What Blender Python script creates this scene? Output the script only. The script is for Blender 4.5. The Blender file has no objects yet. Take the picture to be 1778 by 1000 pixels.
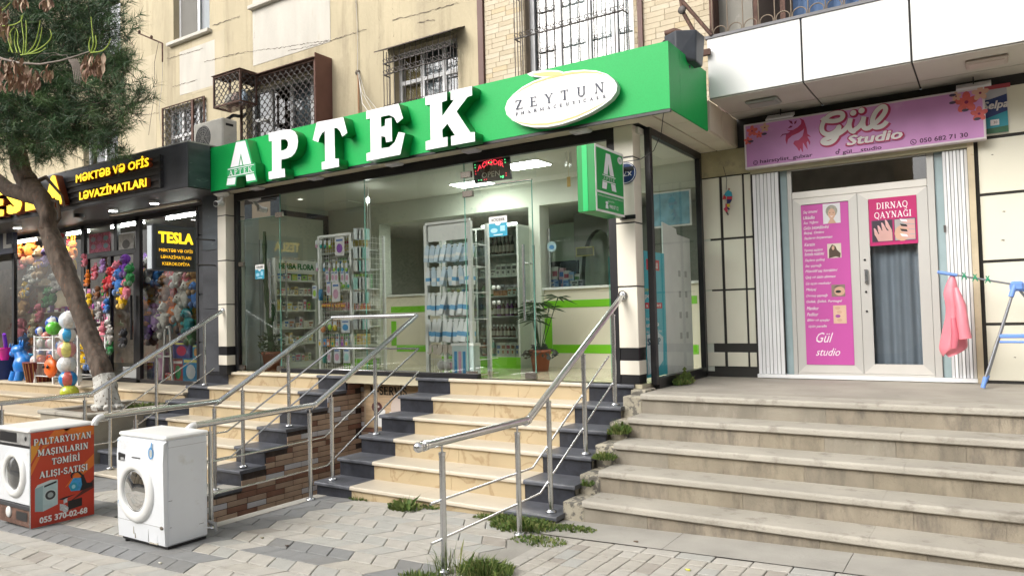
import bpy, math, random, itertools
from mathutils import Vector, Matrix, noise
rad = math.radians
S = bpy.context.scene
COL = S.collection
rng = random.Random(7)
# ---------------------------------------------------------------- camera, sky, sun, exposure
FPX = 1278.988
RW = ((0.8370824040006849, 0.04041053588430233, 0.5455822921448035),
      (0.5465647860050169, -0.018637166300556927, -0.8372094067385863),
      (-0.023663972864343373, 0.9990093315989741, -0.037687819868582495))
CAM = Vector((0.0, 0.0, 1.6))
cam = bpy.data.cameras.new('camera'); cam.sensor_width = 36.0; cam.lens = FPX / 1778.0 * 36.0
cam.clip_start = 0.05; cam.clip_end = 400
co = bpy.data.objects.new('camera', cam); COL.objects.link(co)
co.matrix_world = Matrix.Translation(CAM) @ Matrix(RW).to_4x4()
S.camera = co
SUN_EL, SUN_AZ = 38.0, 205.0          # elevation, compass-like angle of the direction the light comes from
W = bpy.data.worlds.new('World'); S.world = W; W.use_nodes = True
nt = W.node_tree; bg = nt.nodes['Background']
sky = nt.nodes.new('ShaderNodeTexSky'); sky.sky_type = 'NISHITA'; sky.sun_disc = False
sky.sun_elevation = rad(SUN_EL); sky.sun_rotation = rad(SUN_AZ)
sky.air_density = 0.9; sky.dust_density = 5.0; sky.ozone_density = 0.6; sky.altitude = 50
hsv = nt.nodes.new('ShaderNodeHueSaturation'); hsv.inputs['Saturation'].default_value = 0.22
nt.links.new(sky.outputs[0], hsv.inputs['Color']); nt.links.new(hsv.outputs[0], bg.inputs[0])
bg.inputs[1].default_value = 0.15
sl = bpy.data.lights.new('sun', 'SUN'); sl.energy = 0.9; sl.angle = rad(40); sl.color = (1.0, 0.93, 0.82)
so = bpy.data.objects.new('sun', sl); COL.objects.link(so)
az = rad(SUN_AZ); d = Vector((math.sin(az) * math.cos(rad(SUN_EL)), math.cos(az) * math.cos(rad(SUN_EL)), math.sin(rad(SUN_EL))))
so.rotation_euler = d.to_track_quat('Z', 'Y').to_euler()
V = S.view_settings; V.view_transform = 'Standard'; V.look = 'None'; V.gamma = 1.0; V.use_curve_mapping = False; V.exposure = 0.85
S.cycles.max_bounces = 8; S.cycles.transparent_max_bounces = 16; S.cycles.caustics_reflective = False; S.cycles.caustics_refractive = False
# ---------------------------------------------------------------- helpers
def at(px, py, ax, val):
 """the point of the plane (axis ax = val) that a survey sight line meets"""
 v = Vector((px - 889.0, 500.0 - py, -FPX)); r = Vector([Vector(RW[i]).dot(v) for i in range(3)])
 t = (val - CAM[ax]) / r[ax]
 return CAM + r * t
def gz(x): return 0.03 * (x + 2.0)
def ground(px, py):
 z = -0.1
 for _ in range(12):
  p = at(px, py, 2, z); z = gz(p.x)
 return p
MATS = {}
def mat(name, col, rough=0.6, metal=0.0, var=0.08, scale=4.0, bump=0.0, bscale=60.0, col2=None, thr=0.5, soft=0.12,
  emit=None, estr=1.0, spec=0.5, coat=0.0, stretch=(1, 1, 1), detail=5.0):
 if name in MATS: return MATS[name]
 m = bpy.data.materials.new(name); m.use_nodes = True; n = m.node_tree; P = n.nodes['Principled BSDF']
 P.inputs['Roughness'].default_value = rough; P.inputs['Metallic'].default_value = metal
 P.inputs['Specular IOR Level'].default_value = spec; P.inputs['Coat Weight'].default_value = coat
 tc = n.nodes.new('ShaderNodeTexCoord'); mp = n.nodes.new('ShaderNodeMapping'); mp.inputs['Scale'].default_value = stretch
 n.links.new(tc.outputs['Object'], mp.inputs[0])
 base = None
 if var > 0 or col2:
  nz = n.nodes.new('ShaderNodeTexNoise'); nz.inputs['Scale'].default_value = scale; nz.inputs['Detail'].default_value = detail
  n.links.new(mp.outputs[0], nz.inputs['Vector'])
  r = n.nodes.new('ShaderNodeValToRGB')
  a = [max(0, c * (1 - var)) for c in col]; b = [min(1, c * (1 + var)) for c in col]
  r.color_ramp.elements[0].position = 0.3; r.color_ramp.elements[0].color = (*a, 1)
  r.color_ramp.elements[1].position = 0.7; r.color_ramp.elements[1].color = (*b, 1)
  n.links.new(nz.outputs[0], r.inputs[0]); base = r.outputs[0]
  if col2:
   n2 = n.nodes.new('ShaderNodeTexNoise'); n2.inputs['Scale'].default_value = scale * 2.3; n2.inputs['Detail'].default_value = 8
   n2.inputs['Roughness'].default_value = 0.65
   n.links.new(mp.outputs[0], n2.inputs['Vector'])
   r2 = n.nodes.new('ShaderNodeValToRGB'); r2.color_ramp.elements[0].position = thr; r2.color_ramp.elements[1].position = thr + soft
   r2.color_ramp.elements[0].color = (0, 0, 0, 1); r2.color_ramp.elements[1].color = (1, 1, 1, 1)
   n.links.new(n2.outputs[0], r2.inputs[0])
   mx = n.nodes.new('ShaderNodeMixRGB'); n.links.new(r2.outputs[0], mx.inputs[0]); n.links.new(base, mx.inputs[1])
   mx.inputs[2].default_value = (*col2, 1); base = mx.outputs[0]
  n.links.new(base, P.inputs['Base Color'])
 else: P.inputs['Base Color'].default_value = (*col, 1)
 if bump > 0:
  nb = n.nodes.new('ShaderNodeTexNoise'); nb.inputs['Scale'].default_value = bscale; nb.inputs['Detail'].default_value = 4
  n.links.new(mp.outputs[0], nb.inputs['Vector'])
  bp = n.nodes.new('ShaderNodeBump'); bp.inputs['Strength'].default_value = bump; bp.inputs['Distance'].default_value = 0.01
  n.links.new(nb.outputs[0], bp.inputs['Height']); n.links.new(bp.outputs[0], P.inputs['Normal'])
 if emit:
  P.inputs['Emission Color'].default_value = (*emit, 1); P.inputs['Emission Strength'].default_value = estr
 MATS[name] = m
 return m
def glass(name, tint=(0.93, 0.97, 0.95), refl=1.0, add=0.0):
 if name in MATS: return MATS[name]
 m = bpy.data.materials.new(name); m.use_nodes = True; n = m.node_tree
 for x in list(n.nodes):
  if x.type != 'OUTPUT_MATERIAL': n.nodes.remove(x)
 out = [x for x in n.nodes if x.type == 'OUTPUT_MATERIAL'][0]
 t = n.nodes.new('ShaderNodeBsdfTransparent'); t.inputs[0].default_value = (*tint, 1)
 g = n.nodes.new('ShaderNodeBsdfGlossy'); g.inputs['Roughness'].default_value = 0.01
 f = n.nodes.new('ShaderNodeFresnel'); f.inputs[0].default_value = 1.5
 ml = n.nodes.new('ShaderNodeMath'); ml.operation = 'MULTIPLY_ADD'; ml.inputs[1].default_value = refl; ml.inputs[2].default_value = add
 ml.use_clamp = True
 n.links.new(f.outputs[0], ml.inputs[0])
 mx = n.nodes.new('ShaderNodeMixShader'); n.links.new(ml.outputs[0], mx.inputs[0]); n.links.new(t.outputs[0], mx.inputs[1]); n.links.new(g.outputs[0], mx.inputs[2])
 n.links.new(mx.outputs[0], out.inputs[0])
 MATS[name] = m
 return m
class MB:
 """collects shapes; one MB becomes one mesh object"""
 def __init__(s): s.v = []; s.f = []; s.m = []; s.smooth = []
 def add(s, vs, fs, mi=0, sm=False):
  o = len(s.v); s.v += [tuple(p) for p in vs]
  for f in fs: s.f.append([i + o for i in f]); s.m.append(mi); s.smooth.append(sm)
  return s
 def box(s, x0, x1, y0, y1, z0, z1, mi=0, b=0.0):
  if x0 > x1: x0, x1 = x1, x0
  if y0 > y1: y0, y1 = y1, y0
  if z0 > z1: z0, z1 = z1, z0
  b = min(b, (x1 - x0) * .45, (y1 - y0) * .45, (z1 - z0) * .45)
  if b <= 0:
   vs = [(x, y, z) for x in (x0, x1) for y in (y0, y1) for z in (z0, z1)]
   return s.add(vs, [(0, 1, 3, 2), (4, 6, 7, 5), (0, 4, 5, 1), (2, 3, 7, 6), (0, 2, 6, 4), (1, 5, 7, 3)], mi)
  L = [(x0, x1), (y0, y1), (z0, z1)]; vs = []; idx = {}
  for sx in (0, 1):
   for sy in (0, 1):
    for sz in (0, 1):
     sg = (sx, sy, sz)
     for ax in range(3):
      p = [L[k][sg[k]] + (0 if k == ax else (b if sg[k] == 0 else -b)) for k in range(3)]
      idx[(sg, ax)] = len(vs); vs.append(p)
  fs = []
  for ax in range(3):
   for sd in (0, 1):
    o1, o2 = [k for k in range(3) if k != ax]
    q = []
    for a_, b_ in ((0, 0), (1, 0), (1, 1), (0, 1)):
     g = [0, 0, 0]; g[ax] = sd; g[o1] = a_; g[o2] = b_; q.append(idx[(tuple(g), ax)])
    fs.append(q)
  for ax in range(3):
   o1, o2 = [k for k in range(3) if k != ax]
   for a_ in (0, 1):
    for b_ in (0, 1):
     g0 = [0, 0, 0]; g0[o1] = a_; g0[o2] = b_; g1 = list(g0); g1[ax] = 1
     fs.append([idx[(tuple(g0), o1)], idx[(tuple(g1), o1)], idx[(tuple(g1), o2)], idx[(tuple(g0), o2)]])
  for sx in (0, 1):
   for sy in (0, 1):
    for sz in (0, 1): fs.append([idx[((sx, sy, sz), k)] for k in range(3)])
  return s.add(vs, fs, mi)
 def quad(s, a, b, c, d, mi=0): return s.add([a, b, c, d], [(0, 1, 2, 3)], mi)
 def prism(s, pts, ax, a, b, mi=0, sm=False):
  """polygon pts (2D in the other two axes, in x,y,z order) swept along axis ax from a to b"""
  n = len(pts); vs = []
  for t in (a, b):
   for p in pts:
    q = list(p); q.insert(ax, t); vs.append(q)
  fs = [list(range(n)), list(range(2 * n - 1, n - 1, -1))]
  s.add(vs, fs, mi)
  s.add(vs, [(i, (i + 1) % n, n + (i + 1) % n, n + i) for i in range(n)], mi, sm)
  return s
 def tube(s, path, r, n=10, mi=0, cap=True):
  path = [Vector(p) for p in path]; rs = r if isinstance(r, (list, tuple)) else [r] * len(path)
  vs = []; up = Vector((0.13, 0.31, 0.94)).normalized(); last = None
  for i, p in enumerate(path):
   if i == 0: t = path[1] - p
   elif i == len(path) - 1: t = p - path[i - 1]
   else: t = (path[i + 1] - p).normalized() + (p - path[i - 1]).normalized()
   t = t.normalized() if t.length > 1e-9 else Vector((0, 0, 1))
   u = (last or up); u = (u - t * u.dot(t))
   if u.length < 1e-4: u = t.orthogonal()
   u.normalize(); last = u; w = t.cross(u); k = 1.0
   if 0 < i < len(path) - 1:
    c = (path[i + 1] - p).normalized().dot((p - path[i - 1]).normalized()); k = 1 / max(0.55, math.sqrt(max(0.01, (1 + c) / 2)))
   for j in range(n):
    a = 2 * math.pi * j / n; vs.append(p + (u * math.cos(a) + w * math.sin(a)) * rs[i] * (k if 0 < i < len(path) - 1 else 1))
  fs = [(i * n + j, i * n + (j + 1) % n, (i + 1) * n + (j + 1) % n, (i + 1) * n + j) for i in range(len(path) - 1) for j in range(n)]
  s.add(vs, fs, mi, True)
  if cap: s.add([vs[j] for j in range(n)], [list(range(n - 1, -1, -1))], mi); s.add([vs[-n + j] for j in range(n)], [list(range(n))], mi)
  return s
 def cyl(s, x, y, z0, z1, r, n=14, mi=0, r2=None): return s.tube([(x, y, z0), (x, y, z1)], [r, r if r2 is None else r2], n, mi)
 def ball(s, c, r, nu=14, nv=9, mi=0, sq=(1, 1, 1), fn=None):
  vs = []; fs = []; c = Vector(c)
  for j in range(nv + 1):
   ph = math.pi * j / nv
   for i in range(nu):
    th = 2 * math.pi * i / nu; dv = Vector((math.sin(ph) * math.cos(th), math.sin(ph) * math.sin(th), math.cos(ph)))
    rr = r * (fn(dv) if fn else 1)
    vs.append(c + Vector((dv.x * sq[0], dv.y * sq[1], dv.z * sq[2])) * rr)
  for j in range(nv):
   for i in range(nu): fs.append((j * nu + i, (j + 1) * nu + i, (j + 1) * nu + (i + 1) % nu, j * nu + (i + 1) % nu))
  return s.add(vs, fs, mi, True)
 def lathe(s, prof, c=(0, 0, 0), n=20, mi=0, axis=2):
  vs = []; fs = []
  for (r, h) in prof:
   for i in range(n):
    a = 2 * math.pi * i / n; q = [r * math.cos(a), r * math.sin(a)]; q.insert(axis, h); vs.append((c[0] + q[0], c[1] + q[1], c[2] + q[2]))
  for j in range(len(prof) - 1):
   for i in range(n): fs.append((j * n + i, j * n + (i + 1) % n, (j + 1) * n + (i + 1) % n, (j + 1) * n + i))
  return s.add(vs, fs, mi, True)
 def rot(s, ang, c, axis='Z', start=0):
  Mx = Matrix.Translation(c) @ Matrix.Rotation(ang, 4, axis) @ Matrix.Translation(-Vector(c))
  for i in range(start, len(s.v)): s.v[i] = tuple(Mx @ Vector(s.v[i]))
  return s
 def mesh(s, name, mats, fixn=True):
  me = bpy.data.meshes.new(name); me.from_pydata(s.v, [], s.f)
  for m in mats: me.materials.append(m)
  me.polygons.foreach_set('material_index', s.m); me.polygons.foreach_set('use_smooth', s.smooth)
  if fixn:
   import bmesh
   b = bmesh.new(); b.from_mesh(me); bmesh.ops.recalc_face_normals(b, faces=b.faces); b.to_mesh(me); b.free()
  me.update()
  return me
def link(name, me, parent=None, loc=None):
 o = bpy.data.objects.new(name, me); COL.objects.link(o)
 if parent is not None:
  o.parent = parent
  if loc is None:
   w = parent
   off = Vector((0, 0, 0))
   while w is not None: off += Vector(w.location); w = w.parent
   o.location = -off
 if loc is not None: o.location = loc
 return o
def obj(name, mb, mats, parent=None, loc=None, bevel=0.0, fixn=True):
 if not isinstance(mats, (list, tuple)): mats = [mats]
 o = link(name, mb.mesh(name, mats, fixn), parent, loc)
 if bevel:
  m = o.modifiers.new('bevel', 'BEVEL'); m.width = bevel; m.segments = 2; m.limit_method = 'ANGLE'
 return o
def tag(o, label, cat=None, group=None, kind=None):
 if label: o['label'] = label
 if cat: o['category'] = cat
 if group: o['group'] = group
 if kind: o['kind'] = kind
 return o
def thing(name, label, cat, loc=(0, 0, 0), group=None):
 return tag(link(name, None, None, Vector(loc)), label, cat, group)
def copy_tree(o, parent=None, loc=None):
 c = o.copy(); COL.objects.link(c)
 if parent is not None: c.parent = parent
 if loc is not None: c.location = loc
 for ch in list(o.children): copy_tree(ch, c)
 return c
def struct(o): o['kind'] = 'structure'; return o
# ---- lettering
def place2(p, F, x, y, z, d=0.0):
 """2D point p on a face: 'F' faces the street (-Y), 'R' faces +X, 'L' faces -X, 'D' faces down"""
 u, v = p
 if F == 'F': return (x + u, y - d, z + v)
 if F == 'R': return (x + d, y + u, z + v)
 if F == 'L': return (x - d, y - u, z + v)
 return (x + u, y - v, z - d)
def evalmesh(c):
 o = bpy.data.objects.new('scratch', c)
 me = bpy.data.meshes.new_from_object(o); bpy.data.objects.remove(o); bpy.data.curves.remove(c)
 return me
def textmesh(s, bold=0.0, shear=0.0, extr=0.0, res=2):
 c = bpy.data.curves.new('text', 'FONT'); c.body = s; c.offset = bold; c.shear = shear; c.extrude = extr; c.resolution_u = res
 return evalmesh(c)
def text(parent, s, F, x, y, z, w, h, m, bold=0.0, shear=0.0, d=0.004, name='lettering', wave=None, thick=0.0):
 me = textmesh(s, 0, shear, 0.0)
 if not len(me.vertices): return None
 if bold > 0:
  V0 = [tuple(v.co) for v in me.vertices]; P0 = [tuple(p.vertices) for p in me.polygons]; vs = []; fs = []
  for k, (a, b) in enumerate(((0, 0), (-1, -.7), (1, .7), (-1, .7), (1, -.7), (0, 1), (1.2, 0))):
   n0 = len(vs); vs += [(x + a * bold, y + b * bold, k * .0002) for x, y, z in V0]; fs += [[i + n0 for i in f] for f in P0]
  me = bpy.data.meshes.new(name); me.from_pydata(vs, [], fs)
 xs = [v.co.x for v in me.vertices]; ys = [v.co.y for v in me.vertices]
 sx = w / (max(xs) - min(xs)); sy = h / (max(ys) - min(ys)); x0 = min(xs); y0 = min(ys)
 for v in me.vertices:
  u = (v.co.x - x0) * sx; t = (v.co.y - y0) * sy
  if wave: t += wave(u / w)
  v.co = place2((u, t), F, x, y, z, d + v.co.z)
 me.name = name; me.materials.append(m)
 if thick:
  o = link(name, me, parent); md = o.modifiers.new('t', 'SOLIDIFY'); md.thickness = thick; md.offset = 0
  return o
 return link(name, me, parent)
def EL(cx, cy, rx, ry, a0, a1, n=10):
 return [(cx + rx * math.cos(rad(a0 + (a1 - a0) * i / n)), cy + ry * math.sin(rad(a0 + (a1 - a0) * i / n))) for i in range(n + 1)]
TK, TN = 0.2, 0.085
def _v(x, sw=0.17, top=True, bot=True, t=TK):
 r = [([(x, 0), (x, 1)], t)]
 if bot: r.append(([(x - sw, TN / 2), (x + sw, TN / 2)], TN))
 if top: r.append(([(x - sw, 1 - TN / 2), (x + sw, 1 - TN / 2)], TN))
 return r
def _h(x, y, sw=0.16): return [([(x - sw, y), (x + sw, y)], TN)]
SER = {
 'A': (1.0, [([(.14, 0), (.5, 1)], TN * 1.1), ([(.46, 1), (.83, 0)], TK), ([(.27, .32), (.72, .32)], TN)] + _h(.14, TN / 2, .13) + _h(.83, TN / 2, .17)),
 'B': (.85, _v(.26) + [([(.26, .96)] + EL(.5, .75, .22, .2, 90, -90) + [(.26, .54)], TN * 1.5), ([(.26, .52)] + EL(.53, .28, .25, .24, 90, -90) + [(.26, .04)], TN * 1.6)]),
 'C': (.85, [(EL(.48, .5, .36, .46, 50, 310, 16), TN * 1.6), ([(.74, .98), (.74, .7)], TN)]),
 'D': (.95, _v(.26) + [([(.26, .95)] + EL(.45, .5, .38, .45, 90, -90, 12) + [(.26, .05)], TN * 1.7)]),
 'E': (.85, _v(.25) + [([(.25, .955), (.72, .955)], TN), ([(.25, .045), (.76, .045)], TN), ([(.3, .5), (.58, .5)], TN), ([(.72, 1), (.72, .76)], TN), ([(.77, 0), (.77, .27)], TN), ([(.6, .4), (.6, .6)], TN)]),
 'G': (.95, [(EL(.48, .5, .36, .46, 50, 330, 16), TN * 1.6), ([(.76, .98), (.76, .7)], TN), ([(.8, .02), (.8, .42)], TK * .8), ([(.6, .42), (.92, .42)], TN)]),
 'H': (1.05, _v(.24) + _v(.8) + [([(.24, .5), (.8, .5)], TN)]),
 'I': (.5, _v(.25)),
 'K': (1.0, _v(.24) + [([(.3, .4), (.78, .95)], TN * 1.1), ([(.45, .56), (.8, .05)], TK)] + _h(.78, 1 - TN / 2, .15) + _h(.84, TN / 2, .15)),
 'L': (.8, _v(.25) + [([(.25, .045), (.74, .045)], TN), ([(.74, 0), (.74, .3)], TN)]),
 'M': (1.25, [([(.22, 0), (.22, 1)], TN), ([(.22, 1), (.62, .12)], TK), ([(.62, .12), (.98, 1)], TN), ([(1.0, 0), (1.0, 1)], TK)] + _h(.2, TN / 2, .14) + _h(1.0, TN / 2, .17) + _h(.18, 1 - TN / 2, .12) + _h(1.06, 1 - TN / 2, .12)),
 'N': (1.05, [([(.22, 0), (.22, 1)], TN), ([(.22, 1), (.82, 0)], TK), ([(.82, 0), (.82, 1)], TN)] + _h(.2, TN / 2, .15) + _h(.82, 1 - TN / 2, .15) + _h(.16, 1 - TN / 2, .1)),
 'O': (.98, [(EL(.49, .5, .38, .45, 0, 360, 20), TN * 1.7)]),
 'P': (.85, _v(.26) + [([(.26, .955)] + EL(.5, .71, .26, .245, 90, -90) + [(.26, .465)], TN * 1.5)]),
 'Q': (.98, [(EL(.49, .5, .38, .45, 0, 360, 20), TN * 1.7), ([(.45, .16), (.82, -.18)], TN * 1.5)]),
 'R': (.95, _v(.26) + [([(.26, .955)] + EL(.5, .73, .24, .225, 90, -90) + [(.26, .505)], TN * 1.5), ([(.5, .5), (.8, .04)], TK * .9)] + _h(.84, TN / 2, .12)),
 'S': (.75, [(EL(.38, .73, .24, .22, 20, 265, 12)[0:12] + EL(.38, .26, .25, .22, 85, -160, 12), TN * 1.8), ([(.62, .98), (.62, .74)], TN), ([(.12, .02), (.12, .28)], TN)]),
 'T': (.85, _v(.42, top=False) + [([(.06, .955), (.78, .955)], TN), ([(.07, 1), (.07, .72)], TN), ([(.77, 1), (.77, .72)], TN)]),
 'U': (1.0, [([(.24, 1), (.24, .3)] + EL(.51, .3, .27, .27, 180, 360, 10) + [(.78, 1)], TN * 1.6)] + _h(.24, 1 - TN / 2, .17) + _h(.78, 1 - TN / 2, .14) + [([(.24, 1), (.24, .35)], TK)]),
 'V': (.95, [([(.16, 1), (.5, 0)], TK), ([(.5, 0), (.82, 1)], TN)] + _h(.16, 1 - TN / 2, .16) + _h(.82, 1 - TN / 2, .13)),
 'Y': (.95, [([(.15, 1), (.48, .45)], TK), ([(.82, 1), (.48, .45)], TN), ([(.48, .5), (.48, 0)], TK)] + _h(.16, 1 - TN / 2, .15) + _h(.8, 1 - TN / 2, .13) + _h(.48, TN / 2, .17)),
 'Z': (.85, [([(.1, .955), (.76, .955)], TN), ([(.1, .045), (.78, .045)], TN), ([(.68, .95), (.17, .05)], TK), ([(.1, 1), (.1, .74)], TN), ([(.78, 0), (.78, .27)], TN)]),
 'E_': (.9, [(EL(.47, .5, .36, .45, 215, 525, 18)[3:], TN * 1.7), ([(.1, .5), (.84, .5)], TN)]),
 '-': (.45, [([(.06, .42), (.38, .42)], .15)]), ' ': (.45, []),
}
SER['\u018f'] = (.9, [(EL(.45, .5, .36, .45, 150, -180, 18), TN * 1.7), ([(.1, .48), (.82, .48)], TN)])
SER['\u0130'] = (.5, SER['I'][1] + [([(.15, 1.17), (.35, 1.17)], .16)])
SER['\u015e'] = (.75, SER['S'][1] + [([(.38, 0), (.44, -.12), (.34, -.22)], .09)])
SER['\u00c7'] = (.85, SER['C'][1] + [([(.46, 0), (.52, -.12), (.42, -.22)], .09)])
SER['\u011e'] = (.95, SER['G'][1] + [(EL(.48, 1.24, .18, .12, 180, 360, 6), .07)])
def strip(mb, pts, w, put, mi=0):
 n = len(pts); L = []; Rr = []
 for i, p in enumerate(pts):
  a = pts[max(0, i - 1)]; b = pts[min(n - 1, i + 1)]
  if i == n - 1 and a == b: a = pts[i - 1]
  dx, dy = b[0] - a[0], b[1] - a[1]; l = math.hypot(dx, dy) or 1; nx, ny = -dy / l * w / 2, dx / l * w / 2
  L.append((p[0] + nx, p[1] + ny)); Rr.append((p[0] - nx, p[1] - ny))
 vs = [put(q) for q in L + Rr]
 mb.add(vs, [(i, i + 1, n + i + 1, n + i) for i in range(n - 1)], mi)
def serif(parent, s, F, x, y, z, w, h, m, d=0.003, track=0.0, name='lettering', fat=1.0):
 tot = 0
 for ch in s: tot += SER[ch][0] + track
 tot -= track
 mb = MB(); cx = 0; sx = w / tot; k = 0
 for ch in s:
  adv, st = SER[ch]
  for pts, wd in st:
   k += 1; dd = d + 0.0002 * (k % 14)
   aspect = sx / h
   q = [((cx + p[0]) * sx, p[1] * h) for p in pts]
   horizontal = abs(pts[0][1] - pts[-1][1]) < 1e-6 and len(pts) == 2
   strip(mb, q, wd * fat * (h if horizontal else min(h, sx)), lambda p: place2(p, F, x, y, z, dd))
  cx += adv + track
 return obj(name, mb, m, parent, fixn=False)
def fill(loops, extr=0.0, name='shape'):
 """planar outline with holes -> mesh in local xy, extruded along z by +-extr"""
 c = bpy.data.curves.new(name, 'CURVE'); c.dimensions = '2D'; c.fill_mode = 'BOTH'; c.extrude = extr
 for lp in loops:
  sp = c.splines.new('POLY'); sp.points.add(len(lp) - 1)
  for i, p in enumerate(lp): sp.points[i].co = (p[0], p[1], 0, 1)
  sp.use_cyclic_u = True
 return evalmesh(c)
def solid(parent, name, loops, F, x, y, z, front, depth, mats):
 """outline solid whose front lies at offset `front` and goes `depth` back; mats = (face, side)"""
 me = fill(loops, depth / 2 if depth else 0.0, name)
 if not isinstance(mats, (list, tuple)): mats = [mats]
 for m_ in mats: me.materials.append(m_)
 if len(mats) > 1:
  for p in me.polygons: p.material_index = 0 if abs(p.normal.z) > 0.7 else 1
 for v in me.vertices: v.co = place2((v.co.x, v.co.y), F, x, y, z, front - depth / 2 + v.co.z)
 me.update()
 return link(name, me, parent)
def flat(parent, name, loops, F, x, y, z, d, m): return solid(parent, name, loops, F, x, y, z, d, 0.0, m)
def rect(x0, y0, x1, y1): return [(x0, y0), (x1, y0), (x1, y1), (x0, y1)]
# shared materials
WHITE = mat('white_paint', (0.78, 0.78, 0.76), 0.35, var=0.04, scale=3)
BLACK = mat('black_frame', (0.012, 0.012, 0.014), 0.35, var=0.2)
DGREY = mat('dark_grey', (0.035, 0.037, 0.042), 0.5)
STEEL = mat('stainless_steel', (0.62, 0.63, 0.64), 0.22, 1.0, var=0.06, scale=30, bump=0.03, bscale=200)
CHROME = mat('chrome', (0.75, 0.75, 0.76), 0.12, 1.0, var=0)
# ---------------------------------------------------------------- materials of stone and ground
PAVE = [mat('paver_pale', (0.39, 0.372, 0.335), 0.85, var=0.14, scale=6, bump=0.25, bscale=90, col2=(0.24,0.225,0.195), thr=0.62),
  mat('paver_pale_warm', (0.375, 0.354, 0.312), 0.85, var=0.14, scale=7, bump=0.25, bscale=90, col2=(0.26,0.235,0.2), thr=0.6),
  mat('paver_pale_cool', (0.35, 0.347, 0.322), 0.85, var=0.12, scale=5, bump=0.25, bscale=90, col2=(0.26,0.26,0.24), thr=0.62),
  mat('paver_pinkish', (0.31, 0.285, 0.25), 0.85, var=0.14, scale=7, bump=0.25, bscale=90)]
PDARK = [mat('paver_dark', (0.21, 0.213, 0.212), 0.8, var=0.12, scale=6, bump=0.2, bscale=90, col2=(0.24,0.24,0.235), thr=0.6),
         mat('paver_dark_b', (0.20, 0.20, 0.195), 0.8, var=0.12, scale=6, bump=0.2, bscale=90)]
JOINT = mat('sandy_joint', (0.15, 0.14, 0.12), 0.95, var=0.3, scale=20, bump=0.4, bscale=120)
CEM = mat('cement', (0.34, 0.325, 0.29), 0.9, var=0.12, scale=3, bump=0.3, bscale=50, col2=(0.34, 0.32, 0.29), thr=0.58)
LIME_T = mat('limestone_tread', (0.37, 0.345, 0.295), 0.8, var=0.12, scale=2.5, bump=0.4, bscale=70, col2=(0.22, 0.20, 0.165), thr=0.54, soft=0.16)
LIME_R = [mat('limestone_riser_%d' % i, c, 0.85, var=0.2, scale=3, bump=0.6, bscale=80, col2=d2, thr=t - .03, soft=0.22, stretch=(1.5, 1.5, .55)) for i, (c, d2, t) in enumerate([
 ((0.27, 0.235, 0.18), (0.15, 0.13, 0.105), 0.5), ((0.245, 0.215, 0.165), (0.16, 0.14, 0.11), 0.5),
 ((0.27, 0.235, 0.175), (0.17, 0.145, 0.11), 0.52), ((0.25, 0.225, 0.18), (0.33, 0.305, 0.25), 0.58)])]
def marble(name, base, vein):
 m = mat(name, base, 0.4, var=0.1, scale=2.2, bump=0.12, bscale=60)
 n = m.node_tree; P = n.nodes['Principled BSDF']; src = P.inputs['Base Color'].links[0].from_socket
 tc = n.nodes['Texture Coordinate']; w = n.nodes.new('ShaderNodeTexNoise'); w.inputs['Scale'].default_value = 1.7; w.inputs['Detail'].default_value = 9
 w.inputs['Distortion'].default_value = 1.2
 n.links.new(tc.outputs['Object'], w.inputs['Vector'])
 r = n.nodes.new('ShaderNodeValToRGB'); e = r.color_ramp.elements; e[0].position = 0.475; e[0].color = (0, 0, 0, 1); e[1].position = 0.5; e[1].color = (1, 1, 1, 1)
 x = e.new(0.525); x.color = (0, 0, 0, 1); n.links.new(w.outputs[0], r.inputs[0])
 ml = n.nodes.new('ShaderNodeMath'); ml.operation = 'MULTIPLY'; ml.inputs[1].default_value = 0.55; n.links.new(r.outputs[0], ml.inputs[0])
 mx = n.nodes.new('ShaderNodeMixRGB'); n.links.new(ml.outputs[0], mx.inputs[0]); n.links.new(src, mx.inputs[1]); mx.inputs[2].default_value = (*vein, 1)
 n.links.new(mx.outputs[0], P.inputs['Base Color'])
 return m
MAR_T = mat('cream_marble_tread', (0.56, 0.50, 0.40), 0.4, var=0.06, scale=3, bump=0.08, col2=(0.50, 0.445, 0.35), thr=0.6)
MAR_R = marble('yellow_marble_riser', (0.45, 0.36, 0.225), (0.24, 0.15, 0.07))
BLK_T = mat('black_granite_tread', (0.085, 0.09, 0.105), 0.42, var=0.25, scale=9, bump=0.1, bscale=150, col2=(0.16, 0.165, 0.18), thr=0.62)
BLK_R = mat('black_granite_riser', (0.022, 0.024, 0.032), 0.35, var=0.4, scale=14, bump=0.08, bscale=150, col2=(0.05, 0.055, 0.07), thr=0.62)
PLAS = mat('eroded_plaster', (0.40, 0.365, 0.285), 0.9, var=0.2, scale=5, bump=1.0, bscale=22, col2=(0.15, 0.14, 0.12), thr=0.50, soft=0.06)
# ---------------------------------------------------------------- ground, road, pavement
HX0, HX1, HY0, HY1 = -6.81, -5.64, 3.75, 6.85
def tilt(mb, dz=0.0):
 mb.v = [(x, y, gz(x) + z + dz) for (x, y, z) in mb.v]; return mb
g = MB()
for (a, b, c, d) in [(-70, HX0, -1.2, 9), (HX1, 60, -1.2, 9), (HX0, HX1, -1.2, HY0)]:
 g.quad((a, c, 0), (b, c, 0), (b, d, 0), (a, d, 0))
tilt(g, -0.035)
pav = struct(obj('pavement', g, JOINT, fixn=False))
g = MB(); g.quad((-70, -60, 0), (60, -60, 0), (60, -1.35, 0), (-70, -1.35, 0)); tilt(g, -0.16)
struct(obj('road', g, mat('asphalt', (0.06, 0.06, 0.062), 0.9, var=0.2, scale=8, bump=0.5, bscale=120)))
g = MB(); g.box(-70, 60, -1.35, -1.2, -0.4, 0.0); tilt(g); struct(obj('kerb', g, CEM))
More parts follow.
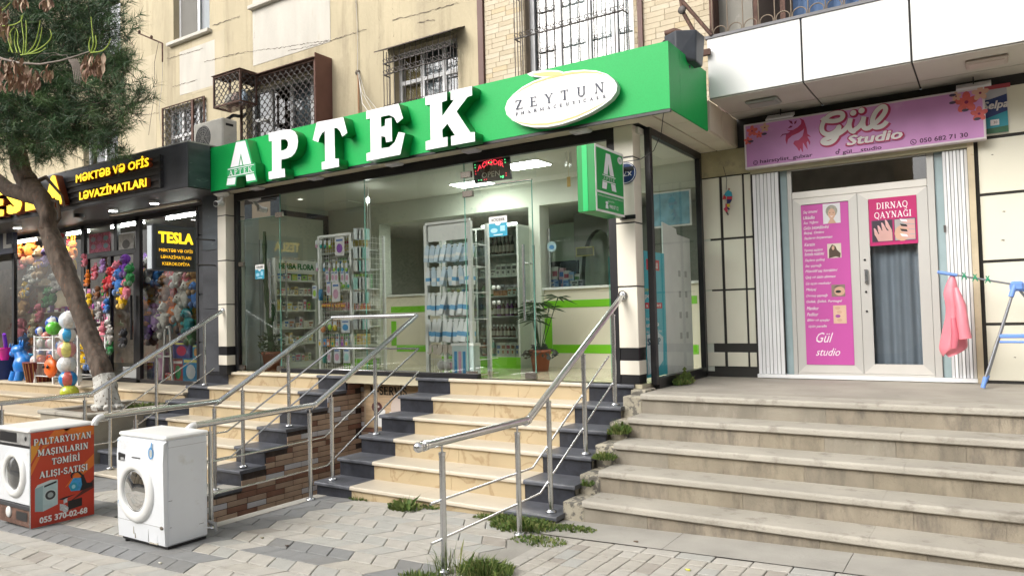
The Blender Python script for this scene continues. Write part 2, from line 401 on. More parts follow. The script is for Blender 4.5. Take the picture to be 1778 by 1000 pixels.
def inview(p, mrg=40):
 v = Vector([sum(RW[i][k] * (Vector(p) - CAM)[i] for i in range(3)) for k in range(3)])
 if v.z > -0.3: return False
 x = 889 + FPX * v.x / -v.z; y = 500 - FPX * v.y / -v.z
 return -mrg < x < 1778 + mrg and -mrg < y < 1000 + mrg
def paver_mesh(poly, name, m, inset=0.003, b=0.005):
 """polygon prism with a chamfered top following the slope of the pavement"""
 cx = sum(p[0] for p in poly) / len(poly); cy = sum(p[1] for p in poly) / len(poly)
 def sc(p, k):
  dx, dy = p[0] - cx, p[1] - cy; l = math.hypot(dx, dy); return (cx + dx * (1 - k / l), cy + dy * (1 - k / l))
 A = [sc(p, inset * 1.6) for p in poly]; B = [sc(p, (inset + b) * 1.6) for p in poly]; n = len(poly); mb = MB()
 vs = [(p[0], p[1], -0.034 + .03 * p[0]) for p in A] + [(p[0], p[1], -b * .6 + .03 * p[0]) for p in A] + [(p[0], p[1], .03 * p[0]) for p in B]
 fs = [list(range(2 * n, 3 * n))]
 for k in (0, 1): fs += [(k * n + i, k * n + (i + 1) % n, (k + 1) * n + (i + 1) % n, (k + 1) * n + i) for i in range(n)]
 mb.add(vs, fs); return mb.mesh(name, [m])
pm = {}
def paver(poly, key, mi, ms, stuff):
 x0, y0 = poly[0]; k = (key, mi)
 z = gz(x0) + rng.uniform(-0.0025, 0.0015)
 if k not in pm: pm[k] = paver_mesh([(p[0] - x0, p[1] - y0) for p in poly], 'paver', ms[mi])
 if inview((x0, y0, z), 25) and stuff[2] < 300:
  link('paver', pm[k], pav, (x0, y0, z)); stuff[2] += 1
 else:
  n = len(poly); stuff[0].add([(p[0], p[1], gz(p[0])) for p in poly], [list(range(n))], mi)
def darkpat(x, y):
 if -4.62 < x < -3.95 and 3.5 < y < 3.88: return True
 if x < -4.75 and 2.94 < y < 3.29: return True
 if -6.0 < x < -5.15 and y > 3.29: return True
 if x < -6.3 and 3.62 < y < 3.98: return True
 if x > -3.35 and y < 3.86: return True
 if x < -8.2 and y > 3.98: return True
 return False
ALLP = PAVE + PDARK
pcount = [MB(), 'paver_field', 0]
cells = []
for k in range(-6, 14):
 yt = 4.195 - 0.345 * k + 0.345
 for half in (0, 1):
  y1 = yt - half * 0.1725
  for i in range(-42, 12):
   xt = -4.119 + 0.213 * i + (0.106 if half else 0)
   dx = 0.106 if half == 0 else -0.106
   poly = [(xt, y1), (xt + dx, y1 - .1725), (xt + dx + .213, y1 - .1725), (xt + .213, y1)]
   cx = xt + dx / 2 + .106; cy = y1 - .086
   if cx < -12 or cx > -2.86 or cy > 4.98 or cy < 1.3: continue
   if min(p[0] for p in poly) > -6.95 and min(p[0] for p in poly) < -5.62 + 0.0 and max(p[0] for p in poly) > -6.83 and cy > HY0 - .13: continue
   if max(p[0] for p in poly) > -2.78 or (cy > 4.9 and cx > -9.7 and cx < -6.8): continue
   cells.append((math.hypot(cx, cy), poly, half, cx, cy))
cells.sort(key=lambda c: c[0])
for _, poly, half, cx, cy in cells:
 mi = rng.choice([4, 4, 5]) if darkpat(cx, cy) else rng.choice([0, 0, 0, 1, 2, 2] if rng.random() < .9 else [1, 3])
 paver(poly, 'r%d' % half, mi, ALLP, pcount)
o = obj('paver_field', pcount[0], ALLP, pav, fixn=False); o['kind'] = 'stuff'
# rectangular setts on the right
rc = [MB(), 'sett_field', 0]; x = -2.765; setts = []
while x < 3.2:
 w = rng.choice([.12, .115, .125]); y = 4.63
 while y > 1.2:
  l = rng.choice([.10, .12, .2, .2, .16]); l = round(l, 2)
  setts.append((math.hypot(x + 1, y), x, y, round(w, 3), l)); y -= l
 x += w
setts.sort()
for _, x, y, w, l in setts:
 poly = [(x, y), (x, y - l), (x + w, y - l), (x + w, y)]
 paver(poly, 'q%s%s' % (w, l), rng.choice([0, 0, 1, 2, 3, 1]), ALLP, rc)
o = obj('sett_field', rc[0], ALLP, pav, fixn=False); o['kind'] = 'stuff'
x = -2.765
while x < 3: paver([(x, 4.745), (x, 4.635), (x + .24, 4.635), (x + .24, 4.745)], 'bd', rng.choice([0, 1, 2]), ALLP, [MB(), '', 0]); x += .24
x = -2.93
while x < 3:
 w = rng.uniform(.8, 1.3); mb = MB(); mb.quad((x + .002, 4.75, 0), (x + w - .002, 4.75, 0), (x + w - .002, 5.2, 0), (x + .002, 5.2, 0)); tilt(mb, 0.002)
 obj('slab', mb, CEM, pav); x += w
mb = MB(); mb.quad((-5.64, 3.35, 0), (-5.5, 3.35, 0), (-5.5, 5.1, 0), (-5.64, 5.1, 0)); tilt(mb, 0.004)
obj('cement_strip', mb, CEM, pav)
mb = MB(); mb.quad((-3.35, 1.2, 0), (-2.77, 1.2, 0), (-2.77, 5.0, 0), (-3.35, 5.0, 0)); tilt(mb, -.008); obj('cement_strip', mb, CEM, pav)
mb = MB(); mb.quad((-9.7, 4.6, 0), (-6.81, 4.6, 0), (-6.81, 5.1, 0), (-9.7, 5.1, 0)); tilt(mb, -.008); obj('cement_strip', mb, CEM, pav)
# ---------------------------------------------------------------- staircases
def stair(name, label, Xl, Xr, y0, t, z0, h, n0, n, bl, br, last_depth, base, seg):
 root = thing(name, label, 'staircase', ((Xl + Xr) / 2, y0, base))
 for i in range(n0, n):
  y = y0 + t * i; z = z0 + h * i; dep = (t + .03) if i < n - 1 else last_depth
  parts = []
  if bl: parts.append((Xl, bl, 'black_tread', BLK_T, BLK_R)); parts.append((br, Xr, 'black_tread', BLK_T, BLK_R)); mid = (bl, br)
  else: mid = (Xl, Xr)
  xs = [mid[0]] + [mid[0] + (mid[1] - mid[0]) * (k + rng.uniform(-.12, .12)) / seg for k in range(1, seg)] + [mid[1]]
  for k in range(seg): parts.append((xs[k], xs[k + 1], 'tread', MAR_T if bl else LIME_T, MAR_R if bl else None))
  for (a, b, nm, tm, rm) in parts:
   ov = .018 if nm == 'black_tread' and b == Xr else 0
   j = .0015; th = .036 if bl else .05
   r_ = th * .42; pr_ = [(y + dep, z - th), (y + .004, z - th), (y, z - th + .006)] + [(y + r_ - r_ * math.cos(q), z - r_ + r_ * math.sin(q)) for q in (0, .4, .8, 1.2, 1.57)] + [(y + dep, z)]
   jj = j if bl else .0007; mb = MB(); mb.prism(pr_, 0, a + jj - (.012 if a == Xl and bl else 0), b - jj + ov)
   obj(nm, mb, tm, root)
   if rm:
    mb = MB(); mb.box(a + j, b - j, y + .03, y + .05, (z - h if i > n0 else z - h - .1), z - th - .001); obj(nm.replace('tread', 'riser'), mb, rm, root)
  if not bl:
   xs = [Xl];
   while xs[-1] < Xr: xs.append(xs[-1] + rng.uniform(.42, .62))
   if Xr - xs[-2] < .2: xs.pop(-2)
   xs[-1] = Xr
   for k in range(len(xs) - 1):
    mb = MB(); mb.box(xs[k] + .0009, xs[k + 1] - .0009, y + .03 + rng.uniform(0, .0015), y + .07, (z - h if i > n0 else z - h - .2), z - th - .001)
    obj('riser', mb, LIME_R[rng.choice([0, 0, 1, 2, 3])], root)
 # the core under the steps
 mb = MB()
 for i in range(n0, n):
  y = y0 + t * i; z = z0 + h * i
  mb.box(Xl + .012, Xr - .012, y + .05, y0 + t * (n - 1) + last_depth, (base - .6) if i == n0 else z - h - .04, z - .037 if bl else z - .051)
 obj('core', mb, PLAS if bl else CEM, root)
 return root
AY, AT, AZ, AH = 5.023, 0.3088, 0.0275, 0.1771
stair('marble_stairs', 'cream marble steps with black granite ends up to the pharmacy door', -5.637, -2.93, AY, AT, AZ, AH, 0, 6, -5.163, -3.41, .14, -.15, 2)
stair('marble_stairs', 'cream marble steps with black ends beside the tiled brick wall', -9.65, -6.81, AY, AT, AZ - .012, AH, -1, 6, -9.15, -7.31, .14, -.3, 2)
rs = stair('stone_stairs', 'wide weathered limestone steps up to the pink salon', -2.744, 3.6, 5.134, .2964, .1479, .177, 0, 5, None, None, .3, -.15, 3)
LZ = .1479 + .177 * 4
mb = MB(); mb.box(-2.78, 4.2, 6.6, 8.4, -.2, LZ - .004)
land = struct(obj('salon_landing', mb, mat('worn_landing', (0.33, 0.305, 0.26), 0.85, var=0.15, scale=2, bump=0.35, bscale=40, col2=(0.22, 0.20, 0.17), thr=0.6, soft=.15)))
# rough plaster cheek between the two stairs
mb = MB()
for i in range(5):
 y = 5.14 + .2964 * i; z = .1479 + .177 * i
 mb.box(-2.932, -2.742, y + .02, 6.7, -.2 if i == 0 else z - .25, z - .03 - .02 * (i % 2))
mb.box(-2.92, -2.76, 6.5, 6.75, .5, .872)
tag(obj('plaster_cheek', mb, PLAS, bevel=.012), 'crumbling plaster strip between the black step ends and the limestone steps', 'wall')
# ---------------------------------------------------------------- basement stairwell with brick-tile wall
BR = [mat('brick_tan', (0.42, 0.30, 0.215), 0.75, var=.12, scale=8, bump=.25, bscale=90), mat('brick_tan_b', (0.36, 0.255, 0.185), 0.75, var=.12, scale=8, bump=.25, bscale=90),
      mat('brick_brown', (0.21, 0.105, 0.07), 0.7, var=.15, scale=8, bump=.25, bscale=90), mat('brick_white', (0.50, 0.49, 0.51), 0.7, var=.06, scale=8, bump=.2, bscale=90)]
MORT = mat('dark_mortar', (0.055, 0.04, 0.033), 0.95, var=.3, scale=20)
bw = thing('brick_wall', 'brown and tan brick-tiled side wall of the basement stairwell', 'wall', (HX0, 5.2, -.4))
prof = []
def topz(y):
 i = math.floor((y - AY) / AT)
 if i < -1: return -.19
 return AZ + AH * min(5, i) - .06 if i >= 0 else -.21
mb = MB(); ys = [HY0] + [AY + AT * i for i in range(-1, 6)] + [HY1]
for a, b in zip(ys[:-1], ys[1:]): mb.box(HX0 - .1, HX0 - .004, a + .056, b + .056, -2.6, topz((a + b) / 2) + .015)
obj('mortar_bed', mb, MORT, bw)
bmesh_cache = {}
def brick(parent, F, u, z, l, hgt, plane, low):
 key = (F, round(l, 3), round(hgt, 3)); mi = rng.choices([0, 1, 2, 3], [40, 30, 22, 8])[0]
 k = key + (mi,)
 if k not in bmesh_cache:
  m = MB()
  if F == 'R': m.box(0, .012, 0, l, 0, hgt, b=.003)
  else: m.box(0, l, -.012, 0, 0, hgt, b=.003)
  bmesh_cache[k] = m.mesh('brick', [BR[mi]])
 loc = (plane + rng.uniform(-.001, .002), u, z) if F == 'R' else (u, plane, z)
 if low is not None:
  low.box(*( (loc[0], loc[0] + .012, u, u + l, z, z + hgt) if F == 'R' else (u, u + l, plane - .012, plane, z, z + hgt)), mi=mi)
 else: link('brick', bmesh_cache[k], parent, Vector(loc) - parent.location)
low = MB(); cz = .063
for r in range(-18, 23):
 z = r * cz - .2 - .33; u = HY0 - rng.choice([0, .125]) - (r % 2) * .12
 while u < HY1 - .1:
  l = .25 if rng.random() < .85 else .125
  a = max(u, HY0); b = min(u + l, HY1)
  if z + cz - .006 > -.19: a = max(a, AY + AT * math.ceil((z + cz + .054 - AZ) / AH - 1e-6) + .03 if z + cz + .054 > AZ - AH * .99 else a)
  if b - a > .04 and z + cz < .86:
   seen = z > -.62 and a > 4.25
   brick(bw, 'R', a, z, b - a - .006, cz - .007, HX0 - .004, None if seen else low)
  u += l
o = obj('lower_bricks', low, BR, bw); o['kind'] = 'stuff'
bk = thing('brick_wall', 'short brick-tiled wall under the shop floor behind the printer poster', 'wall', (-6.2, HY1, .2))
mb = MB(); mb.box(HX0, HX1, HY1, HY1 + .1, -2.6, .84); obj('mortar_bed', mb, MORT, bk)
for r in range(0, 21):
 z = -.45 + r * cz; u = HX0 + .004 - (r % 2) * .12
 while u < HX1 - .02:
  a = max(u, HX0 + .012); b = min(u + .25, HX1)
  if b - a > .04: brick(bk, 'F', a, z, b - a - .006, cz - .007, HY1, None)
  u += .25
mb = MB()
mb.box(HX1, HX1 + .1, HY0, HY1, -2.6, -.16); mb.box(HX0, HX1, HY0 - .1, HY0, -2.6, -.18)
tag(obj('retaining_wall', mb, CEM), 'plain cement lining around the basement stairwell', 'wall')
st = thing('basement_stairs', 'grey cement steps going down beside the brick-tiled wall', 'staircase', (-6.2, 4.5, -1))
for i in range(9):
 mb = MB(); mb.box(HX0, HX1, HY0 + .28 * i, HY0 + .28 * (i + 1), -2.6, -.33 - .24 * i); obj('step', mb, CEM, st)
mb = MB(); mb.box(HX0, HX1, HY0 + 2.52, HY1, -2.6, -2.5); obj('floor', mb, CEM, st)
# poster on the wall under the shop
ps = thing('poster', 'repair shop poster with washing machine pictures under the shop window', 'poster', (-6.2, HY1 - .02, .5))
mb = MB(); mb.box(-6.72, -5.66, HY1 - .03, HY1 - .015, .24, .80); obj('board', mb, mat('poster_wood', (0.50, 0.36, 0.22), .6, var=.15, scale=4, stretch=(1, 1, 14)), ps)
F = 'F'; yy = HY1 - .03
flat(ps, 'frame_strip', [rect(0, 0, .03, .56)], F, -6.72, yy, .24, .002, mat('poster_frame', (.45, .35, .24), .6))
serif(ps, 'M-SERV\u0130S', F, -6.62, yy, .66, .62, .1, BLACK, .003, fat=1.25)
flat(ps, 'oval', [EL(.0, 0, .17, .15, 0, 360, 20)], F, -6.1, yy, .50, .002, mat('poster_pale', (.55, .47, .42), .6))
serif(ps, 'PA', F, -6.1, yy, .47, .1, .07, WHITE, .005, fat=1.2); serif(ps, 'QABYU', F, -6.3, yy, .38, .3, .075, WHITE, .006, fat=1.1)
flat(ps, 'pan', [EL(0, 0, .09, .07, 0, 360, 12)], F, -6.5, yy, .5, .004, mat('poster_maroon', (.09, .03, .03), .5))
flat(ps, 'pan_shine', [EL(0, 0, .05, .018, 0, 360, 10)], F, -6.5, yy, .51, .006, mat('poster_grey', (.45, .42, .4), .5))
flat(ps, 'machine_picture', [[(0, 0), (.14, -.02), (.16, .2), (.05, .24), (-.02, .16)]], F, -6.52, yy, .27, .003, WHITE)
flat(ps, 'cap', [EL(0, 0, .06, .055, 0, 180, 10)], F, -5.82, yy, .66, .003, mat('poster_purple', (.07, .03, .2), .5))
flat(ps, 'cap_peak', [rect(-.07, -.02, .05, .01)], F, -5.85, yy, .65, .004, mat('poster_orange', (.7, .12, .03), .5))
for k in range(9):
 flat(ps, 'line', [rect(0, 0, .4, .004)], F, -6.6, yy, .63 - k * .035, .0015, mat('poster_frame', (.45, .35, .24), .6))
# ---------------------------------------------------------------- apartment building above the shops
STUC = mat('weathered_stucco', (0.45, 0.39, 0.265), 0.92, var=0.13, scale=1.1, bump=0.8, bscale=28, col2=(0.37, 0.32, 0.225), thr=0.53, soft=.2, stretch=(1, 1, .45), detail=8)
n_ = STUC.node_tree; P_ = n_.nodes['Principled BSDF']; src = P_.inputs['Base Color'].links[0].from_socket
tc_ = n_.nodes['Texture Coordinate']; mp_ = n_.nodes.new('ShaderNodeMapping'); mp_.inputs['Scale'].default_value = (3.2, 3.2, .28)
n_.links.new(tc_.outputs['Object'], mp_.inputs[0]); wz = n_.nodes.new('ShaderNodeTexNoise'); wz.inputs['Scale'].default_value = 1.5; wz.inputs['Detail'].default_value = 7; wz.inputs['Roughness'].default_value = .7
n_.links.new(mp_.outputs[0], wz.inputs['Vector']); rr_ = n_.nodes.new('ShaderNodeValToRGB'); rr_.color_ramp.elements[0].position = .49; rr_.color_ramp.elements[1].position = .74
rr_.color_ramp.elements[0].color = (0, 0, 0, 1); rr_.color_ramp.elements[1].color = (.8, .8, .8, 1); n_.links.new(wz.outputs[0], rr_.inputs[0])
mx_ = n_.nodes.new('ShaderNodeMixRGB'); n_.links.new(rr_.outputs[0], mx_.inputs[0]); n_.links.new(src, mx_.inputs[1]); mx_.inputs[2].default_value = (.27, .225, .15, 1)
n_.links.new(mx_.outputs[0], P_.inputs['Base Color'])
PATCH = mat('plaster_patch', (0.52, 0.495, 0.44), 0.9, var=0.08, scale=2, bump=0.4, bscale=40, col2=(0.46, 0.42, 0.34), thr=0.6, soft=.2, stretch=(2, 2, .5))
CRACK = mat('crack_dark', (0.12, 0.10, 0.08), 1.0, var=.3, scale=20)
ALU = mat('white_plastic_frame', (0.76, 0.77, 0.78), 0.35, var=0.04)
WIN = glass('window_glass', (0.8, 0.86, 0.88), 1.6, 0.10)
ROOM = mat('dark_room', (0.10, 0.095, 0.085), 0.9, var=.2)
RUST = mat('rusty_iron', (0.105, 0.055, 0.04), 0.8, var=0.35, scale=12, bump=.3, bscale=80, col2=(0.055, 0.035, 0.03), thr=.55)
IRON = mat('old_iron', (0.10, 0.09, 0.085), 0.65, .4, var=0.3, scale=20)
YW = 8.35
bld = thing('apartment_building', 'old beige plastered apartment block above the row of shops', 'building', (-6, YW, 3.4))
def wall_holes(mb, x0, x1, z0, z1, holes, y, t=.3):
 xs = sorted({x0, x1} | {h[0] for h in holes} | {h[1] for h in holes}); xs = [x for x in xs if x0 <= x <= x1]
 zs = sorted({z0, z1} | {h[2] for h in holes} | {h[3] for h in holes}); zs = [z for z in zs if z0 <= z <= z1]
 for i in range(len(xs) - 1):
  for j in range(len(zs) - 1):
   cx = (xs[i] + xs[i + 1]) / 2; cz = (zs[j] + zs[j + 1]) / 2
   if any(h[0] < cx < h[1] and h[2] < cz < h[3] for h in holes): continue
   a, b, c, d = xs[i], xs[i + 1], zs[j], zs[j + 1]
   mb.quad((a, y, c), (b, y, c), (b, y, d), (a, y, d))
 for h in holes:
  a, b, c, d = h
  mb.quad((a, y, c), (a, y + t, c), (a, y + t, d), (a, y, d)); mb.quad((b, y, c), (b, y + t, c), (b, y + t, d), (b, y, d))
  mb.quad((a, y, c), (b, y, c), (b, y + t, c), (a, y + t, c)); mb.quad((a, y, d), (b, y, d), (b, y + t, d), (a, y + t, d))
Wn = dict(w0=(-16.6, -15.1, 7.1, 8.6), w1=(-13.2, -12.05, 7.08, 8.55), w2=(-10.72, -9.3, 7.19, 8.6), wg=(-13.5, -12.17, 4.35, 5.82), wc=(-11.0, -9.0, 4.3, 5.72),
          wd=(-7.5, -6.28, 4.4, 5.66), w3=(-7.5, -6.2, 7.2, 8.6), wl=(-16.6, -15.2, 4.4, 5.8))
mb = MB(); wall_holes(mb, -45, -5.85, 3.40, 15, list(Wn.values()), YW)
mb.quad((-45, 13, 3.4), (-45, 13, 15), (-45, YW, 15), (-45, YW, 3.4)); mb.quad((-45, YW, 15), (30, YW, 15), (30, 14, 15), (-45, 14, 15))
obj('wall', mb, STUC, bld, fixn=False)
TB = (-5.14, -3.57, 4.45, 6.3)
BRB = mat('brick_tile_bed', (0.27, 0.22, 0.16), .95, var=.1)
mb = MB(); wall_holes(mb, -5.85, -2.2, 3.40, 15, [TB, (-5.14, -3.57, 7.3, 8.8)], YW + .02); wall_holes(mb, -2.2, 30, 4.3, 15, [(-2.2, 30, 4.45, 6.6)], YW)
obj('brick_side_wall', mb, BRB, bld, fixn=False)
TILE = [mat('cream_brick_%d' % i, c, .75, var=.07, scale=9, bump=.25, bscale=100) for i, c in enumerate([(0.50, 0.43, 0.31), (0.46, 0.39, 0.275), (0.53, 0.465, 0.35), (0.50, 0.41, 0.265)])]
tc = {}; low = MB(); cnt = 0; rows = int((6.9 - 3.9) / .068)
for r in range(rows):
 z = 3.95 + r * .068; u = -5.80 - (r % 2) * .12 - .06 * (r % 3)
 while u < -2.3:
  l = .24; a = max(u, -5.80); b = min(u + l, -2.3)
  if a < TB[0] < b: b = TB[0] - .01
  if a < TB[1] < b and not (z > TB[3]): a = TB[1] + .01
  if b - a > .04 and not (a >= TB[0] - .005 and b <= TB[1] + .005 and z + .03 > TB[2] and z < TB[3]):
   mi = rng.choices([0, 1, 2, 3], [5, 3, 3, 1])[0]; k = (round(b - a, 3), mi); ww = b - a - .004
   px_ = None
   ok = inview((a, YW, z), 0) and z > 4.45
   if ok and cnt < 300:
    if k not in tc:
     m = MB(); m.box(0, ww, -.014, .0, 0, .065, b=.0015); tc[k] = m.mesh('brick', [TILE[mi]])
    link('brick', tc[k], bld, Vector((a, YW + .02, z)) - bld.location); cnt += 1
   else: low.box(a, a + ww, YW + .006, YW + .02, z, z + .065, mi=mi)
  u += l
o = obj('brick_rows', low, TILE, bld); o['kind'] = 'stuff'
mb = MB(); mb.box(-5.90, -5.81, YW - .03, YW + .03, 3.5, 12); obj('drain_pipe', mb, mat('brown_pipe', (.13, .07, .06), .6), bld)
mb = MB(); mb.box(-3.50, -3.44, YW - .03, YW + .03, 3.5, 12); obj('drain_pipe', mb, MATS['brown_pipe'], bld)
mb = MB(); mb.box(-2.53, -2.45, YW - .05, YW + .03, 3.5, 12); obj('drain_pipe', mb, MATS['brown_pipe'], bld)
def window(hole, nv, mull, nm='window', tw=.06, sill=True, blind=None, y=YW, curtain=None):
 a, b, c, d = hole; m = MB(); yy = y + .12
 m.box(a, a + tw, yy, yy + .06, c, d); m.box(b - tw, b, yy, yy + .06, c, d); m.box(a + tw, b - tw, yy, yy + .06, c, c + tw); m.box(a + tw, b - tw, yy, yy + .06, d - tw, d)
 for t in nv: x = a + (b - a) * t; m.box(x - tw * .6, x + tw * .6, yy + .002, yy + .058, c + tw, d - tw)
 for (t, u0, u1) in mull: z = c + (d - c) * t; m.box(a + (b - a) * u0 + .002, a + (b - a) * u1 - .002, yy - .002, yy + .055, z - tw * .5, z + tw * .5)
 w = obj(nm, m, ALU, bld, bevel=.004)
 m = MB(); m.quad((a, yy + .03, c), (b, yy + .03, c), (b, yy + .03, d), (a, yy + .03, d)); obj('pane', m, WIN, w)
 m = MB(); m.box(a - .3, b + .3, y + .35, y + 1.6, c - .2, d + .2);
 m.f = m.f[:2] + m.f[3:]; m.m.pop(); m.smooth.pop()
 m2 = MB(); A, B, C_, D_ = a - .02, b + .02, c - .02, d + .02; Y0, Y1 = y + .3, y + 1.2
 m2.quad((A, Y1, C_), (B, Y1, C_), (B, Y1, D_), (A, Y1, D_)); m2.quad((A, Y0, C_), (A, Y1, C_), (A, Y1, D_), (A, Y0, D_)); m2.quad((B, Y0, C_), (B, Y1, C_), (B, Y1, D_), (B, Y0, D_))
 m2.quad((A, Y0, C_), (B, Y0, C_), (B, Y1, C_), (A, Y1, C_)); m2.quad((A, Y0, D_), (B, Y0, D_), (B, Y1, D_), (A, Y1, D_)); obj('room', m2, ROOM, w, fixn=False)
 if curtain:
  for (u0, u1, cm) in curtain:
   m = MB(); n = 26; x0 = a + (b - a) * u0; x1 = a + (b - a) * u1; vs = []
   for i in range(n + 1):
    x = x0 + (x1 - x0) * i / n; o_ = .018 * math.sin(i * 1.7) + .01 * math.sin(i * .6); vs += [(x, yy + .085 + o_, c), (x, yy + .085 + o_, d)]
   m.add(vs, [(2 * i, 2 * i + 2, 2 * i + 3, 2 * i + 1) for i in range(n)], 0, True); obj('curtain', m, cm, w)
 if blind:
  m = MB(); m.box(a + (b - a) * blind[0], a + (b - a) * blind[1], yy + .005, yy + .02, c + tw, d - tw); obj('fly_screen', m, mat('fly_screen', (.17, .165, .15), .9, var=.05), w)
 if sill:
  m = MB(); m.box(a - .12, b + .06, y - .09, y + .12, c - .07, c - .005); obj('sill', m, PATCH, bld, bevel=.01)
 return w
NET = mat('net_curtain', (.60, .63, .63), .9, var=.04); CUR = mat('ochre_curtain', (.48, .34, .13), .9); BCUR = mat('grey_curtain', (.45, .48, .50), .9)
window(Wn['w0'], [.5], [], curtain=[(0, 1, NET)])
window(Wn['w1'], [.55], [(.0, 0, 1)], blind=(.05, .5), curtain=[(.55, 1, NET)])
window(Wn['w2'], [.3, .66], [])
window(Wn['w3'], [.5], [])
window(Wn['wg'], [.3, .68], [(.62, 0, 1)], curtain=[(0, .3, NET)])
window(Wn['wc'], [.26, .52, .78], [(.62, 0, .26)], curtain=[(.5, .75, BCUR), (.02, .2, BCUR)])
window(Wn['wd'], [.38, .72], [(.62, 0, 1)], curtain=[(0, .35, CUR), (.4, .62, BCUR), (.7, 1, BCUR)])
window(Wn['wl'], [.5], [])
window(TB, [.28, .56, .8], [], sill=False, y=YW + .02, curtain=[(.3, .55, NET), (.6, .98, NET)], tw=.07)
# repaired patch, panel joints and cracks
mb = MB(); mb.box(-10.8, -8.85, YW - .006, YW + .01, 6.12, 7.3); obj('plaster_patch', mb, PATCH, bld, bevel=.003)
mb = MB(); mb.box(-13.0, -11.9, YW - .004, YW + .01, 6.0, 6.85); obj('plaster_patch', mb, PATCH, bld, bevel=.003)
for (a, b, c, d) in [(-12.6, -11.6, 5.95, 6.98), (-9.0, -6.0, 6.9, 8.5), (-14.9, -13.8, 3.9, 7.0)]:
 mb = MB(); mb.box(a, b, YW - .003, YW + .01, c, d); obj('plaster_panel', mb, mat('stucco_light', (.47, .41, .29), .92, var=.1, scale=2, bump=.4, bscale=40, stretch=(1.6, 1.6, .5), col2=(.42, .36, .26), thr=.6, soft=.2), bld)
def crack(pts, w=.006):
 m = MB(); q = []
 for (p0, p1) in zip(pts[:-1], pts[1:]):
  n = max(2, int(math.hypot(p1[0] - p0[0], p1[1] - p0[1]) / .04))
  for i in range(n): t = i / n; q.append((p0[0] + (p1[0] - p0[0]) * t + rng.uniform(-.01, .01), p0[1] + (p1[1] - p0[1]) * t + rng.uniform(-.012, .012)))
 n = len(q)
 for i in range(n - 1):
  w0 = w * rng.uniform(.3, 1.2)
  m.quad((q[i][0], YW - .0075, q[i][1] - w0), (q[i + 1][0], YW - .0075, q[i + 1][1] - w0), (q[i + 1][0], YW - .0075, q[i + 1][1] + w0), (q[i][0], YW - .0075, q[i][1] + w0))
 obj('crack', m, CRACK, bld)
def W2(px, py): p = at(px, py, 1, YW); return (p.x, p.z)
for pts in [[(355, 108), (420, 92), (500, 82), (575, 70)], [(682, 35), (740, 22), (800, 5)], [(439, 112), (442, 60), (445, 10)], [(300, 152), (345, 138)], [(290, 103), (330, 92), (355, 84)],
   [(220, 205), (280, 196)], [(618, 0), (622, 60), (620, 125)], [(670, 95), (676, 130), (680, 165)], [(682, 0), (684, 70)], [(370, 45), (420, 28)], [(657, 0), (660, 60), (655, 120)], [(500, 90), (560, 76), (640, 50)],
   [(232, 30), (236, 120), (240, 260)], [(262, 20), (266, 140)], [(725, 40), (760, 34)]]:
 crack([W2(*p) for p in pts])
# pipe stand with wires and cable entry
t = thing('wire_bracket', 'rusty angled bracket holding wires left of the upper window', 'bracket', tuple(at(282, 100, 1, YW)))
p0 = at(282, 108, 1, YW - .1); p1 = at(282, 76, 1, YW - .1); p2 = at(240, 58, 1, YW - .25)
mb = MB(); mb.tube([p0, p1, p2], .014, 7, 0); obj('arm', mb, RUST, t)
for q in ((242, 56), (263, 65)):
 a = at(q[0], q[1], 1, YW - .22); mb = MB(); mb.ball(a, .028, 8, 6, sq=(1, 1, 1.3)); obj('insulator', mb, RUST, t)
def wire(name, label, pts, r=.004, m=BLACK, cat='cable'):
 mb = MB(); mb.tube(pts, r, 5); return tag(obj(name, mb, m), label, cat)
wire('cable', 'thin wire hanging down the beige wall from the rusty bracket', [at(275, 74, 1, YW - .15), at(268, 110, 1, YW - .08), at(269, 160, 1, YW - .06), at(262, 205, 1, YW - .05), at(258, 235, 1, YW - .05)], .004)
wire('cable', 'grey wire running straight down below the rusty bracket', [at(283, 105, 1, YW - .03), at(281, 150, 1, YW - .03), at(276, 190, 1, YW - .04), at(280, 240, 1, YW - .05)], .004, mat('grey_cable', (.3, .3, .3), .6))
wire('cable', 'pale cable dropping from the cable hole to the green sign', [at(618, 0, 1, YW - .02), at(621, 60, 1, YW - .02), at(621, 125, 1, YW - .03), at(628, 160, 1, YW - .1), at(645, 190, 1, YW - .3)], .006, PATCH)
wire('cable', 'second pale cable fanning out below the cable hole', [at(623, 126, 1, YW - .03), at(634, 165, 1, YW - .15), at(656, 192, 1, YW - .35)], .005, PATCH)
wire('cable', 'third white cable at the cable hole above the letter E', [at(622, 127, 1, YW - .03), at(629, 180, 1, YW - .15), at(640, 195, 1, YW - .35)], .005, WHITE)
mb = MB(); mb.ball(at(622, 127, 1, YW), .05, 10, 6); tag(obj('cable_hole', mb, CRACK), 'dark ragged cable hole in the wall above the letter E', 'hole')
mb = MB(); mb.tube([at(622, 130, 1, YW - .03), at(623, 200, 1, YW - .04)], .016, 8); tag(obj('conduit', mb, mat('tan_conduit', (.35, .2, .1), .6)), 'short tan conduit running up to the cable hole', 'pipe')
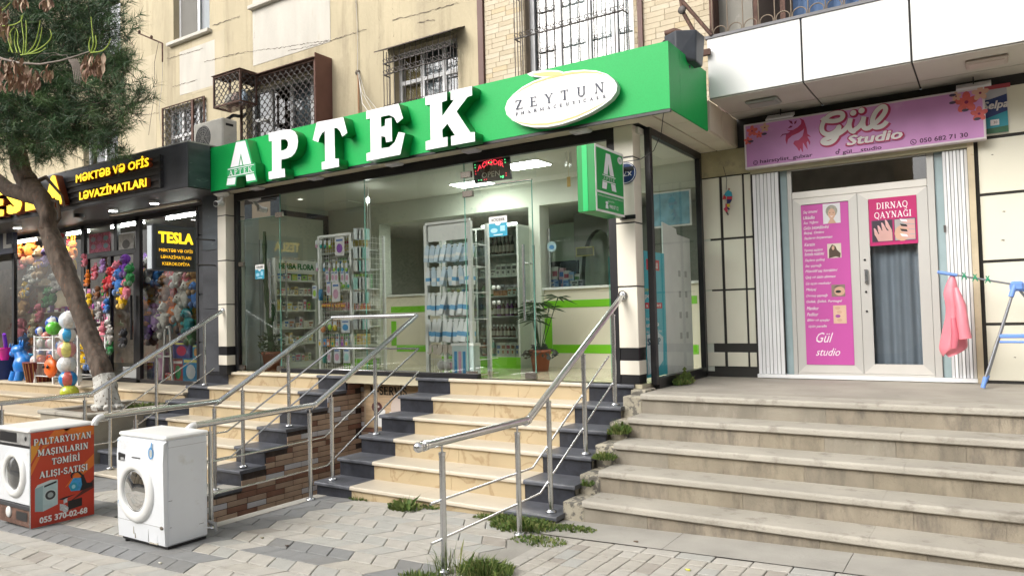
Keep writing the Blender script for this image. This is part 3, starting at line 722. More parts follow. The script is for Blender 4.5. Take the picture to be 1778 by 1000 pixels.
# ---- window cages
def scales(mb, x0, x1, z0, z1, y, F='F', s=.135, r=.0065, X=None):
 """fish-scale grille of half hoops"""
 rows = int((z1 - z0) / (s * .5)) + 1
 for j in range(rows):
  z = z0 + j * s * .5; off = (j % 2) * s / 2; x = x0 + off - s / 2
  while x < x1 + s / 2:
   pts = []
   for i in range(6):
    a = math.pi * i / 5; u = x + s * .5 * math.cos(a); w = z + s * .62 * math.sin(a)
    u = min(max(u, x0), x1); w = min(w, z1)
    pts.append((u, y, w) if F == 'F' else (X, u, w))
   if len({(round(p[0], 3), round(p[1], 3), round(p[2], 3)) for p in pts}) > 2: mb.tube(pts, r, 4, cap=False)
   x += s
cg = thing('window_cage', 'rusty window cage with fish-scale grille and solid brown side plate', 'grille', (-9.8, 8.0, 4.4))
cx0, cx1, cz0, cz1, cy = -10.72, -8.84, 4.1, 5.75, 8.0
mb = MB()
for b in [(cx0, cx0 + .035, cy, cy + .035, cz0, cz1), (cx1 - .035, cx1, cy, cy + .035, cz0, cz1), (cx0, cx1, cy - .002, cy + .033, cz1 - .035, cz1), (cx0, cx1, cy, cy + .03, cz0, cz0 + .03),
          (cx0, cx0 + .03, cy, YW, cz1 - .03, cz1), (cx0, cx0 + .03, cy, YW, cz0, cz0 + .03)]: mb.box(*b)
obj('frame', mb, RUST, cg)
mb = MB(); scales(mb, cx0 + .03, cx1 - .03, cz0, cz1 - .03, cy + .015); obj('scale_grille', mb, IRON, cg)
mb = MB(); mb.box(cx1, cx1 + .012, cy - .01, YW, cz0, cz1 + .09); obj('side_plate', mb, mat('brown_sheet', (.155, .072, .055), .7, var=.12, scale=5, bump=.15, bscale=50), cg)
mb = MB(); mb.box(cx0 - .02, cx1 + .01, cy - .05, YW, cz1 + .002, cz1 + .015); obj('roof_plate', mb, RUST, cg)
bc = thing('box_cage', 'small rusty box cage with fish-scale grille jutting out beside the big window cage', 'grille', (-10.6, 7.65, 5.2))
bx0, bx1, by0, by1, bz0, bz1 = -10.98, -10.25, 7.66, 8.0, 5.24, 5.78
mb = MB()
for x in (bx0, bx1 - .03):
 for y in (by0, by1 - .03): mb.box(x, x + .03, y, y + .03, bz0, bz1)
for z in (bz0, bz1 - .03):
 mb.box(bx0 + .03, bx1 - .03, by0 + .001, by0 + .029, z, z + .03); mb.box(bx0 + .001, bx0 + .029, by0 + .03, by1 - .03, z, z + .03); mb.box(bx1 - .029, bx1 - .001, by0 + .03, by1 - .03, z, z + .03)
obj('frame', mb, RUST, bc)
mb = MB(); scales(mb, bx0 + .03, bx1 - .03, bz0, bz1 - .02, by0 + .015, s=.12); scales(mb, by0 + .03, by1 - .03, bz0, bz1 - .02, 0, 'R', .12, .006, bx1 - .015); obj('scale_grille', mb, IRON, bc)
mb = MB(); mb.box(bx0 - .02, bx1 + .01, by0 - .02, by1, bz1 + .002, bz1 + .012); obj('roof_plate', mb, RUST, bc)
mb = MB()
for i in range(7): mb.box(bx0 + .03, bx1 - .03, by0 + .04 + i * .045, by0 + .055 + i * .045, bz0 - .01, bz0)
obj('bottom_slat', mb, RUST, bc)
for k, (x, c, l) in enumerate([(-10.8, (.6, .58, .5), 'crumpled cream bag'), (-10.62, (.35, .25, .22), 'brown jar'), (-10.45, (.3, .45, .55), 'pale blue bottle'), (-10.38, (.4, .5, .6), 'small blue bottle')]):
 mb = MB()
 if k < 2: mb.ball((x, 7.86, bz0 + .14), .1, 10, 7, sq=(1, .8, 1.2), fn=lambda d: 1 + .18 * math.sin(7 * d.x + 5 * d.z))
 else: mb.lathe([(0, 0), (.05, 0), (.052, .14), (.02, .2), (.02, .25), (0, .25)], (x, 7.84, bz0 + .012))
 tag(obj('bottle' if k > 1 else 'bag' if k == 0 else 'jar', mb, mat('cagestuff%d' % k, c, .5)), l + ' stored inside the rusty box cage', 'bottle' if k > 1 else 'bag' if k == 0 else 'jar')
for k, (x, c) in enumerate([(-10.5, (.62, .6, .55)), (-10.32, (.55, .53, .48)), (-10.12, (.6, .57, .5))]):
 mb = MB(); mb.ball((x, 8.2, 4.25), .13, 10, 7, sq=(1, .7, .95), fn=lambda d: 1 + .15 * math.sin(6 * d.x + 7 * d.z + k)); mb.ball((x + .03, 8.18, 4.41), .06, 8, 5)
 tag(obj('bag', mb, mat('cagebag%d' % k, c, .6)), ['tied white bag at the left of the big window cage', 'tied grey bag in the middle of the window cage', 'tied cream bag right of the others in the window cage'][k], 'bag')
mb = MB(); mb.ball((-9.15, 8.16, 4.3), .16, 12, 7, sq=(1.4, .7, .45)); tag(obj('bundle', mb, mat('yellowish', (.5, .42, .1), .7)), 'yellow bundle lying at the foot of the window cage', 'bundle')
def bars(name, label, x0, x1, z0, z1, y, n, bands, group=None, depth=.14, flower=None):
 g = thing(name, label, 'grille', ((x0 + x1) / 2, y, z0), group)
 mb = MB()
 for i in range(n + 1):
  x = x0 + (x1 - x0) * i / n; mb.tube([(x, y, z0), (x, y, z1)], .0065, 5)
 for s_ in (x0, x1):
  mb.tube([(s_, y + depth, z0), (s_, y + depth, z1)], .0065, 5)
  mb.tube([(s_, y + depth / 2, z0), (s_, y + depth / 2, z1)], .0065, 5)
 obj('bar', mb, IRON, g)
 mb = MB()
 for z in bands:
  mb.tube([(x0, y + depth, z), (x0, y - .005, z), (x1, y - .005, z), (x1, y + depth, z)], .008, 5)
  for i in range(n):
   a = x0 + (x1 - x0) * i / n; w = (x1 - x0) / n
   pts = [(a + w / 2 + w * .42 * math.cos(t) * (1 if k else 1), y - .012, z + .035 - .05 * math.sin(abs(t))) for k, t in enumerate([0, .5, 1.05, 1.57, 2.1, 2.64, 3.14])]
   mb.tube(pts, .0055, 4, cap=False)
   for sx in (-1, 1):
    c = a + w / 2 + sx * w * .3
    mb.tube([(c + .024 * math.cos(t), y - .012, z + .045 + .024 * math.sin(t)) for t in [0, 1, 2, 3, 4, 5]], .005, 4, cap=False)
 obj('scroll_band', mb, IRON, g)
 return g
bars('window_grille', 'scrolled iron grille over the window in the cream brick wall', -5.2, -3.62, 4.35, 6.6, 8.19, 13, [4.62, 5.28, 5.85])
g_ = bars('window_grille', 'iron bar grille under a sheet canopy beside the brick wall', -7.52, -6.25, 4.3, 5.62, 8.15, 12, [4.72, 5.25, 5.42])
mb = MB(); mb.add([(-7.62, 8.05, 5.60), (-6.14, 8.05, 5.60), (-6.14, YW, 5.74), (-7.62, YW, 5.74), (-7.62, 8.05, 5.585), (-6.14, 8.05, 5.585), (-6.14, YW, 5.72), (-7.62, YW, 5.72)],
       [(0, 1, 2, 3), (4, 7, 6, 5), (0, 4, 5, 1), (1, 5, 6, 2), (3, 2, 6, 7), (0, 3, 7, 4)]); obj('canopy_sheet', mb, mat('brown_tin', (.06, .045, .035), .7, var=.2), g_)
sg = thing('window_grille', 'fish-scale grille over the window above the stationery shop', 'grille', (-12.8, 8.3, 4.4))
mb = MB(); scales(mb, -13.5, -12.17, 4.35, 5.82, 8.3, s=.15); obj('scale_grille', mb, IRON, sg)
mb = MB(); mb.tube([(-13.5, 8.3, 4.35), (-13.5, 8.3, 5.82), (-12.17, 8.3, 5.82), (-12.17, 8.3, 4.35)], .015, 4); mb.box(-12.5, -12.44, 8.25, 8.28, 4.7, 5.8, 0); obj('frame', mb, RUST, sg)
# ---- air conditioner standing on the dark fascia
def ac(x, y, z):
 t = thing('air_conditioner', 'dirty white air conditioner unit standing on the dark stone fascia', 'air conditioner', (x, y, z))
 mb = MB(); mb.box(x, x + .78, y, y + .28, z, z + .54, b=.02); obj('casing', mb, mat('dirty_white', (.58, .56, .50), .5, var=.08, scale=5, col2=(.42, .38, .3), thr=.62), t)
 cx, cz = x + .27, z + .28
 mb = MB(); mb.tube([(cx, y - .001, cz), (cx, y - .003, cz)], .2, 24); obj('fan_recess', mb, mat('ac_dark', (.12, .12, .12), .6), t)
 mb = MB()
 for k in range(5):
  r = .035 + .038 * k; mb.tube([(cx + r * math.cos(a * math.pi / 10), y - .012, cz + r * math.sin(a * math.pi / 10)) for a in range(21)], .004, 4, cap=False)
 for k in range(8):
  a = k * math.pi / 4; mb.tube([(cx, y - .012, cz), (cx + .2 * math.cos(a), y - .012, cz + .2 * math.sin(a))], .004, 4)
 obj('fan_guard', mb, mat('ac_grille', (.4, .39, .36), .5), t)
 mb = MB(); mb.box(x + .775, x + .783, y + .06, y + .2, z + .42, z + .46); obj('grip', mb, BLACK, t)
 return t
ac(at(336, 300, 1, 7.3).x + .0, 7.3, 4.35)
wire('cable', 'black hose looping from the air conditioner up to the wall', [(-10.35, 7.4, 4.85), (-10.5, 7.7, 5.05), (-10.9, 8.2, 5.2), (-11.0, 8.33, 5.3)], .03, BLACK, 'hose')
# ---------------------------------------------------------------- balcony over the salon
FASC = mat('white_composite', (0.72, 0.73, 0.72), .5, var=.03, scale=2, spec=.3, col2=(.62, .62, .58), thr=.66, soft=.2)
JNT = mat('panel_joint', (.035, .033, .03), .8)
BY, BZ0, BZ1 = 7.36, 3.76, 4.375
bal = thing('balcony', 'glazed balcony faced with white panels above the pink salon', 'balcony', (0, BY, BZ0))
mb = MB(); mb.box(-2.34, 6, BY + .02, YW + .02, BZ0 + .004, BZ1 - .01); obj('slab', mb, JNT, bal)
xs = [-2.35, -1.43, -.515, .40, 1.32, 2.24, 3.2, 4.1, 5.0]
for a, b in zip(xs[:-1], xs[1:]):
 mb = MB(); mb.box(a + .009, b - .009, BY, BY + .018, BZ0 + .006, BZ1, b=.003); obj('fascia_panel', mb, FASC, bal)
SOF = mat('soffit_panel', (.50, .47, .42), .5, var=.05, scale=2, col2=(.42, .38, .33), thr=.6, soft=.2)
for a, b in zip(xs[:-1], xs[1:]):
 for (c, d) in ((BY + .02, 8.03), (8.04, YW)):
  mb = MB(); mb.box(a + .008, b - .008, c, d - .008, BZ0 - .006, BZ0 + .003); obj('soffit_panel', mb, SOF, bal)
mb = MB(); mb.box(-2.36, 6, BY - .012, BY + .04, BZ1 + .001, BZ1 + .03); obj('top_rail', mb, mat('grey_rail', (.12, .12, .13), .5), bal)
mb = MB(); x = -2.3; TAN = mat('tan_iron', (.20, .155, .11), .6, .2, var=.2)
while x < 3: mb.tube([(x, BY + .06, BZ1), (x, BY + .06, 6)], .006, 5); x += .155
obj('bar', mb, TAN, bal)
mb = MB(); x = -2.3; k = 0
while x < 3:
 c = x + .0775; mb.tube([(c + .065 * math.cos(a), BY + .055, BZ1 + .07 + .06 * math.sin(a)) for a in [i * math.pi / 8 for i in range(-2, 11)]], .006, 4, cap=False); x += .155; k += 1
obj('hoop', mb, TAN, bal)
GP = mat('grimy_panel', (.23, .22, .19), .7, var=.2, scale=3, col2=(.33, .32, .28), thr=.6)
mb = MB(); mb.box(-2.3, -1.95, BY + .3, BY + .32, 4.2, 6.4); obj('side_panel', mb, GP, bal)
mb = MB(); mb.box(-1.94, -1.9, BY + .28, BY + .33, 4.2, 6.4); mb.box(-2.34, -2.3, BY + .1, BY + .33, 4.2, 6.4); mb.box(-1.68, -1.63, BY + .3, BY + .34, 4.2, 6.4); obj('post', mb, RUST, bal)
BLUE = mat('blue_curtain', (.075, .13, .24), .85, var=.15, scale=4)
mb = MB(); n = 60; vs = []
for i in range(n + 1):
 x = -1.6 + 1.9 * i / n; o_ = .04 * math.sin(i * 1.1) + .025 * math.sin(i * .37 + 1); vs += [(x, BY + .5 + o_, 4.2), (x, BY + .5 + o_, 6.4)]
mb.add(vs, [(2 * i, 2 * i + 2, 2 * i + 3, 2 * i + 1) for i in range(n)], 0, True); obj('curtain', mb, BLUE, bal)
mb = MB(); mb.box(.3, 6, BY + .5, BY + .52, 4.2, 6.4); mb.box(-2.3, -1.6, BY + .9, BY + .92, 4.2, 6.4); obj('back_panel', mb, mat('dark_brown_panel', (.05, .035, .028), .8), bal)
mb = MB(); mb.box(-2.4, 6, BY, YW + .02, 6.4, 6.6); obj('upper_slab', mb, PATCH, bal)
# lower beam box between canopy and salon
mb = MB(); mb.box(-2.6, -2.352, BY + .02, YW, 3.44, BZ0 - .008); obj('side_beam', mb, mat('beam_cream', (.55, .49, .38), .55, var=.06, scale=3), bal)
for (c, d) in ((BY + .03, 7.76), (7.775, YW - .005)):
 mb = MB(); mb.box(-2.351, -2.343, c, d, 3.442, BZ0 - .012, b=.003); obj('beam_panel', mb, mat('beam_cream', (.55, .49, .38), .55), bal)
for (px, py, lab, c) in ((1325, 175, 'square grey ceiling lamp under the left end of the balcony', (.28, .29, .27)), (1713, 105, 'square pinkish ceiling lamp under the right part of the balcony', (.45, .38, .34))):
 p = at(px, py, 2, BZ0 - .006); t = thing('ceiling_lamp', lab, 'lamp', tuple(p))
 mb = MB(); mb.box(p.x - .16, p.x + .16, p.y - .11, p.y + .11, BZ0 - .04, BZ0 - .008, b=.012); obj('housing', mb, mat('lamp_grey' + str(px), c, .4), t)
 mb = MB(); mb.box(p.x - .13, p.x + .13, p.y - .085, p.y + .085, BZ0 - .046, BZ0 - .041); obj('diffuser', mb, mat('lamp_diff' + str(px), tuple(q * 1.1 for q in c), .3), t)
# ---- old braces and loudspeaker at the corner
t = thing('iron_brace', 'rusty iron braces with a pulley beside the balcony', 'bracket', tuple(at(1210, 70, 1, 7.6)))
for a, b in (((1172, -12), (1236, 62)), ((1186, 22), (1216, 76)), ((1184, 14), (1180, -10))):
 mb = MB(); mb.tube([at(*a, 1, 7.35), at(*b, 1, 7.35)], .022, 4); obj('strut', mb, RUST, t)
mb = MB(); mb.ball(at(1184, 18, 1, 7.33), .045, 10, 7, sq=(1, .5, 1)); obj('pulley', mb, IRON, t)
mb = MB(); mb.tube([at(1155, 59, 1, 7.0), at(1172, 54, 1, 7.0), at(1190, 60, 1, 7.0)], .03, 6); obj('pipe_end', mb, RUST, t)
mb = MB(); mb.box(-2.5, -2.3, 7.3, 7.34, 4.2, 4.26); obj('bracket_plate', mb, RUST, t)
sp = at(1190, 88, 1, 6.85)
t = thing('loudspeaker', 'black box loudspeaker with a cone below, hung on the corner of the green sign', 'speaker', tuple(sp))
SPK = mat('black_plastic', (.035, .04, .05), .45, var=.2, scale=8, bump=.1)
w, h, dp = .15, .165, .15
pts = [(-w, -h), (-w * .8, h * .95), (-w * .2, h), (w, h * .95), (w * .85, -h * .9)]
mb = MB(); x, y, z = sp
mb.add([(x - .14, y - .1, z - .15), (x + .13, y - .08, z - .15), (x + .12, y + .14, z - .15), (x - .13, y + .14, z - .15),
  (x - .17, y - .12, z + .14), (x + .15, y - .1, z + .14), (x + .14, y + .18, z + .16), (x - .15, y + .18, z + .16),
  (x - .03, y - .17, z - .1), (x - .03, y - .18, z + .15)],
       [(0, 3, 2, 1), (4, 9, 5, 6, 7), (0, 8, 9, 4), (8, 1, 5, 9), (0, 1, 8), (1, 2, 6, 5), (2, 3, 7, 6), (3, 0, 4, 7)]); obj('cabinet', mb, SPK, t, bevel=.012)
mb = MB(); mb.lathe([(0, -.05), (.04, -.05), (.055, -.01), (.03, .02), (0, .02)], (x, y - .02, z - .16), 14); obj('cone', mb, SPK, t)
mb = MB(); mb.tube([(x - .2, y - .05, z + .1), (x - .17, y - .1, z + .09)], .02, 6); mb.tube([(x - .2, y - .05, z - .11), (x - .14, y - .06, z - .12)], .015, 6); obj('clamp', mb, BLACK, t)
# ---------------------------------------------------------------- pharmacy: shell, canopy, green sign
FZ, CZ, GY = .913, 3.36, 6.66
CREAM = mat('cream_panel', (.74, .70, .60), .38, var=.04, scale=2, bump=.03)
GREEN = mat('green_composite', (.002, .36, .075), .45, spec=.3, var=.06, scale=90, detail=2, bump=.05, bscale=260)
n_ = GREEN.node_tree
GRSIDE = mat('green_return', (.006, .20, .04), .4, var=.05)
LW = mat('letter_white', (.80, .81, .84), .3, var=.02)
ph = thing('pharmacy', 'glass-fronted pharmacy with cream panels and black window frames', 'shop', (-5.9, 6.65, FZ))
# canopy
mb = MB(); mb.box(-9.04, -2.36, 6.29, 7.34, 3.45, 4.0); mb.box(-9.04, -2.62, 7.34, YW, 3.45, 3.7); obj('canopy_core', mb, JNT, ph)
xs = [-9.04 + .72 * i for i in range(9)] + [-2.6]
SOFC = mat('canopy_soffit', (.64, .58, .46), .5, var=.06, scale=2, col2=(.47, .41, .31), thr=.6, soft=.2)
for a, b in zip(xs[:-1], xs[1:]):
 mb = MB(); mb.box(a + .004, b - .004, 6.30, 6.60, 3.432, 3.449); obj('soffit_panel', mb, SOFC, ph)
ysf = [6.30, 6.42, 6.86, 7.34, 7.82, YW - .01]
for c, d in zip(ysf[:-1], ysf[1:]):
 for a, b in ((-2.80, -2.59), (-2.578, -2.352 if d < 7.4 else -2.36)):
  mb = MB(); mb.box(a + .005, b - .004, c + .005, d - .005, 3.43, 3.449); obj('soffit_panel', mb, SOFC, ph)
sg = thing('shop_sign', 'long green fascia sign with white letters above the pharmacy', 'sign', (-5.7, 6.27, 3.42))
xs = [-9.05, -7.4, -5.75, -4.1, -2.35]
mb = MB(); mb.box(-9.05, -2.35, 6.27, 6.289, 3.424, 4.035); obj('front_panel', mb, GREEN, sg)
for c, d in ((6.29, 6.55), (6.553, 7.32)):
 mb = MB(); mb.box(-2.365, -2.35, c, d, 3.424, 4.035); obj('return_panel', mb, GREEN, sg)
mb = MB(); mb.box(-9.05, -2.35, 6.275, 6.30, 3.395, 3.423); obj('bottom_trim', mb, BLACK, sg)
mb = MB(); mb.box(-9.0, -2.4, 6.30, 7.30, 4.0, 4.02); obj('top_cover', mb, mat('dusty_top', (.4, .4, .38), .8), sg)
LY = 6.12
def Lp(pts, o, s):
 r = []
 for (x, y) in pts: p = at(o[0] + x / s, o[1] + y / s, 1, LY); r.append((p.x, p.z))
 return r
o1, s1 = (380, 230), 10.0; o2, s2 = (530, 180), 8.331; o3, s3 = (620, 140), 7.143
letters = [
 ('P', o1, s1, [[(862, 12), (1120, -42), (1240, -50), (1320, -10), (1362, 60), (1374, 150), (1360, 270), (1320, 360), (1260, 420), (1180, 455), (1085, 472), (1085, 640), (1143, 630), (1150, 775), (868, 818), (862, 688), (925, 672), (920, 148), (870, 158)],
    [(1078, 130), (1130, 118), (1175, 130), (1200, 175), (1200, 235), (1175, 285), (1130, 310), (1080, 322)]]),
 ('T', o2, s2, [[(165, 272), (550, 198), (608, 425), (535, 480), (505, 405), (465, 360), (420, 352), (430, 800), (485, 798), (488, 915), (240, 960), (236, 850), (288, 835), (282, 395), (240, 430), (205, 500), (188, 560), (108, 530)]]),
 ('E', o3, s3, [[(112, 380), (515, 288), (570, 468), (497, 530), (460, 460), (400, 430), (296, 452), (298, 580), (345, 562), (352, 480), (427, 465), (435, 752), (360, 768), (350, 700), (300, 692), (302, 842), (400, 828), (470, 760), (515, 640), (592, 655), (535, 920), (118, 1000), (116, 905), (168, 888), (162, 472), (114, 482)]]),
 ('K', o3, s3, [[(846, 200), (1112, 142), (1114, 248), (1052, 270), (1055, 445), (1205, 238), (1162, 245), (1160, 130), (1424, 72), (1426, 186), (1370, 205), (1232, 386), (1405, 645), (1458, 640), (1462, 755), (1168, 808), (1164, 692), (1214, 682), (1120, 535), (1056, 612), (1060, 712), (1122, 700), (1122, 815), (852, 865), (850, 758), (912, 738), (905, 300), (848, 308)]])]
for nm, o_, s_, loops in letters:
 L = [Lp(l, o_, s_) for l in loops]; x0 = L[0][0][0]; z0 = L[0][0][1]
 solid(sg, 'letter', [[(a - x0, b - z0) for a, b in l] for l in L], 'F', x0, LY, z0, 0, .145, (LW, GRSIDE))
# emblem: a large A crossed by a small APTEK
def emblem(parent, F, x, y, z, w, h, m1, m2, d, back=None, aptek=True):
 """unit emblem scaled to w x h"""
 def sc(p): return [(a * w, b * h) for a, b in p]
 up = [(.13, .40), (.32, .98), (.62, .98), (.86, .40)]; ho = [(.42, .405), (.48, .68), (.55, .405)]
 flat(parent, 'emblem_upper', [sc(up)], F, x, y, z, d, m1)
 flat(parent, 'emblem_gap', [sc([(.40, .402), (.475, .70), (.56, .402)])], F, x, y, z, d + .001, m2)
 flat(parent, 'emblem_gap', [sc([(.425, .405), (.48, .6), (.535, .405)])], F, x, y, z, d + .002, m1) if back else None
 flat(parent, 'emblem_bar', [sc([(.04, .355), (.96, .355), (.96, .38), (.04, .38)])], F, x, y, z, d, m1)
 flat(parent, 'emblem_bar', [sc([(.04, .20), (.96, .20), (.96, .225), (.04, .225)])], F, x, y, z, d, m1)
 flat(parent, 'emblem_foot', [sc([(.0, .0), (.30, .0), (.36, .185), (.04, .185)])], F, x, y, z, d, m1)
 flat(parent, 'emblem_foot', [sc([(.68, .0), (1.0, .0), (.93, .185), (.62, .185)])], F, x, y, z, d, m1)
 q = place2((.1 * w, .24 * h), F, x, y, z, 0); serif(parent, 'APTEK', F, q[0], q[1], q[2] + .01 * h, .8 * w, .08 * h, m1, d, .25)
ex0 = at(391, 325, 1, LY); ex1 = at(447, 315, 1, LY); et = at(411, 244, 1, LY)
eo = [Lp(l, o1, s1) for l in [[(300, 155), (485, 120), (590, 540), (630, 520), (640, 720), (668, 850), (485, 885), (465, 745), (315, 775), (295, 925), (115, 950), (148, 780), (142, 620), (200, 612)]]]
x0, z0 = eo[0][10]; w_ = eo[0][9][0] - x0;
solid(sg, 'emblem_body', [[(a - x0, b - z0) for a, b in eo[0]]], 'F', x0, LY, z0, 0, .14, (mat('emblem_green', (.01, .33, .10), .35), GRSIDE))
hh = max(b for a, b in eo[0]) - z0
def ep(l): return [[(a - x0, b - z0) for a, b in Lp(l, o1, s1)]]
for nm, l in (('emblem_upper', [(302, 175), (460, 145), (565, 545), (430, 568), (385, 365), (345, 585), (205, 612)]), ('emblem_gap', [(360, 580), (385, 440), (412, 570)]),
              ('emblem_bar', [(160, 640), (612, 552), (612, 566), (160, 656)]), ('emblem_bar', [(160, 768), (612, 680), (612, 694), (160, 784)]),
              ('emblem_foot', [(155, 800), (300, 775), (282, 905), (135, 920)]), ('emblem_foot', [(470, 742), (612, 715), (645, 825), (485, 852)])):
 flat(sg, nm, ep(l), 'F', x0, LY, z0, .003, LW)
q0 = at(398, 305, 1, LY); q1 = at(438, 291, 1, LY)
serif(sg, 'APTEK', 'F', q0.x, LY, q0.z - .005, q1.x - q0.x, .066, LW, .004, .3)
# oval brand plate
def Op(x, y, Y=6.17): p = at(860 + x / 7.143, 100 + y / 7.143, 1, Y); return (p.x, p.z)
oval = [(845, 183), (960, 165), (1100, 155), (1250, 165), (1380, 205), (1470, 275), (1512, 350), (1500, 430), (1440, 515), (1330, 600), (1180, 690), (1000, 770), (820, 830), (640, 865), (480, 868), (330, 840), (210, 780), (140, 710), (120, 630), (150, 540), (220, 460), (330, 370), (460, 300), (590, 248), (440, 235), (390, 205), (470, 175), (600, 160), (760, 160), (820, 172)]
L = [Op(*p) for p in oval]; ox, oz = L[0]; F = 'F'
solid(sg, 'brand_plate', [[(a - ox, b - oz) for a, b in L]], F, ox, 6.17, oz, 0, .07, (mat('plate_white', (.80, .81, .81), .3, var=.01), mat('plate_side', (.55, .56, .55), .4)))
GOLD = mat('gold_print', (.62, .48, .18), .45, var=.1, scale=5)
def band(pts, ws):
 a = []; b = []
 for (x, y), w in zip(pts, ws): a.append(Op(x, y - w)); b.append(Op(x, y + w))
 return [(u - ox, v - oz) for u, v in a + b[::-1]]
flat(sg, 'gold_band', [band([(190, 500), (330, 400), (480, 320), (640, 265), (800, 225), (960, 195), (1120, 183), (1260, 190), (1370, 220), (1450, 270)], [1, 6, 9, 12, 14, 14, 12, 8, 4, 1])], F, ox, 6.17, oz, .003, GOLD)
flat(sg, 'gold_band', [band([(180, 750), (300, 810), (450, 833), (640, 828), (820, 795), (1000, 735), (1180, 655), (1330, 575), (1440, 480)], [1, 6, 9, 11, 12, 11, 8, 5, 1])], F, ox, 6.17, oz, .003, GOLD)
flat(sg, 'gold_leaf', [[(u - ox, v - oz) for u, v in [Op(*p) for p in [(440, 208), (560, 190), (700, 176), (800, 185), (850, 208), (760, 228), (680, 235), (560, 235)]]]], F, ox, 6.17, oz, .004, GOLD)
a = Op(247, 660); b = Op(1360, 430); NAVY = mat('ink_navy', (.035, .04, .07), .5)
serif(sg, 'ZEYTUN', F, a[0], 6.17, a[1] + .003, b[0] - a[0], .095, NAVY, .005, .75, fat=.9)
a = Op(250, 728); b = Op(1370, 500)
serif(sg, 'PHARMACEUTICALS', F, a[0], 6.17, a[1], b[0] - a[0], .031, NAVY, .005, .75, fat=1.5)
# soffit lamps
for k, (px, py) in enumerate([(448, 327), (554, 310), (690, 286), (822, 262), (1008, 227), (760, 272)][:5]):
 p = at(px, py, 2, 3.425); p.y = min(max(p.y, 6.36), 6.5)
 t = thing('soffit_lamp', ['flat square lamp under the green sign below the A emblem', 'flat square lamp under the green sign below the T', 'flat square lamp under the green sign below the E', 'flat square lamp under the green sign below the K', 'flat square lamp under the green sign above the blade sign'][k], 'lamp', (p.x, p.y, 3.43))
 mb = MB(); mb.box(p.x - .1, p.x + .1, p.y - .06, p.y + .06, 3.405, 3.431, b=.006); obj('housing', mb, mat('lamp_white', (.68, .67, .72), .4), t)
 mb = MB(); mb.box(p.x - .085, p.x + .085, p.y - .05, p.y + .05, 3.400, 3.404); obj('diffuser', mb, mat('lamp_diffuser', (.72, .7, .78), .3), t)
# columns clad in cream panels
for (nm, X0, X1, Y0, Y1, side) in (('r', -3.075, -2.87, 6.615, 6.80, True), ('l', -9.24, -9.05, 6.50, 6.80, False)):
 mb = MB(); mb.box(X0 + .01, X1 - .006, Y0 + .006, Y1, FZ - .05, 3.44); obj('column', mb, BLACK, ph)
 zs = [.995, 1.145, 1.256, 1.857, 2.478, 3.12, 3.44]
 for i in range(len(zs) - 1):
  if i == 1: continue
  mb = MB(); mb.box(X0 + .004, X1, Y0, Y1 - .004, zs[i] + .007, zs[i + 1] - .007, b=.003); obj('cladding_panel', mb, CREAM, ph)
# black frame, glass
mb = MB()
for b in [(-9.04, -3.075, GY - .03, GY + .03, 3.33, 3.43), (-9.04, -8.97, GY - .03, GY + .03, FZ, 3.33), (-3.16, -3.075, GY - .03, GY + .03, FZ, 3.33), (-8.06, -4.80, GY - .035, GY + .035, FZ - .045, FZ + .055),
          (-2.83, -2.77, 6.80, 6.86, FZ - .02, 3.44), (-2.83, -2.77, 8.28, YW - .002, FZ - .02, 3.44), (-2.83, -2.77, 6.86, 8.28, FZ - .1, FZ + .045), (-2.83, -2.77, 6.86, 8.28, 3.36, 3.44)]: mb.box(*b)
obj('window_frame', mb, BLACK, ph, bevel=.003)
PG = glass('shop_glass', (.94, .98, .95), 1.9, .0)
SG_ = glass('side_glass', (.95, .98, .96), .13, .0)
EDGE = mat('glass_edge', (.12, .30, .24), .2, var=0)
def pane(name, x0, x1, z0, z1, y=GY, parent=ph):
 mb = MB(); mb.quad((x0, y, z0), (x1, y, z0), (x1, y, z1), (x0, y, z1)); return obj(name, mb, PG, parent)
for (nm, a, b, c, d) in (('pane', -8.97, -8.08, 3.05, 3.33), ('glass_door', -8.955, -8.09, .93, 3.04), ('pane', -8.07, -6.5, .97, 3.33), ('pane', -6.49, -4.95, .97, 3.33), ('pane', -4.94, -3.16, 3.06, 3.33), ('glass_door', -4.935, -4.06, .93, 3.04)):
 o = pane(nm, a, b, c, d)
 m = MB(); m.box(b - .004, b + .004, GY - .005, GY + .005, c, d); m.box(a, b, GY - .005, GY + .005, d - .004, d) if nm == 'glass_door' else None; obj('glass_edge', m, EDGE, o)
mb = MB(); mb.quad((-3.2, GY + .02, .93), (-3.2, GY + .86, .93), (-3.2, GY + .86, 3.0), (-3.2, GY + .02, 3.0)); o = obj('glass_door', mb, glass('door_glass_green', (.55, .78, .70), 1.5, .05), ph)
m = MB(); m.box(-3.21, -3.19, GY + .855, GY + .867, .93, 3.0); obj('glass_edge', m, EDGE, o)
mb = MB(); mb.quad((-2.80, 6.86, FZ), (-2.80, 8.28, FZ), (-2.80, 8.28, 3.38), (-2.80, 6.86, 3.38)); obj('side_pane', mb, SG_, ph)
FIT = mat('patch_fitting', (.33, .30, .27), .25, .9, var=.1)
for (x, z) in ((-8.93, 2.42), (-8.93, .96), (-8.10, .96), (-4.90, 2.98), (-4.90, .96), (-4.12, .96), (-8.1, 3.05), (-4.92, 3.2)):
 mb = MB(); mb.box(x - .07, x + .07, GY - .02, GY + .02, z - .035, z + .035, b=.004); obj('patch_fitting', mb, FIT, ph)
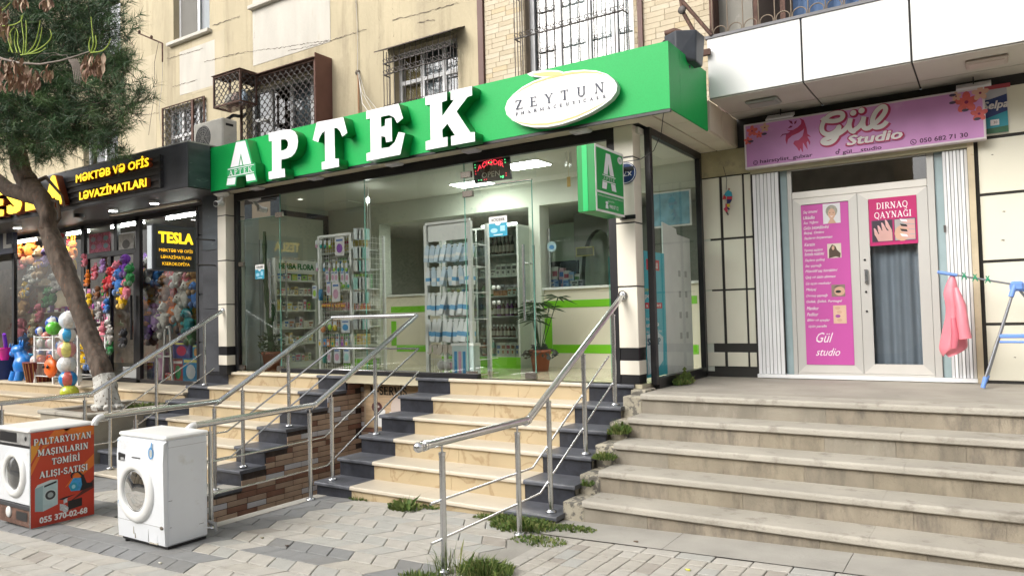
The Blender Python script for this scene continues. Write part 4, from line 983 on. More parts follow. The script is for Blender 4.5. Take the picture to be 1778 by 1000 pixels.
for (x, z0, z1) in ((-8.22, 1.65, 2.42), (-8.06, 1.65, 2.42), (-4.14, 1.55, 2.35), (-4.10, 1.55, 2.35)):
 mb = MB(); mb.tube([(x, GY - .07 if x not in (-8.06, -4.10) else GY + .07, z0), (x, GY - .07 if x not in (-8.06, -4.10) else GY + .07, z1)], .014, 10)
 for z in (z0 + .2, z1 - .2): mb.tube([(x, GY, z), (x, GY - .07 if x not in (-8.06, -4.10) else GY + .07, z)], .011, 8)
 obj('door_handle', mb, STEEL, ph)
mb = MB(); mb.tube([(-4.93, GY + .01, 3.045), (-4.06, GY + .01, 3.045)], .012, 8); obj('header_rail', mb, FIT, ph)
# shell of the shop
WALLI = mat('interior_wall', (.62, .65, .56), .7, var=.03); CEIL = mat('interior_ceiling', (.70, .70, .64), .7, var=.02)
FLOOR = mat('glossy_floor_tile', (.55, .50, .36), .12, var=.05, scale=4, col2=(.5, .45, .30), thr=.6, soft=.2)
mb = MB(); mb.box(-8.97, -2.84, 6.60, 12.0, FZ - .1, FZ); obj('floor', mb, FLOOR, ph)
mb = MB(); mb.box(-9.1, -2.84, 6.69, YW, CZ, CZ + .06); mb.box(-9.1, -2.84, YW + .252, 12, 3.06, 3.1); obj('ceiling', mb, CEIL, ph)
mb = MB(); mb.box(-9.05, -8.97, 6.7, YW, FZ, CZ); mb.box(-9.1, -8.972, YW + .001, 12, FZ + .001, 3.059); mb.box(-9.0, -2.84, 11.9, 12.0, FZ, 3.05); mb.box(-2.84, -2.7, YW + .01, 12, FZ, 3.05); obj('inner_wall', mb, WALLI, ph)
mb = MB(); mb.box(-8.97, -2.84, YW, YW + .25, 3.05, CZ); mb.box(-8.97, -7.85, YW, YW + .25, FZ, 3.05); mb.box(-5.15, -4.98, YW, YW + .25, FZ, 3.05); obj('beam', mb, WALLI, ph)
mb = MB(); mb.box(-8.965, -8.94, 6.75, 8.33, 3.2, 3.28); mb.box(-8.965, -8.94, 8.24, 8.33, FZ, 3.2); obj('black_liner', mb, BLACK, ph)
mb = MB(); mb.box(-8.968, -8.945, 6.75, 6.98, FZ, 3.2); mb.box(-8.968, -8.945, 7.0, 7.7, FZ, 2.8); obj('side_board', mb, mat('pale_blue_board', (.55, .63, .65), .5), ph)
# grey room behind with an arch
ar = MB(); pts = [(-5.0, 0), (-5.0, 1.35)] + [(-4.62 + .38 * math.cos(rad(a)), 1.35 + .8 * math.sin(rad(a))) for a in range(170, 0, -15)] + [(-4.2, 1.2), (-4.2, 0)]
o = solid(ph, 'arch', [[(-4.98, 0), (-3.0, 0), (-3.0, 2.1), (-4.98, 2.1)], [(-4.88, 0.02), (-4.88, 1.2)] + [(-4.6 + .28 * math.cos(rad(a)), 1.2 + .65 * math.sin(rad(a))) for a in range(170, 5, -15)] + [(-4.32, 0.02)]], 'F', 0, 9.3, .93, 0, .12, mat('arch_grey', (.26, .28, .24), .7))
mb = MB(); mb.box(-6, -3, 9.9, 9.95, FZ, 3.0); obj('back_board', mb, mat('pale_green_wall', (.45, .55, .42), .7), ph)
# ceiling light panels
LITE = mat('lit_panel', (.9, .95, .9), .5, var=0, emit=(.95, 1.0, .93), estr=20)
for k, (x, y, w, d) in enumerate([(-4.5, 7.25, .5, .32), (-5.7, 7.85, .5, .32), (-8.3, 7.2, .05, .05), (-6.9, 8.8, .4, .12)]):  # the back-room panel is an added light, kept behind the beam
 zc = CZ if y < YW else 3.05
 t = thing('ceiling_light', ['lit ceiling panel above the pharmacy doorway', 'lit ceiling panel behind the open sign', 'tiny recessed ceiling spot above the herbal rack', 'small lit panel in the back room behind the beam', 'lit panel in the back room above the counter', 'small lit panel in the back room by the arch'][k], 'lamp', (x, y, zc))
 mb = MB(); mb.box(x - w / 2 - .02, x + w / 2 + .02, y - d / 2 - .02, y + d / 2 + .02, zc - .012, zc - .001); obj('frame', mb, WHITE, t)
 mb = MB(); mb.box(x - w / 2, x + w / 2, y - d / 2, y + d / 2, zc - .018, zc - .0125); obj('diffuser', mb, LITE if k not in (2,) else mat('lit_panel_dim', (.8, .8, .75), .5, emit=(1, 1, .9), estr=1.0), t)
mb = MB(); mb.box(-8.3, -7.9, 7.75, 8.05, CZ - .015, CZ - .001); tag(obj('ceiling_hatch', mb, CEIL, bevel=.004), 'faint square hatch in the pharmacy ceiling at the left', 'hatch')
# ---------------------------------------------------------------- salon front on the landing
SAL = thing('salon_building', 'cream tiled ground floor wall around the salon door', 'building', (-1, YW, LZ))
CT = [mat('cream_wall_tile', (.72, .70, .58), .42, var=.05, scale=1.5, bump=.05, col2=(.64, .61, .48), thr=.66, soft=.2), mat('cream_wall_tile_b', (.75, .725, .60), .42, var=.05, scale=1.5, bump=.05)]
mb = MB(); wall_holes(mb, -2.84, 6, LZ - .1, 3.44, [(-2.2, -.12, LZ, 3.16)], YW + .012); mb.quad((-2.36, YW + .012, 3.44), (6, YW + .012, 3.44), (6, YW + .012, 3.76), (-2.36, YW + .012, 3.76)); obj('tile_bed', mb, JNT, SAL, fixn=False)
cols = [(-2.80, -2.57, 0), (-2.545, -2.31, 0), (-2.295, -2.215, 0)]
zs = [LZ + .09, .965, 1.135, 1.224, 1.832, 2.416]
for a, b, _ in cols:
 for c, d in ((.965, 1.135), (1.224, 1.832), (1.84, 2.412), (2.424, 3.13)):
  mb = MB(); mb.box(a + .004, b - .004, YW - .002, YW + .011, c + .006, d - .006, b=.002); obj('wall_tile', mb, rng.choice(CT), SAL)
mb = MB(); mb.box(-2.82, -2.22, YW - .001, YW + .011, 3.14, 3.43); obj('rough_plaster', mb, mat('dirty_yellow_plaster', (.42, .37, .22), .9, var=.2, scale=3, bump=.5, bscale=30, col2=(.30, .27, .19), thr=.55, soft=.15), SAL)
for i, (a, b) in enumerate([(-.065, .85), (.86, 1.8), (1.81, 2.8), (2.81, 3.8)]):
 for c, d in ((LZ + .02, 1.405), (1.42, 2.0), (2.015, 2.64), (2.655, 3.18), (3.2, 3.66)):
  mb = MB(); mb.box(a + .004, b - .004, YW - .002, YW + .011, c + .006, d - .006, b=.002); obj('wall_tile', mb, CT[(i + int(c * 3)) % 2], SAL)
mb = MB()
for (x, z, s) in ((.35, 3.0, .045), (.12, 2.47, .012), (.5, 2.5, .01), (.1, 2.2, .015), (.45, 2.2, .01), (.15, 1.1, .01), (.4, 1.05, .012), (.05, 3.02, .01)): mb.prism([(x - s, z), (x, z + s * .7), (x + s * 1.2, z + s * .5), (x + s, z - s * .6), (x + s * .2, z - s * .2)], 1, YW - .0035, YW - .002)
obj('chip', mb, mat('chip_grey', (.22, .2, .16), .9), SAL)
# door
DOORM = mat('silver_aluminium', (.50, .49, .465), .42, .25, var=.03, scale=2); DOORL = mat('pale_aluminium', (.60, .58, .54), .42, .2, var=.03)
MUD = 8.36
dr = thing('salon_door', 'double silver aluminium door of the salon with pink posters', 'door', (-1.14, MUD, LZ))
def lr(a, b, c, d, m, nm='frame', y0=MUD, y1=MUD + .05, par=None, bv=.004): mb = MB(); mb.box(a, b, y0, y1, c, d, b=bv); return obj(nm, mb, m, par or dr)
lr(-1.83, -1.785, LZ + .03, 3.15, DOORM); lr(-.50, -.435, LZ + .03, 3.15, DOORM); lr(-1.784, -.501, 3.10, 3.15, DOORM); lr(-1.784, -.501, 2.79, 2.865, DOORL); lr(-1.784, -.501, LZ + .03, .915, DOORL)
def leaf(a, b, w=.095):
 t = thing('leaf_tmp', '', None); bpy.data.objects.remove(t)
 z0, z1 = .918, 2.788; g0, g1 = a + w, b - w
 mb = MB(); y0, y1 = MUD + .004, MUD + .044
 for (P0, P1, P2, P3, mi) in (((a, z0), (g0, z0 + w), (g0, z1 - w * .8), (a, z1), 0), ((b, z0), (g1, z0 + w), (g1, z1 - w * .8), (b, z1), 0), ((a, z1), (g0, z1 - w * .8), (g1, z1 - w * .8), (b, z1), 1), ((a, z0), (g0, z0 + w), (g1, z0 + w), (b, z0), 1)):
  mb.prism([P0, P1, P2, P3], 1, y0, y1, mi)
 o = obj('door_leaf', mb, [DOORM, DOORL], dr, bevel=.003)
 mb = MB(); mb.quad((g0, y0 + .015, z0 + w), (g1, y0 + .015, z0 + w), (g1, y0 + .015, z1 - w * .8), (g0, y0 + .015, z1 - w * .8))
 obj('pane', mb, glass('door_glass', (.82, .86, .88), 1.2, .03), o); return o
lL = leaf(-1.782, -1.142, .085); lR = leaf(-1.138, -.503, .10)
mb = MB(); mb.quad((-1.784, MUD + .02, 2.865), (-.501, MUD + .02, 2.865), (-.501, MUD + .02, 3.10), (-1.784, MUD + .02, 3.10)); obj('transom_pane', mb, glass('transom_glass', (.7, .7, .67), 1.2, .05), dr)
for a, b in ((-1.91, -1.832), (-.433, -.36)):
 mb = MB(); mb.quad((a, MUD + .03, LZ + .03), (b, MUD + .03, LZ + .03), (b, MUD + .03, 3.15), (a, MUD + .03, 3.15)); obj('side_pane', mb, mat('teal_side_glass', (.34, .44, .46), .15, var=.08), dr)
n = 60; vs = []; mb = MB()
for i in range(n + 1):
 x = -1.2 + .75 * i / n; o_ = .02 * math.sin(i * .75) + .012 * math.sin(i * .31); vs += [(x, MUD + .16 + o_, LZ), (x, MUD + .16 + o_, 2.75)]
mb.add(vs, [(2 * i, 2 * i + 2, 2 * i + 3, 2 * i + 1) for i in range(n)], 0, True); obj('curtain', mb, mat('slate_curtain', (.46, .51, .57), .8, var=.05), dr)
mb = MB(); mb.box(-2.2, -.12, MUD + .4, MUD + .45, LZ, 3.2); obj('dark_inside', mb, mat('salon_dark', (.22, .21, .18), .8, var=.3, scale=4), dr)
mb = MB(); mb.box(-2.2, -.12, MUD + .02, MUD + .4, LZ - .01, LZ + .02); obj('threshold', mb, DOORM, dr)
mb = MB(); mb.tube([(-1.08, MUD - .03, 1.98), (-1.08, MUD - .03, 1.86)], .014, 8); mb.box(-1.095, -1.065, MUD - .03, MUD + .006, 1.97, 1.99); mb.box(-1.095, -1.065, MUD - .03, MUD + .006, 1.85, 1.87); obj('handle', mb, STEEL, dr)
mb = MB()
for z in (2.09, 1.76, 1.56): mb.ball((-1.09, MUD - .001, z), .012, 8, 6)
obj('lock', mb, BLACK, dr)
# posters on the leaves
MAG = mat('magenta_print', (.50, .085, .34), .5, var=.03, spec=.3); HOT = mat('hot_pink_print', (.46, .025, .14), .45, var=.03, spec=.3)
yp = MUD - .002
po = thing('poster', 'tall magenta price poster with white script on the left door leaf', 'poster', (-1.48, yp, 1.8))
mb = MB(); mb.box(-1.697, -1.226, yp, yp + .005, 1.005, 2.712); obj('sheet', mb, MAG, po)
PW = mat('poster_white', (.80, .74, .78), .5)
lines = ['Sa\u00e7 k\u0259simi', 'Ukladka', 'Sa\u00e7 Y\u0131\u011f\u0131m\u0131', 'G\u0259lin b\u0259z\u0259dilm\u0259si', 'Balyaj, Ombre', 'Sa\u00e7lar\u0131n boyanmas\u0131', 'Keratin', 'Yanm\u0131\u015f sa\u00e7lar\u0131n', 'botoxla m\u00fcalic\u0259si', 'Sa\u00e7lara qulluq', 'Sa\u00e7 qayna\u011f\u0131', 'M\u00fcxt\u0259lif sa\u00e7 h\u00f6r\u00fckl\u0259ri', 'Qa\u015f v\u0259 \u00fcz\u00fcn al\u0131nmas\u0131', '\u00dcz \u00fc\u00e7\u00fcn maskalar', 'Makyaj', 'D\u0131rnaq qayna\u011f\u0131', 'Gellak, \u015eellak, Formagel', 'Manikur', 'Pedikur', '\u018fll\u0259r v\u0259 ayaqlar', '\u00fc\u00e7\u00fcn parafin']
ys = [88, 120, 151, 182, 213, 244, 280, 316, 337, 375, 408, 440, 476, 512, 549, 585, 620, 658, 694, 730, 766]
wd = [95, 75, 98, 165, 132, 185, 70, 118, 128, 130, 108, 208, 195, 165, 68, 140, 230, 80, 75, 148, 118]
for s, y, w in zip(lines, ys, wd):
 z = 2.712 - (y - 45) / 945 * 1.707; text(po, s, 'F', -1.675 + (.012 if y > 760 else 0), yp, z - .018, w / 280 * .432, .036, PW, bold=.012, shear=.35, d=.002)
for nm, (px0, px1, py0, py1), cols_ in (('portrait', (168, 268, 48, 165), 0), ('portrait', (192, 272, 284, 368), 1), ('portrait', (214, 292, 524, 594), 2), ('portrait', (224, 298, 645, 750), 3)):
 def q(px, py): return (-1.70 + (px - 28 - (py - 45) * .03) / 262 * .432, 2.712 - (py - 45) / 945 * 1.707)
 a = q(px0, py1); b = q(px1, py0); w, h = b[0] - a[0], b[1] - a[1]
 bgc = [(.62, .62, .64), (.60, .55, .45), (.22, .16, .13), (.62, .42, .30)][cols_]
 flat(po, 'picture', [rect(0, 0, w, h)], 'F', a[0], yp, a[1], .0015, mat('pic_bg%d' % cols_, bgc, .5, var=.1))
 SK = mat('print_skin', (.55, .34, .24), .6);
 if cols_ == 0:
  flat(po, 'picture_shape', [EL(w * .5, h * .62, w * .34, h * .30, 0, 360, 18)], 'F', a[0], yp, a[1], .002, mat('print_grey_hair', (.28, .27, .22), .6, var=.3, scale=60))
  flat(po, 'picture_shape', [EL(w * .5, h * .48, w * .21, h * .27, 0, 360, 18)], 'F', a[0], yp, a[1], .0025, SK)
  flat(po, 'picture_shape', [[(w * .25, 0), (w * .42, h * .25), (w * .58, h * .25), (w * .75, 0)]], 'F', a[0], yp, a[1], .0022, SK)
  flat(po, 'picture_shape', [[(w * .38, h * .38), (w * .5, h * .32), (w * .62, h * .38), (w * .5, h * .36)]], 'F', a[0], yp, a[1], .003, PW)
  for ex in (.4, .6): flat(po, 'picture_shape', [EL(w * ex, h * .53, w * .04, h * .015, 0, 360, 8)], 'F', a[0], yp, a[1], .003, BLACK)
 elif cols_ == 1:
  flat(po, 'picture_shape', [[(w * .1, 0), (w * .12, h * .6), (w * .35, h * .95), (w * .6, h * .8), (w * .7, h * .55), (w * .95, h * .3), (w * .9, 0), (w * .6, h * .1)]], 'F', a[0], yp, a[1], .002, mat('print_brown_hair', (.07, .04, .025), .6))
  flat(po, 'picture_shape', [EL(w * .42, h * .7, w * .1, h * .15, 0, 360, 12)], 'F', a[0], yp, a[1], .0025, SK)
 elif cols_ == 2:
  flat(po, 'picture_shape', [EL(w * .6, h * .45, w * .4, h * .38, 0, 360, 14)], 'F', a[0], yp, a[1], .002, SK); flat(po, 'picture_shape', [EL(w * .5, h * .42, w * .22, h * .12, 0, 360, 12)], 'F', a[0], yp, a[1], .0025, BLACK)
  flat(po, 'picture_shape', [[(w * .1, h * .72), (w * .4, h * .9), (w * .75, h * .85), (w * .4, h * .82)]], 'F', a[0], yp, a[1], .0026, BLACK)
 else:
  for k in range(4): flat(po, 'picture_shape', [EL(w * (.35 + .12 * (k % 2)), h * (.85 - .22 * k), w * .2, h * .09, 0, 360, 10)], 'F', a[0], yp, a[1], .002 + .0003 * k, SK if k != 2 else mat('print_violet', (.3, .05, .3), .5))
text(po, 'G\u00fcl', 'F', -1.59, yp, 1.24, .17, .105, PW, bold=-.005, shear=.45, d=.002); text(po, 'stud\u0130o'.replace('\u0130', 'i'), 'F', -1.60, yp, 1.10, .24, .08, PW, bold=-.005, shear=.45, d=.002)
po = thing('poster', 'square hot pink nail poster with two hand photos on the right door leaf', 'poster', (-.81, yp, 2.48))
mb = MB(); mb.box(-1.034, -.598, yp, yp + .005, 2.228, 2.712); obj('sheet', mb, HOT, po)
serif(po, 'DIRNAQ', 'F', -.965, yp, 2.60, .29, .065, PW, .002, .02, fat=.9); serif(po, 'QAYNA\u011eI', 'F', -.985, yp, 2.505, .34, .065, PW, .002, .02, fat=.9)
for (x, c, dark) in ((-1.005, (.03, .02, .035), 0), (-.80, (.35, .33, .33), 1)):
 flat(po, 'picture_frame', [rect(-.008, -.008, .188, .218)], 'F', x, yp, 2.27, .0012, mat('frame_plum', (.13, .02, .08), .5))
 flat(po, 'picture', [rect(0, 0, .18, .21)], 'F', x, yp, 2.27, .0018, mat('hand_bg%d' % dark, c, .5, var=.15))
 SKN = mat('print_skin_pink', (.56, .33, .30), .6);
 if not dark:
  flat(po, 'picture_shape', [[(.18, 0), (.18, .09), (.10, .12), (.03, .05), (.05, 0)]], 'F', x, yp, 2.27, .002, SKN)
  for k in range(4):
   cx = .03 + .035 * k; cy = .03 + .026 * k; flat(po, 'picture_shape', [[(cx + .03, cy - .03), (cx + .045, cy - .005), (cx - .0, cy + .10), (cx - .018, cy + .105), (cx - .012, cy + .04)]], 'F', x, yp, 2.27, .0024 + .0002 * k, SKN)
   flat(po, 'picture_shape', [[(cx - .005, cy + .065), (cx + .012, cy + .07), (cx - .008, cy + .108), (cx - .018, cy + .108)]], 'F', x, yp, 2.27, .0034 + .0002 * k, mat('nail_pink', (.62, .36, .38), .4))
 else:
  flat(po, 'picture_shape', [EL(.045, .07, .07, .08, 0, 360, 14)], 'F', x + .02, yp, 2.27, .002, mat('print_skin', (.5, .3, .2), .6))
  for k in range(4):
   cy = .025 + .05 * k; flat(po, 'picture_shape', [[(.18, cy - .02), (.18, cy + .022), (.09, cy + .03), (.06, cy + .012), (.09, cy - .01)]], 'F', x, yp, 2.27, .0024 + .0002 * k, SKN)
   flat(po, 'picture_shape', [[(.115, cy + .005), (.105, cy + .028), (.045, cy + .04), (.06, cy + .015)]], 'F', x, yp, 2.27, .0034 + .0002 * k, PW if k in (0, 3) else BLACK)
# folding white shutters: strips
SHUT = mat('shutter_white', (.80, .81, .82), .45, var=.05, scale=3, col2=(.5, .46, .4), thr=.68, soft=.1)
def shutter(x0, x1, label):
 t = thing('folding_shutter', label, 'shutter', ((x0 + x1) / 2, 8.31, LZ)); n = 7; w = (x1 - x0) / n
 for i in range(n):
  mb = MB(); a = x0 + i * w
  mb.prism([(a + .004, 8.305 + (.012 if i % 2 else 0)), (a + w - .004, 8.305 + (0 if i % 2 else .012)), (a + w - .004, 8.32), (a + .004, 8.32)], 2, LZ + .045, 3.10); obj('slat', mb, SHUT, t)
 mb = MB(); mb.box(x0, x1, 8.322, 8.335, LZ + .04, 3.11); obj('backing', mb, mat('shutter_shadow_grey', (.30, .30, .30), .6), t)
 return t
shutter(-2.19, -1.91, 'white folding shutter pushed to the left of the salon door'); shutter(-.36, -.15, 'white folding shutter pushed to the right of the salon door')
mb = MB(); mb.box(-.372, -.352, 8.29, 8.30, 2.31, 2.38); tag(obj('padlock', mb, IRON, bevel=.004), 'small dark padlock on the right shutter', 'padlock')
fr = thing('shutter_frame', 'frame of the folding shutters with white bottom rail', 'frame', (-1.1, 8.3, LZ))
mb = MB(); mb.box(-2.20, -.14, 8.28, 8.34, LZ + .002, LZ + .042, b=.004); obj('bottom_rail', mb, SHUT, fr)
TANP = mat('tan_post', (.52, .44, .30), .6, var=.12, scale=6, col2=(.35, .26, .15), thr=.62)
mb = MB(); mb.box(-.148, -.095, 8.28, 8.35, LZ, 3.17); obj('post', mb, TANP, fr); mb = MB(); mb.box(-2.2, -.148, 8.285, 8.35, 3.11, 3.165); obj('lintel', mb, mat('olive_lintel', (.40, .37, .24), .6, var=.08), fr)
# pink sign board
SY = 8.2
def Sp(x, y, s=1, o=(0, 0)): p = at(o[0] + x / s, o[1] + y / s, 1, SY); return (p.x, p.z)
sx0, sz0 = Sp(1294, 296); sx1, sz1 = Sp(1709, 152)
sz0 = Sp(1297, 294)[1]; sz1 = Sp(1294, 217)[1]
sb = thing('salon_sign', 'purple pink salon sign board with white script and phone number', 'sign', ((sx0 + sx1) / 2, SY, sz0))
mb = MB(); mb.box(sx0, sx1, SY, SY + .1, sz0, sz1, b=.004); obj('board', mb, mat('sign_edge', (.62, .56, .58), .45), sb)
PUR = mat('purple_print', (.52, .23, .50), .42, var=.22, scale=1.3, col2=(.62, .38, .58), thr=.6, soft=.2, detail=3)
flat(sb, 'print', [rect(.02, .02, sx1 - sx0 - .02, sz1 - sz0 - .02)], 'F', sx0, SY, sz0, .0015, PUR)
MAR = mat('maroon_print', (.20, .01, .07), .45); CRI = mat('crimson_print', (.42, .02, .10), .45); SW = mat('sign_white', (.70, .66, .66), .45); CORAL = mat('coral_print', (.60, .10, .09), .45, var=.15, scale=20)
def A3(pts): return [Sp(x, y, 7.143, (1290, 150)) for x, y in pts]
def A4(pts): return [Sp(x, y, 6.667, (1480, 140)) for x, y in pts]
def smooth(p, k=3):
 for _ in range(k):
  q = [p[0]]
  for a, b in zip(p[:-1], p[1:]): q += [(a[0] * .75 + b[0] * .25, a[1] * .75 + b[1] * .25), (a[0] * .25 + b[0] * .75, a[1] * .25 + b[1] * .75)]
  p = q + [p[-1]]
 return p
G1 = A3([(985, 395), (1010, 430), (1120, 440), (1210, 420), (1245, 380), (1235, 340), (1180, 330), (1090, 350), (1020, 410), (975, 500), (985, 575), (1050, 605), (1120, 585), (1175, 540), (1195, 490), (1190, 560), (1160, 640), (1110, 695), (1040, 715), (985, 700), (1000, 665), (1080, 640), (1180, 600), (1270, 540), (1320, 470), (1335, 410)])
U1 = A3([(1335, 400), (1315, 480), (1330, 545), (1375, 570)]) + A4([(20, 580), (80, 540), (120, 480), (135, 430)]); U2 = A4([(135, 420), (120, 500), (135, 555), (180, 560), (230, 530)])
L1 = A4([(180, 560), (240, 520), (320, 450), (375, 380), (390, 330), (370, 302), (330, 310), (275, 360), (235, 440), (230, 510), (265, 550), (330, 540), (375, 510), (400, 475)])
mb0 = MB(); mb1 = MB()
for k, p in enumerate((G1, U1, U2, L1)):
 p = smooth(p)
 c_ = itertools.count(); strip(mb0, p, .075, lambda v: (v[0] + .008, SY - .003 - .0003 * k - .000012 * (next(c_) % len(p)), v[1] - .006)); strip(mb1, p, .046, lambda v: (v[0], SY - .009 - .0003 * k - .000012 * (next(c_) % len(p)), v[1]))
for c in (A3([(1370, 335)])[0], A4([(108, 352)])[0]):
 mb0.add([(c[0] + .008 + .045 * math.cos(i * .52), SY - .008, c[1] - .006 + .045 * math.sin(i * .52)) for i in range(12)], [list(range(12))])
 mb1.add([(c[0] + .03 * math.cos(i * .52), SY - .0135, c[1] + .03 * math.sin(i * .52)) for i in range(12)], [list(range(12))])
obj('script_outline', mb0, CRI, sb, fixn=False); obj('script_lettering', mb1, SW, sb, fixn=False)
a = A4([(-20, 715)])[0]; b = A4([(560, 640)])[0]
a = Sp(1469, 254); b = Sp(1566, 236)
text(sb, 'Studio', 'F', a[0] - .004, SY, a[1] - .012, b[0] - a[0] + .03, .12, CRI, bold=.05, shear=.2, d=.0145); text(sb, 'Studio', 'F', a[0] + .01, SY, a[1], b[0] - a[0], .10, SW, bold=.03, shear=.2, d=.016)
def st(s, p0, p1, h, **k):
 a = Sp(*p0); b = Sp(*p1); text(sb, s, 'F', a[0], SY, a[1], b[0] - a[0], h, mat('plum_ink', (.07, .01, .06), .5), bold=.02, d=.003, **k)
st('hairstylist_gulxar', (1320, 286), (1411, 270), .052); st('g\u00fcl__studio', (1463, 270), (1531, 258), .052); st('050 682 71 30', (1597, 249), (1681, 236), .045)
INK = MATS['plum_ink']
def ring(c, r0, r1, nm='icon', d=.003, m=INK, n=16): flat(sb, nm, [EL(0, 0, r0, r0, 0, 360, n)[:-1], EL(0, 0, r1, r1, 0, 360, n)[:-1]], 'F', c[0], SY, c[1], d, m)
c = Sp(1312, 283); ring(c, .026, .019); ring(c, .012, .008)
c = Sp(1586, 247); ring(c, .028, .021); flat(sb, 'icon', [[(-.012, .004), (-.004, .012), (.0, .004), (.004, -.006), (.012, -.004), (.006, -.014), (-.008, -.006)]], 'F', c[0], SY, c[1], .003, INK)
c = Sp(1455, 264); ring((c[0] - .006, c[1] - .008), .018, .009); flat(sb, 'icon', [[(.005, -.01), (.013, -.01), (.013, .018), (.024, .01), (.024, .019), (.013, .03), (.005, .03)]], 'F', c[0], SY, c[1], .003, INK)
def shp(pts, m, d=.003, f=A3):
 q = f(pts); flat(sb, 'ornament', [[(a - q[0][0], b - q[0][1]) for a, b in q]], 'F', q[0][0], SY, q[0][1], d, m)
shp([(700, 398), (755, 420), (778, 480), (750, 540), (690, 580), (610, 615), (560, 660), (545, 728), (528, 670), (535, 600), (590, 560), (670, 520), (720, 470), (725, 430)], CRI)
shp([(458, 640), (490, 595), (550, 585), (610, 590), (560, 600), (500, 605)], MAR); shp([(535, 520), (560, 550), (620, 545), (680, 510), (620, 560), (560, 560)], CRI)
shp([(772, 470), (790, 520), (800, 590), (845, 630), (800, 625), (835, 690), (830, 735), (805, 680), (790, 700), (805, 790), (770, 740), (745, 700), (745, 825), (715, 770), (700, 810), (670, 760), (625, 715), (640, 680), (690, 670), (740, 620), (755, 560), (760, 510)], CRI)
shp([(565, 425), (610, 435), (620, 475), (590, 460)], MAR, .003); shp([(635, 475), (640, 440), (670, 425), (660, 460)], MAR); shp([(555, 525), (590, 490), (620, 495), (600, 515)], MAR)
def flower(px, py, r, m, k=5):
 c = Sp(px, py)
 for i in range(k):
  a = i * 2 * math.pi / k + .3; flat(sb, 'petal', [[(r * .55 * math.cos(a) + r * .5 * math.cos(t) * math.cos(a) - r * .34 * math.sin(t) * math.sin(a), r * .55 * math.sin(a) + r * .5 * math.cos(t) * math.sin(a) + r * .34 * math.sin(t) * math.cos(a)) for t in [j * math.pi / 5 for j in range(10)]]], 'F', c[0], SY, c[1], .0025 + .0003 * i, m)
 flat(sb, 'flower_heart', [EL(0, 0, r * .17, r * .17, 0, 360, 8)], 'F', c[0], SY, c[1], .005, MAR)
flower(1678, 178, .10, CORAL); flower(1700, 198, .07, CORAL); flower(1702, 162, .07, mat('peach_print', (.6, .35, .25), .5)); flower(1660, 168, .045, MATS['peach_print'])
flower(1306, 228, .06, CORAL); flower(1328, 222, .05, MATS['peach_print']); flower(1299, 245, .045, CORAL); flower(1318, 234, .04, CORAL)
LEAF = mat('leaf_ink', (.06, .04, .08), .5)
for (px, py) in ((1654, 166), (1654, 179), (1676, 192), (1697, 207), (1304, 246), (1327, 233)):
 c = Sp(px, py); flat(sb, 'print_leaf', [EL(0, 0, .03, .014, 0, 360, 10)], 'F', c[0], SY, c[1], .0055, LEAF)
for (px, py, lab) in ((1353, 200, 'small white spotlight box on the left top of the salon sign'), (1690, 146, 'small white spotlight box on the right top of the salon sign')):
 p = at(px, py, 1, 8.12); t = thing('spotlight', lab, 'lamp', tuple(p)); mb = MB()
 mb.add([(p.x - .14, 8.1, p.z - .03), (p.x + .14, 8.1, p.z - .03), (p.x + .14, 8.2, p.z + .03), (p.x - .14, 8.2, p.z + .03), (p.x - .14, 8.1, p.z - .05), (p.x + .14, 8.1, p.z - .05), (p.x + .14, 8.2, p.z + .0), (p.x - .14, 8.2, p.z + .0)], [(0, 1, 2, 3), (4, 7, 6, 5), (0, 4, 5, 1), (1, 5, 6, 2), (2, 6, 7, 3), (3, 7, 4, 0)]); obj('housing', mb, MATS['lamp_white'], t)
 mb = MB(); mb.tube([(p.x, 8.17, p.z + .0), (p.x, 8.2, p.z + .1)], .006, 5); obj('stem', mb, BLACK, t)
# paper towel advert, mostly hidden by the sign
c0 = Sp(1708, 236); c1 = Sp(1751, 150)
ad = thing('advert_banner', 'blue and teal paper towel advert on the wall right of the salon sign', 'poster', (c0[0], 8.33, c0[1])); a0 = at(1700, 236, 1, 8.33); W_, H_ = .27, .46; zb = 3.22
mb = MB(); mb.box(-.08, .19, 8.33, 8.345, zb, zb + H_); obj('sheet', mb, mat('advert_grey', (.5, .5, .55), .5), ad)
flat(ad, 'band', [[(0, .12), (.27, .2), (.27, .36), (.14, .33), (0, .31)]], 'F', -.08, 8.33, zb, .0015, mat('advert_navy', (.02, .04, .16), .45)); flat(ad, 'band', [[(0, .04), (.27, .05), (.27, .2), (0, .12)]], 'F', -.08, 8.33, zb, .0018, mat('advert_teal', (.02, .28, .36), .45))
flat(ad, 'band', [[(0, 0), (.27, 0), (.27, .06), (.1, .05), (0, .03)]], 'F', -.08, 8.33, zb, .002, mat('advert_green', (.03, .13, .06), .5)); flat(ad, 'band', [rect(0, .42, .3, .46)], 'F', -.08, 8.33, zb, .002, mat('advert_red', (.4, .06, .08), .5))
text(ad, 'Selpa', 'F', -.01, 8.33, zb + .21, .21, .10, SW, bold=.03, shear=.25, d=.003); text(ad, '30', 'F', .075, 8.33, zb + .09, .03, .025, BLACK, d=.004); flat(ad, 'tag', [rect(.13, .075, .2, .13)], 'F', -.08, 8.33, zb, .003, SW)
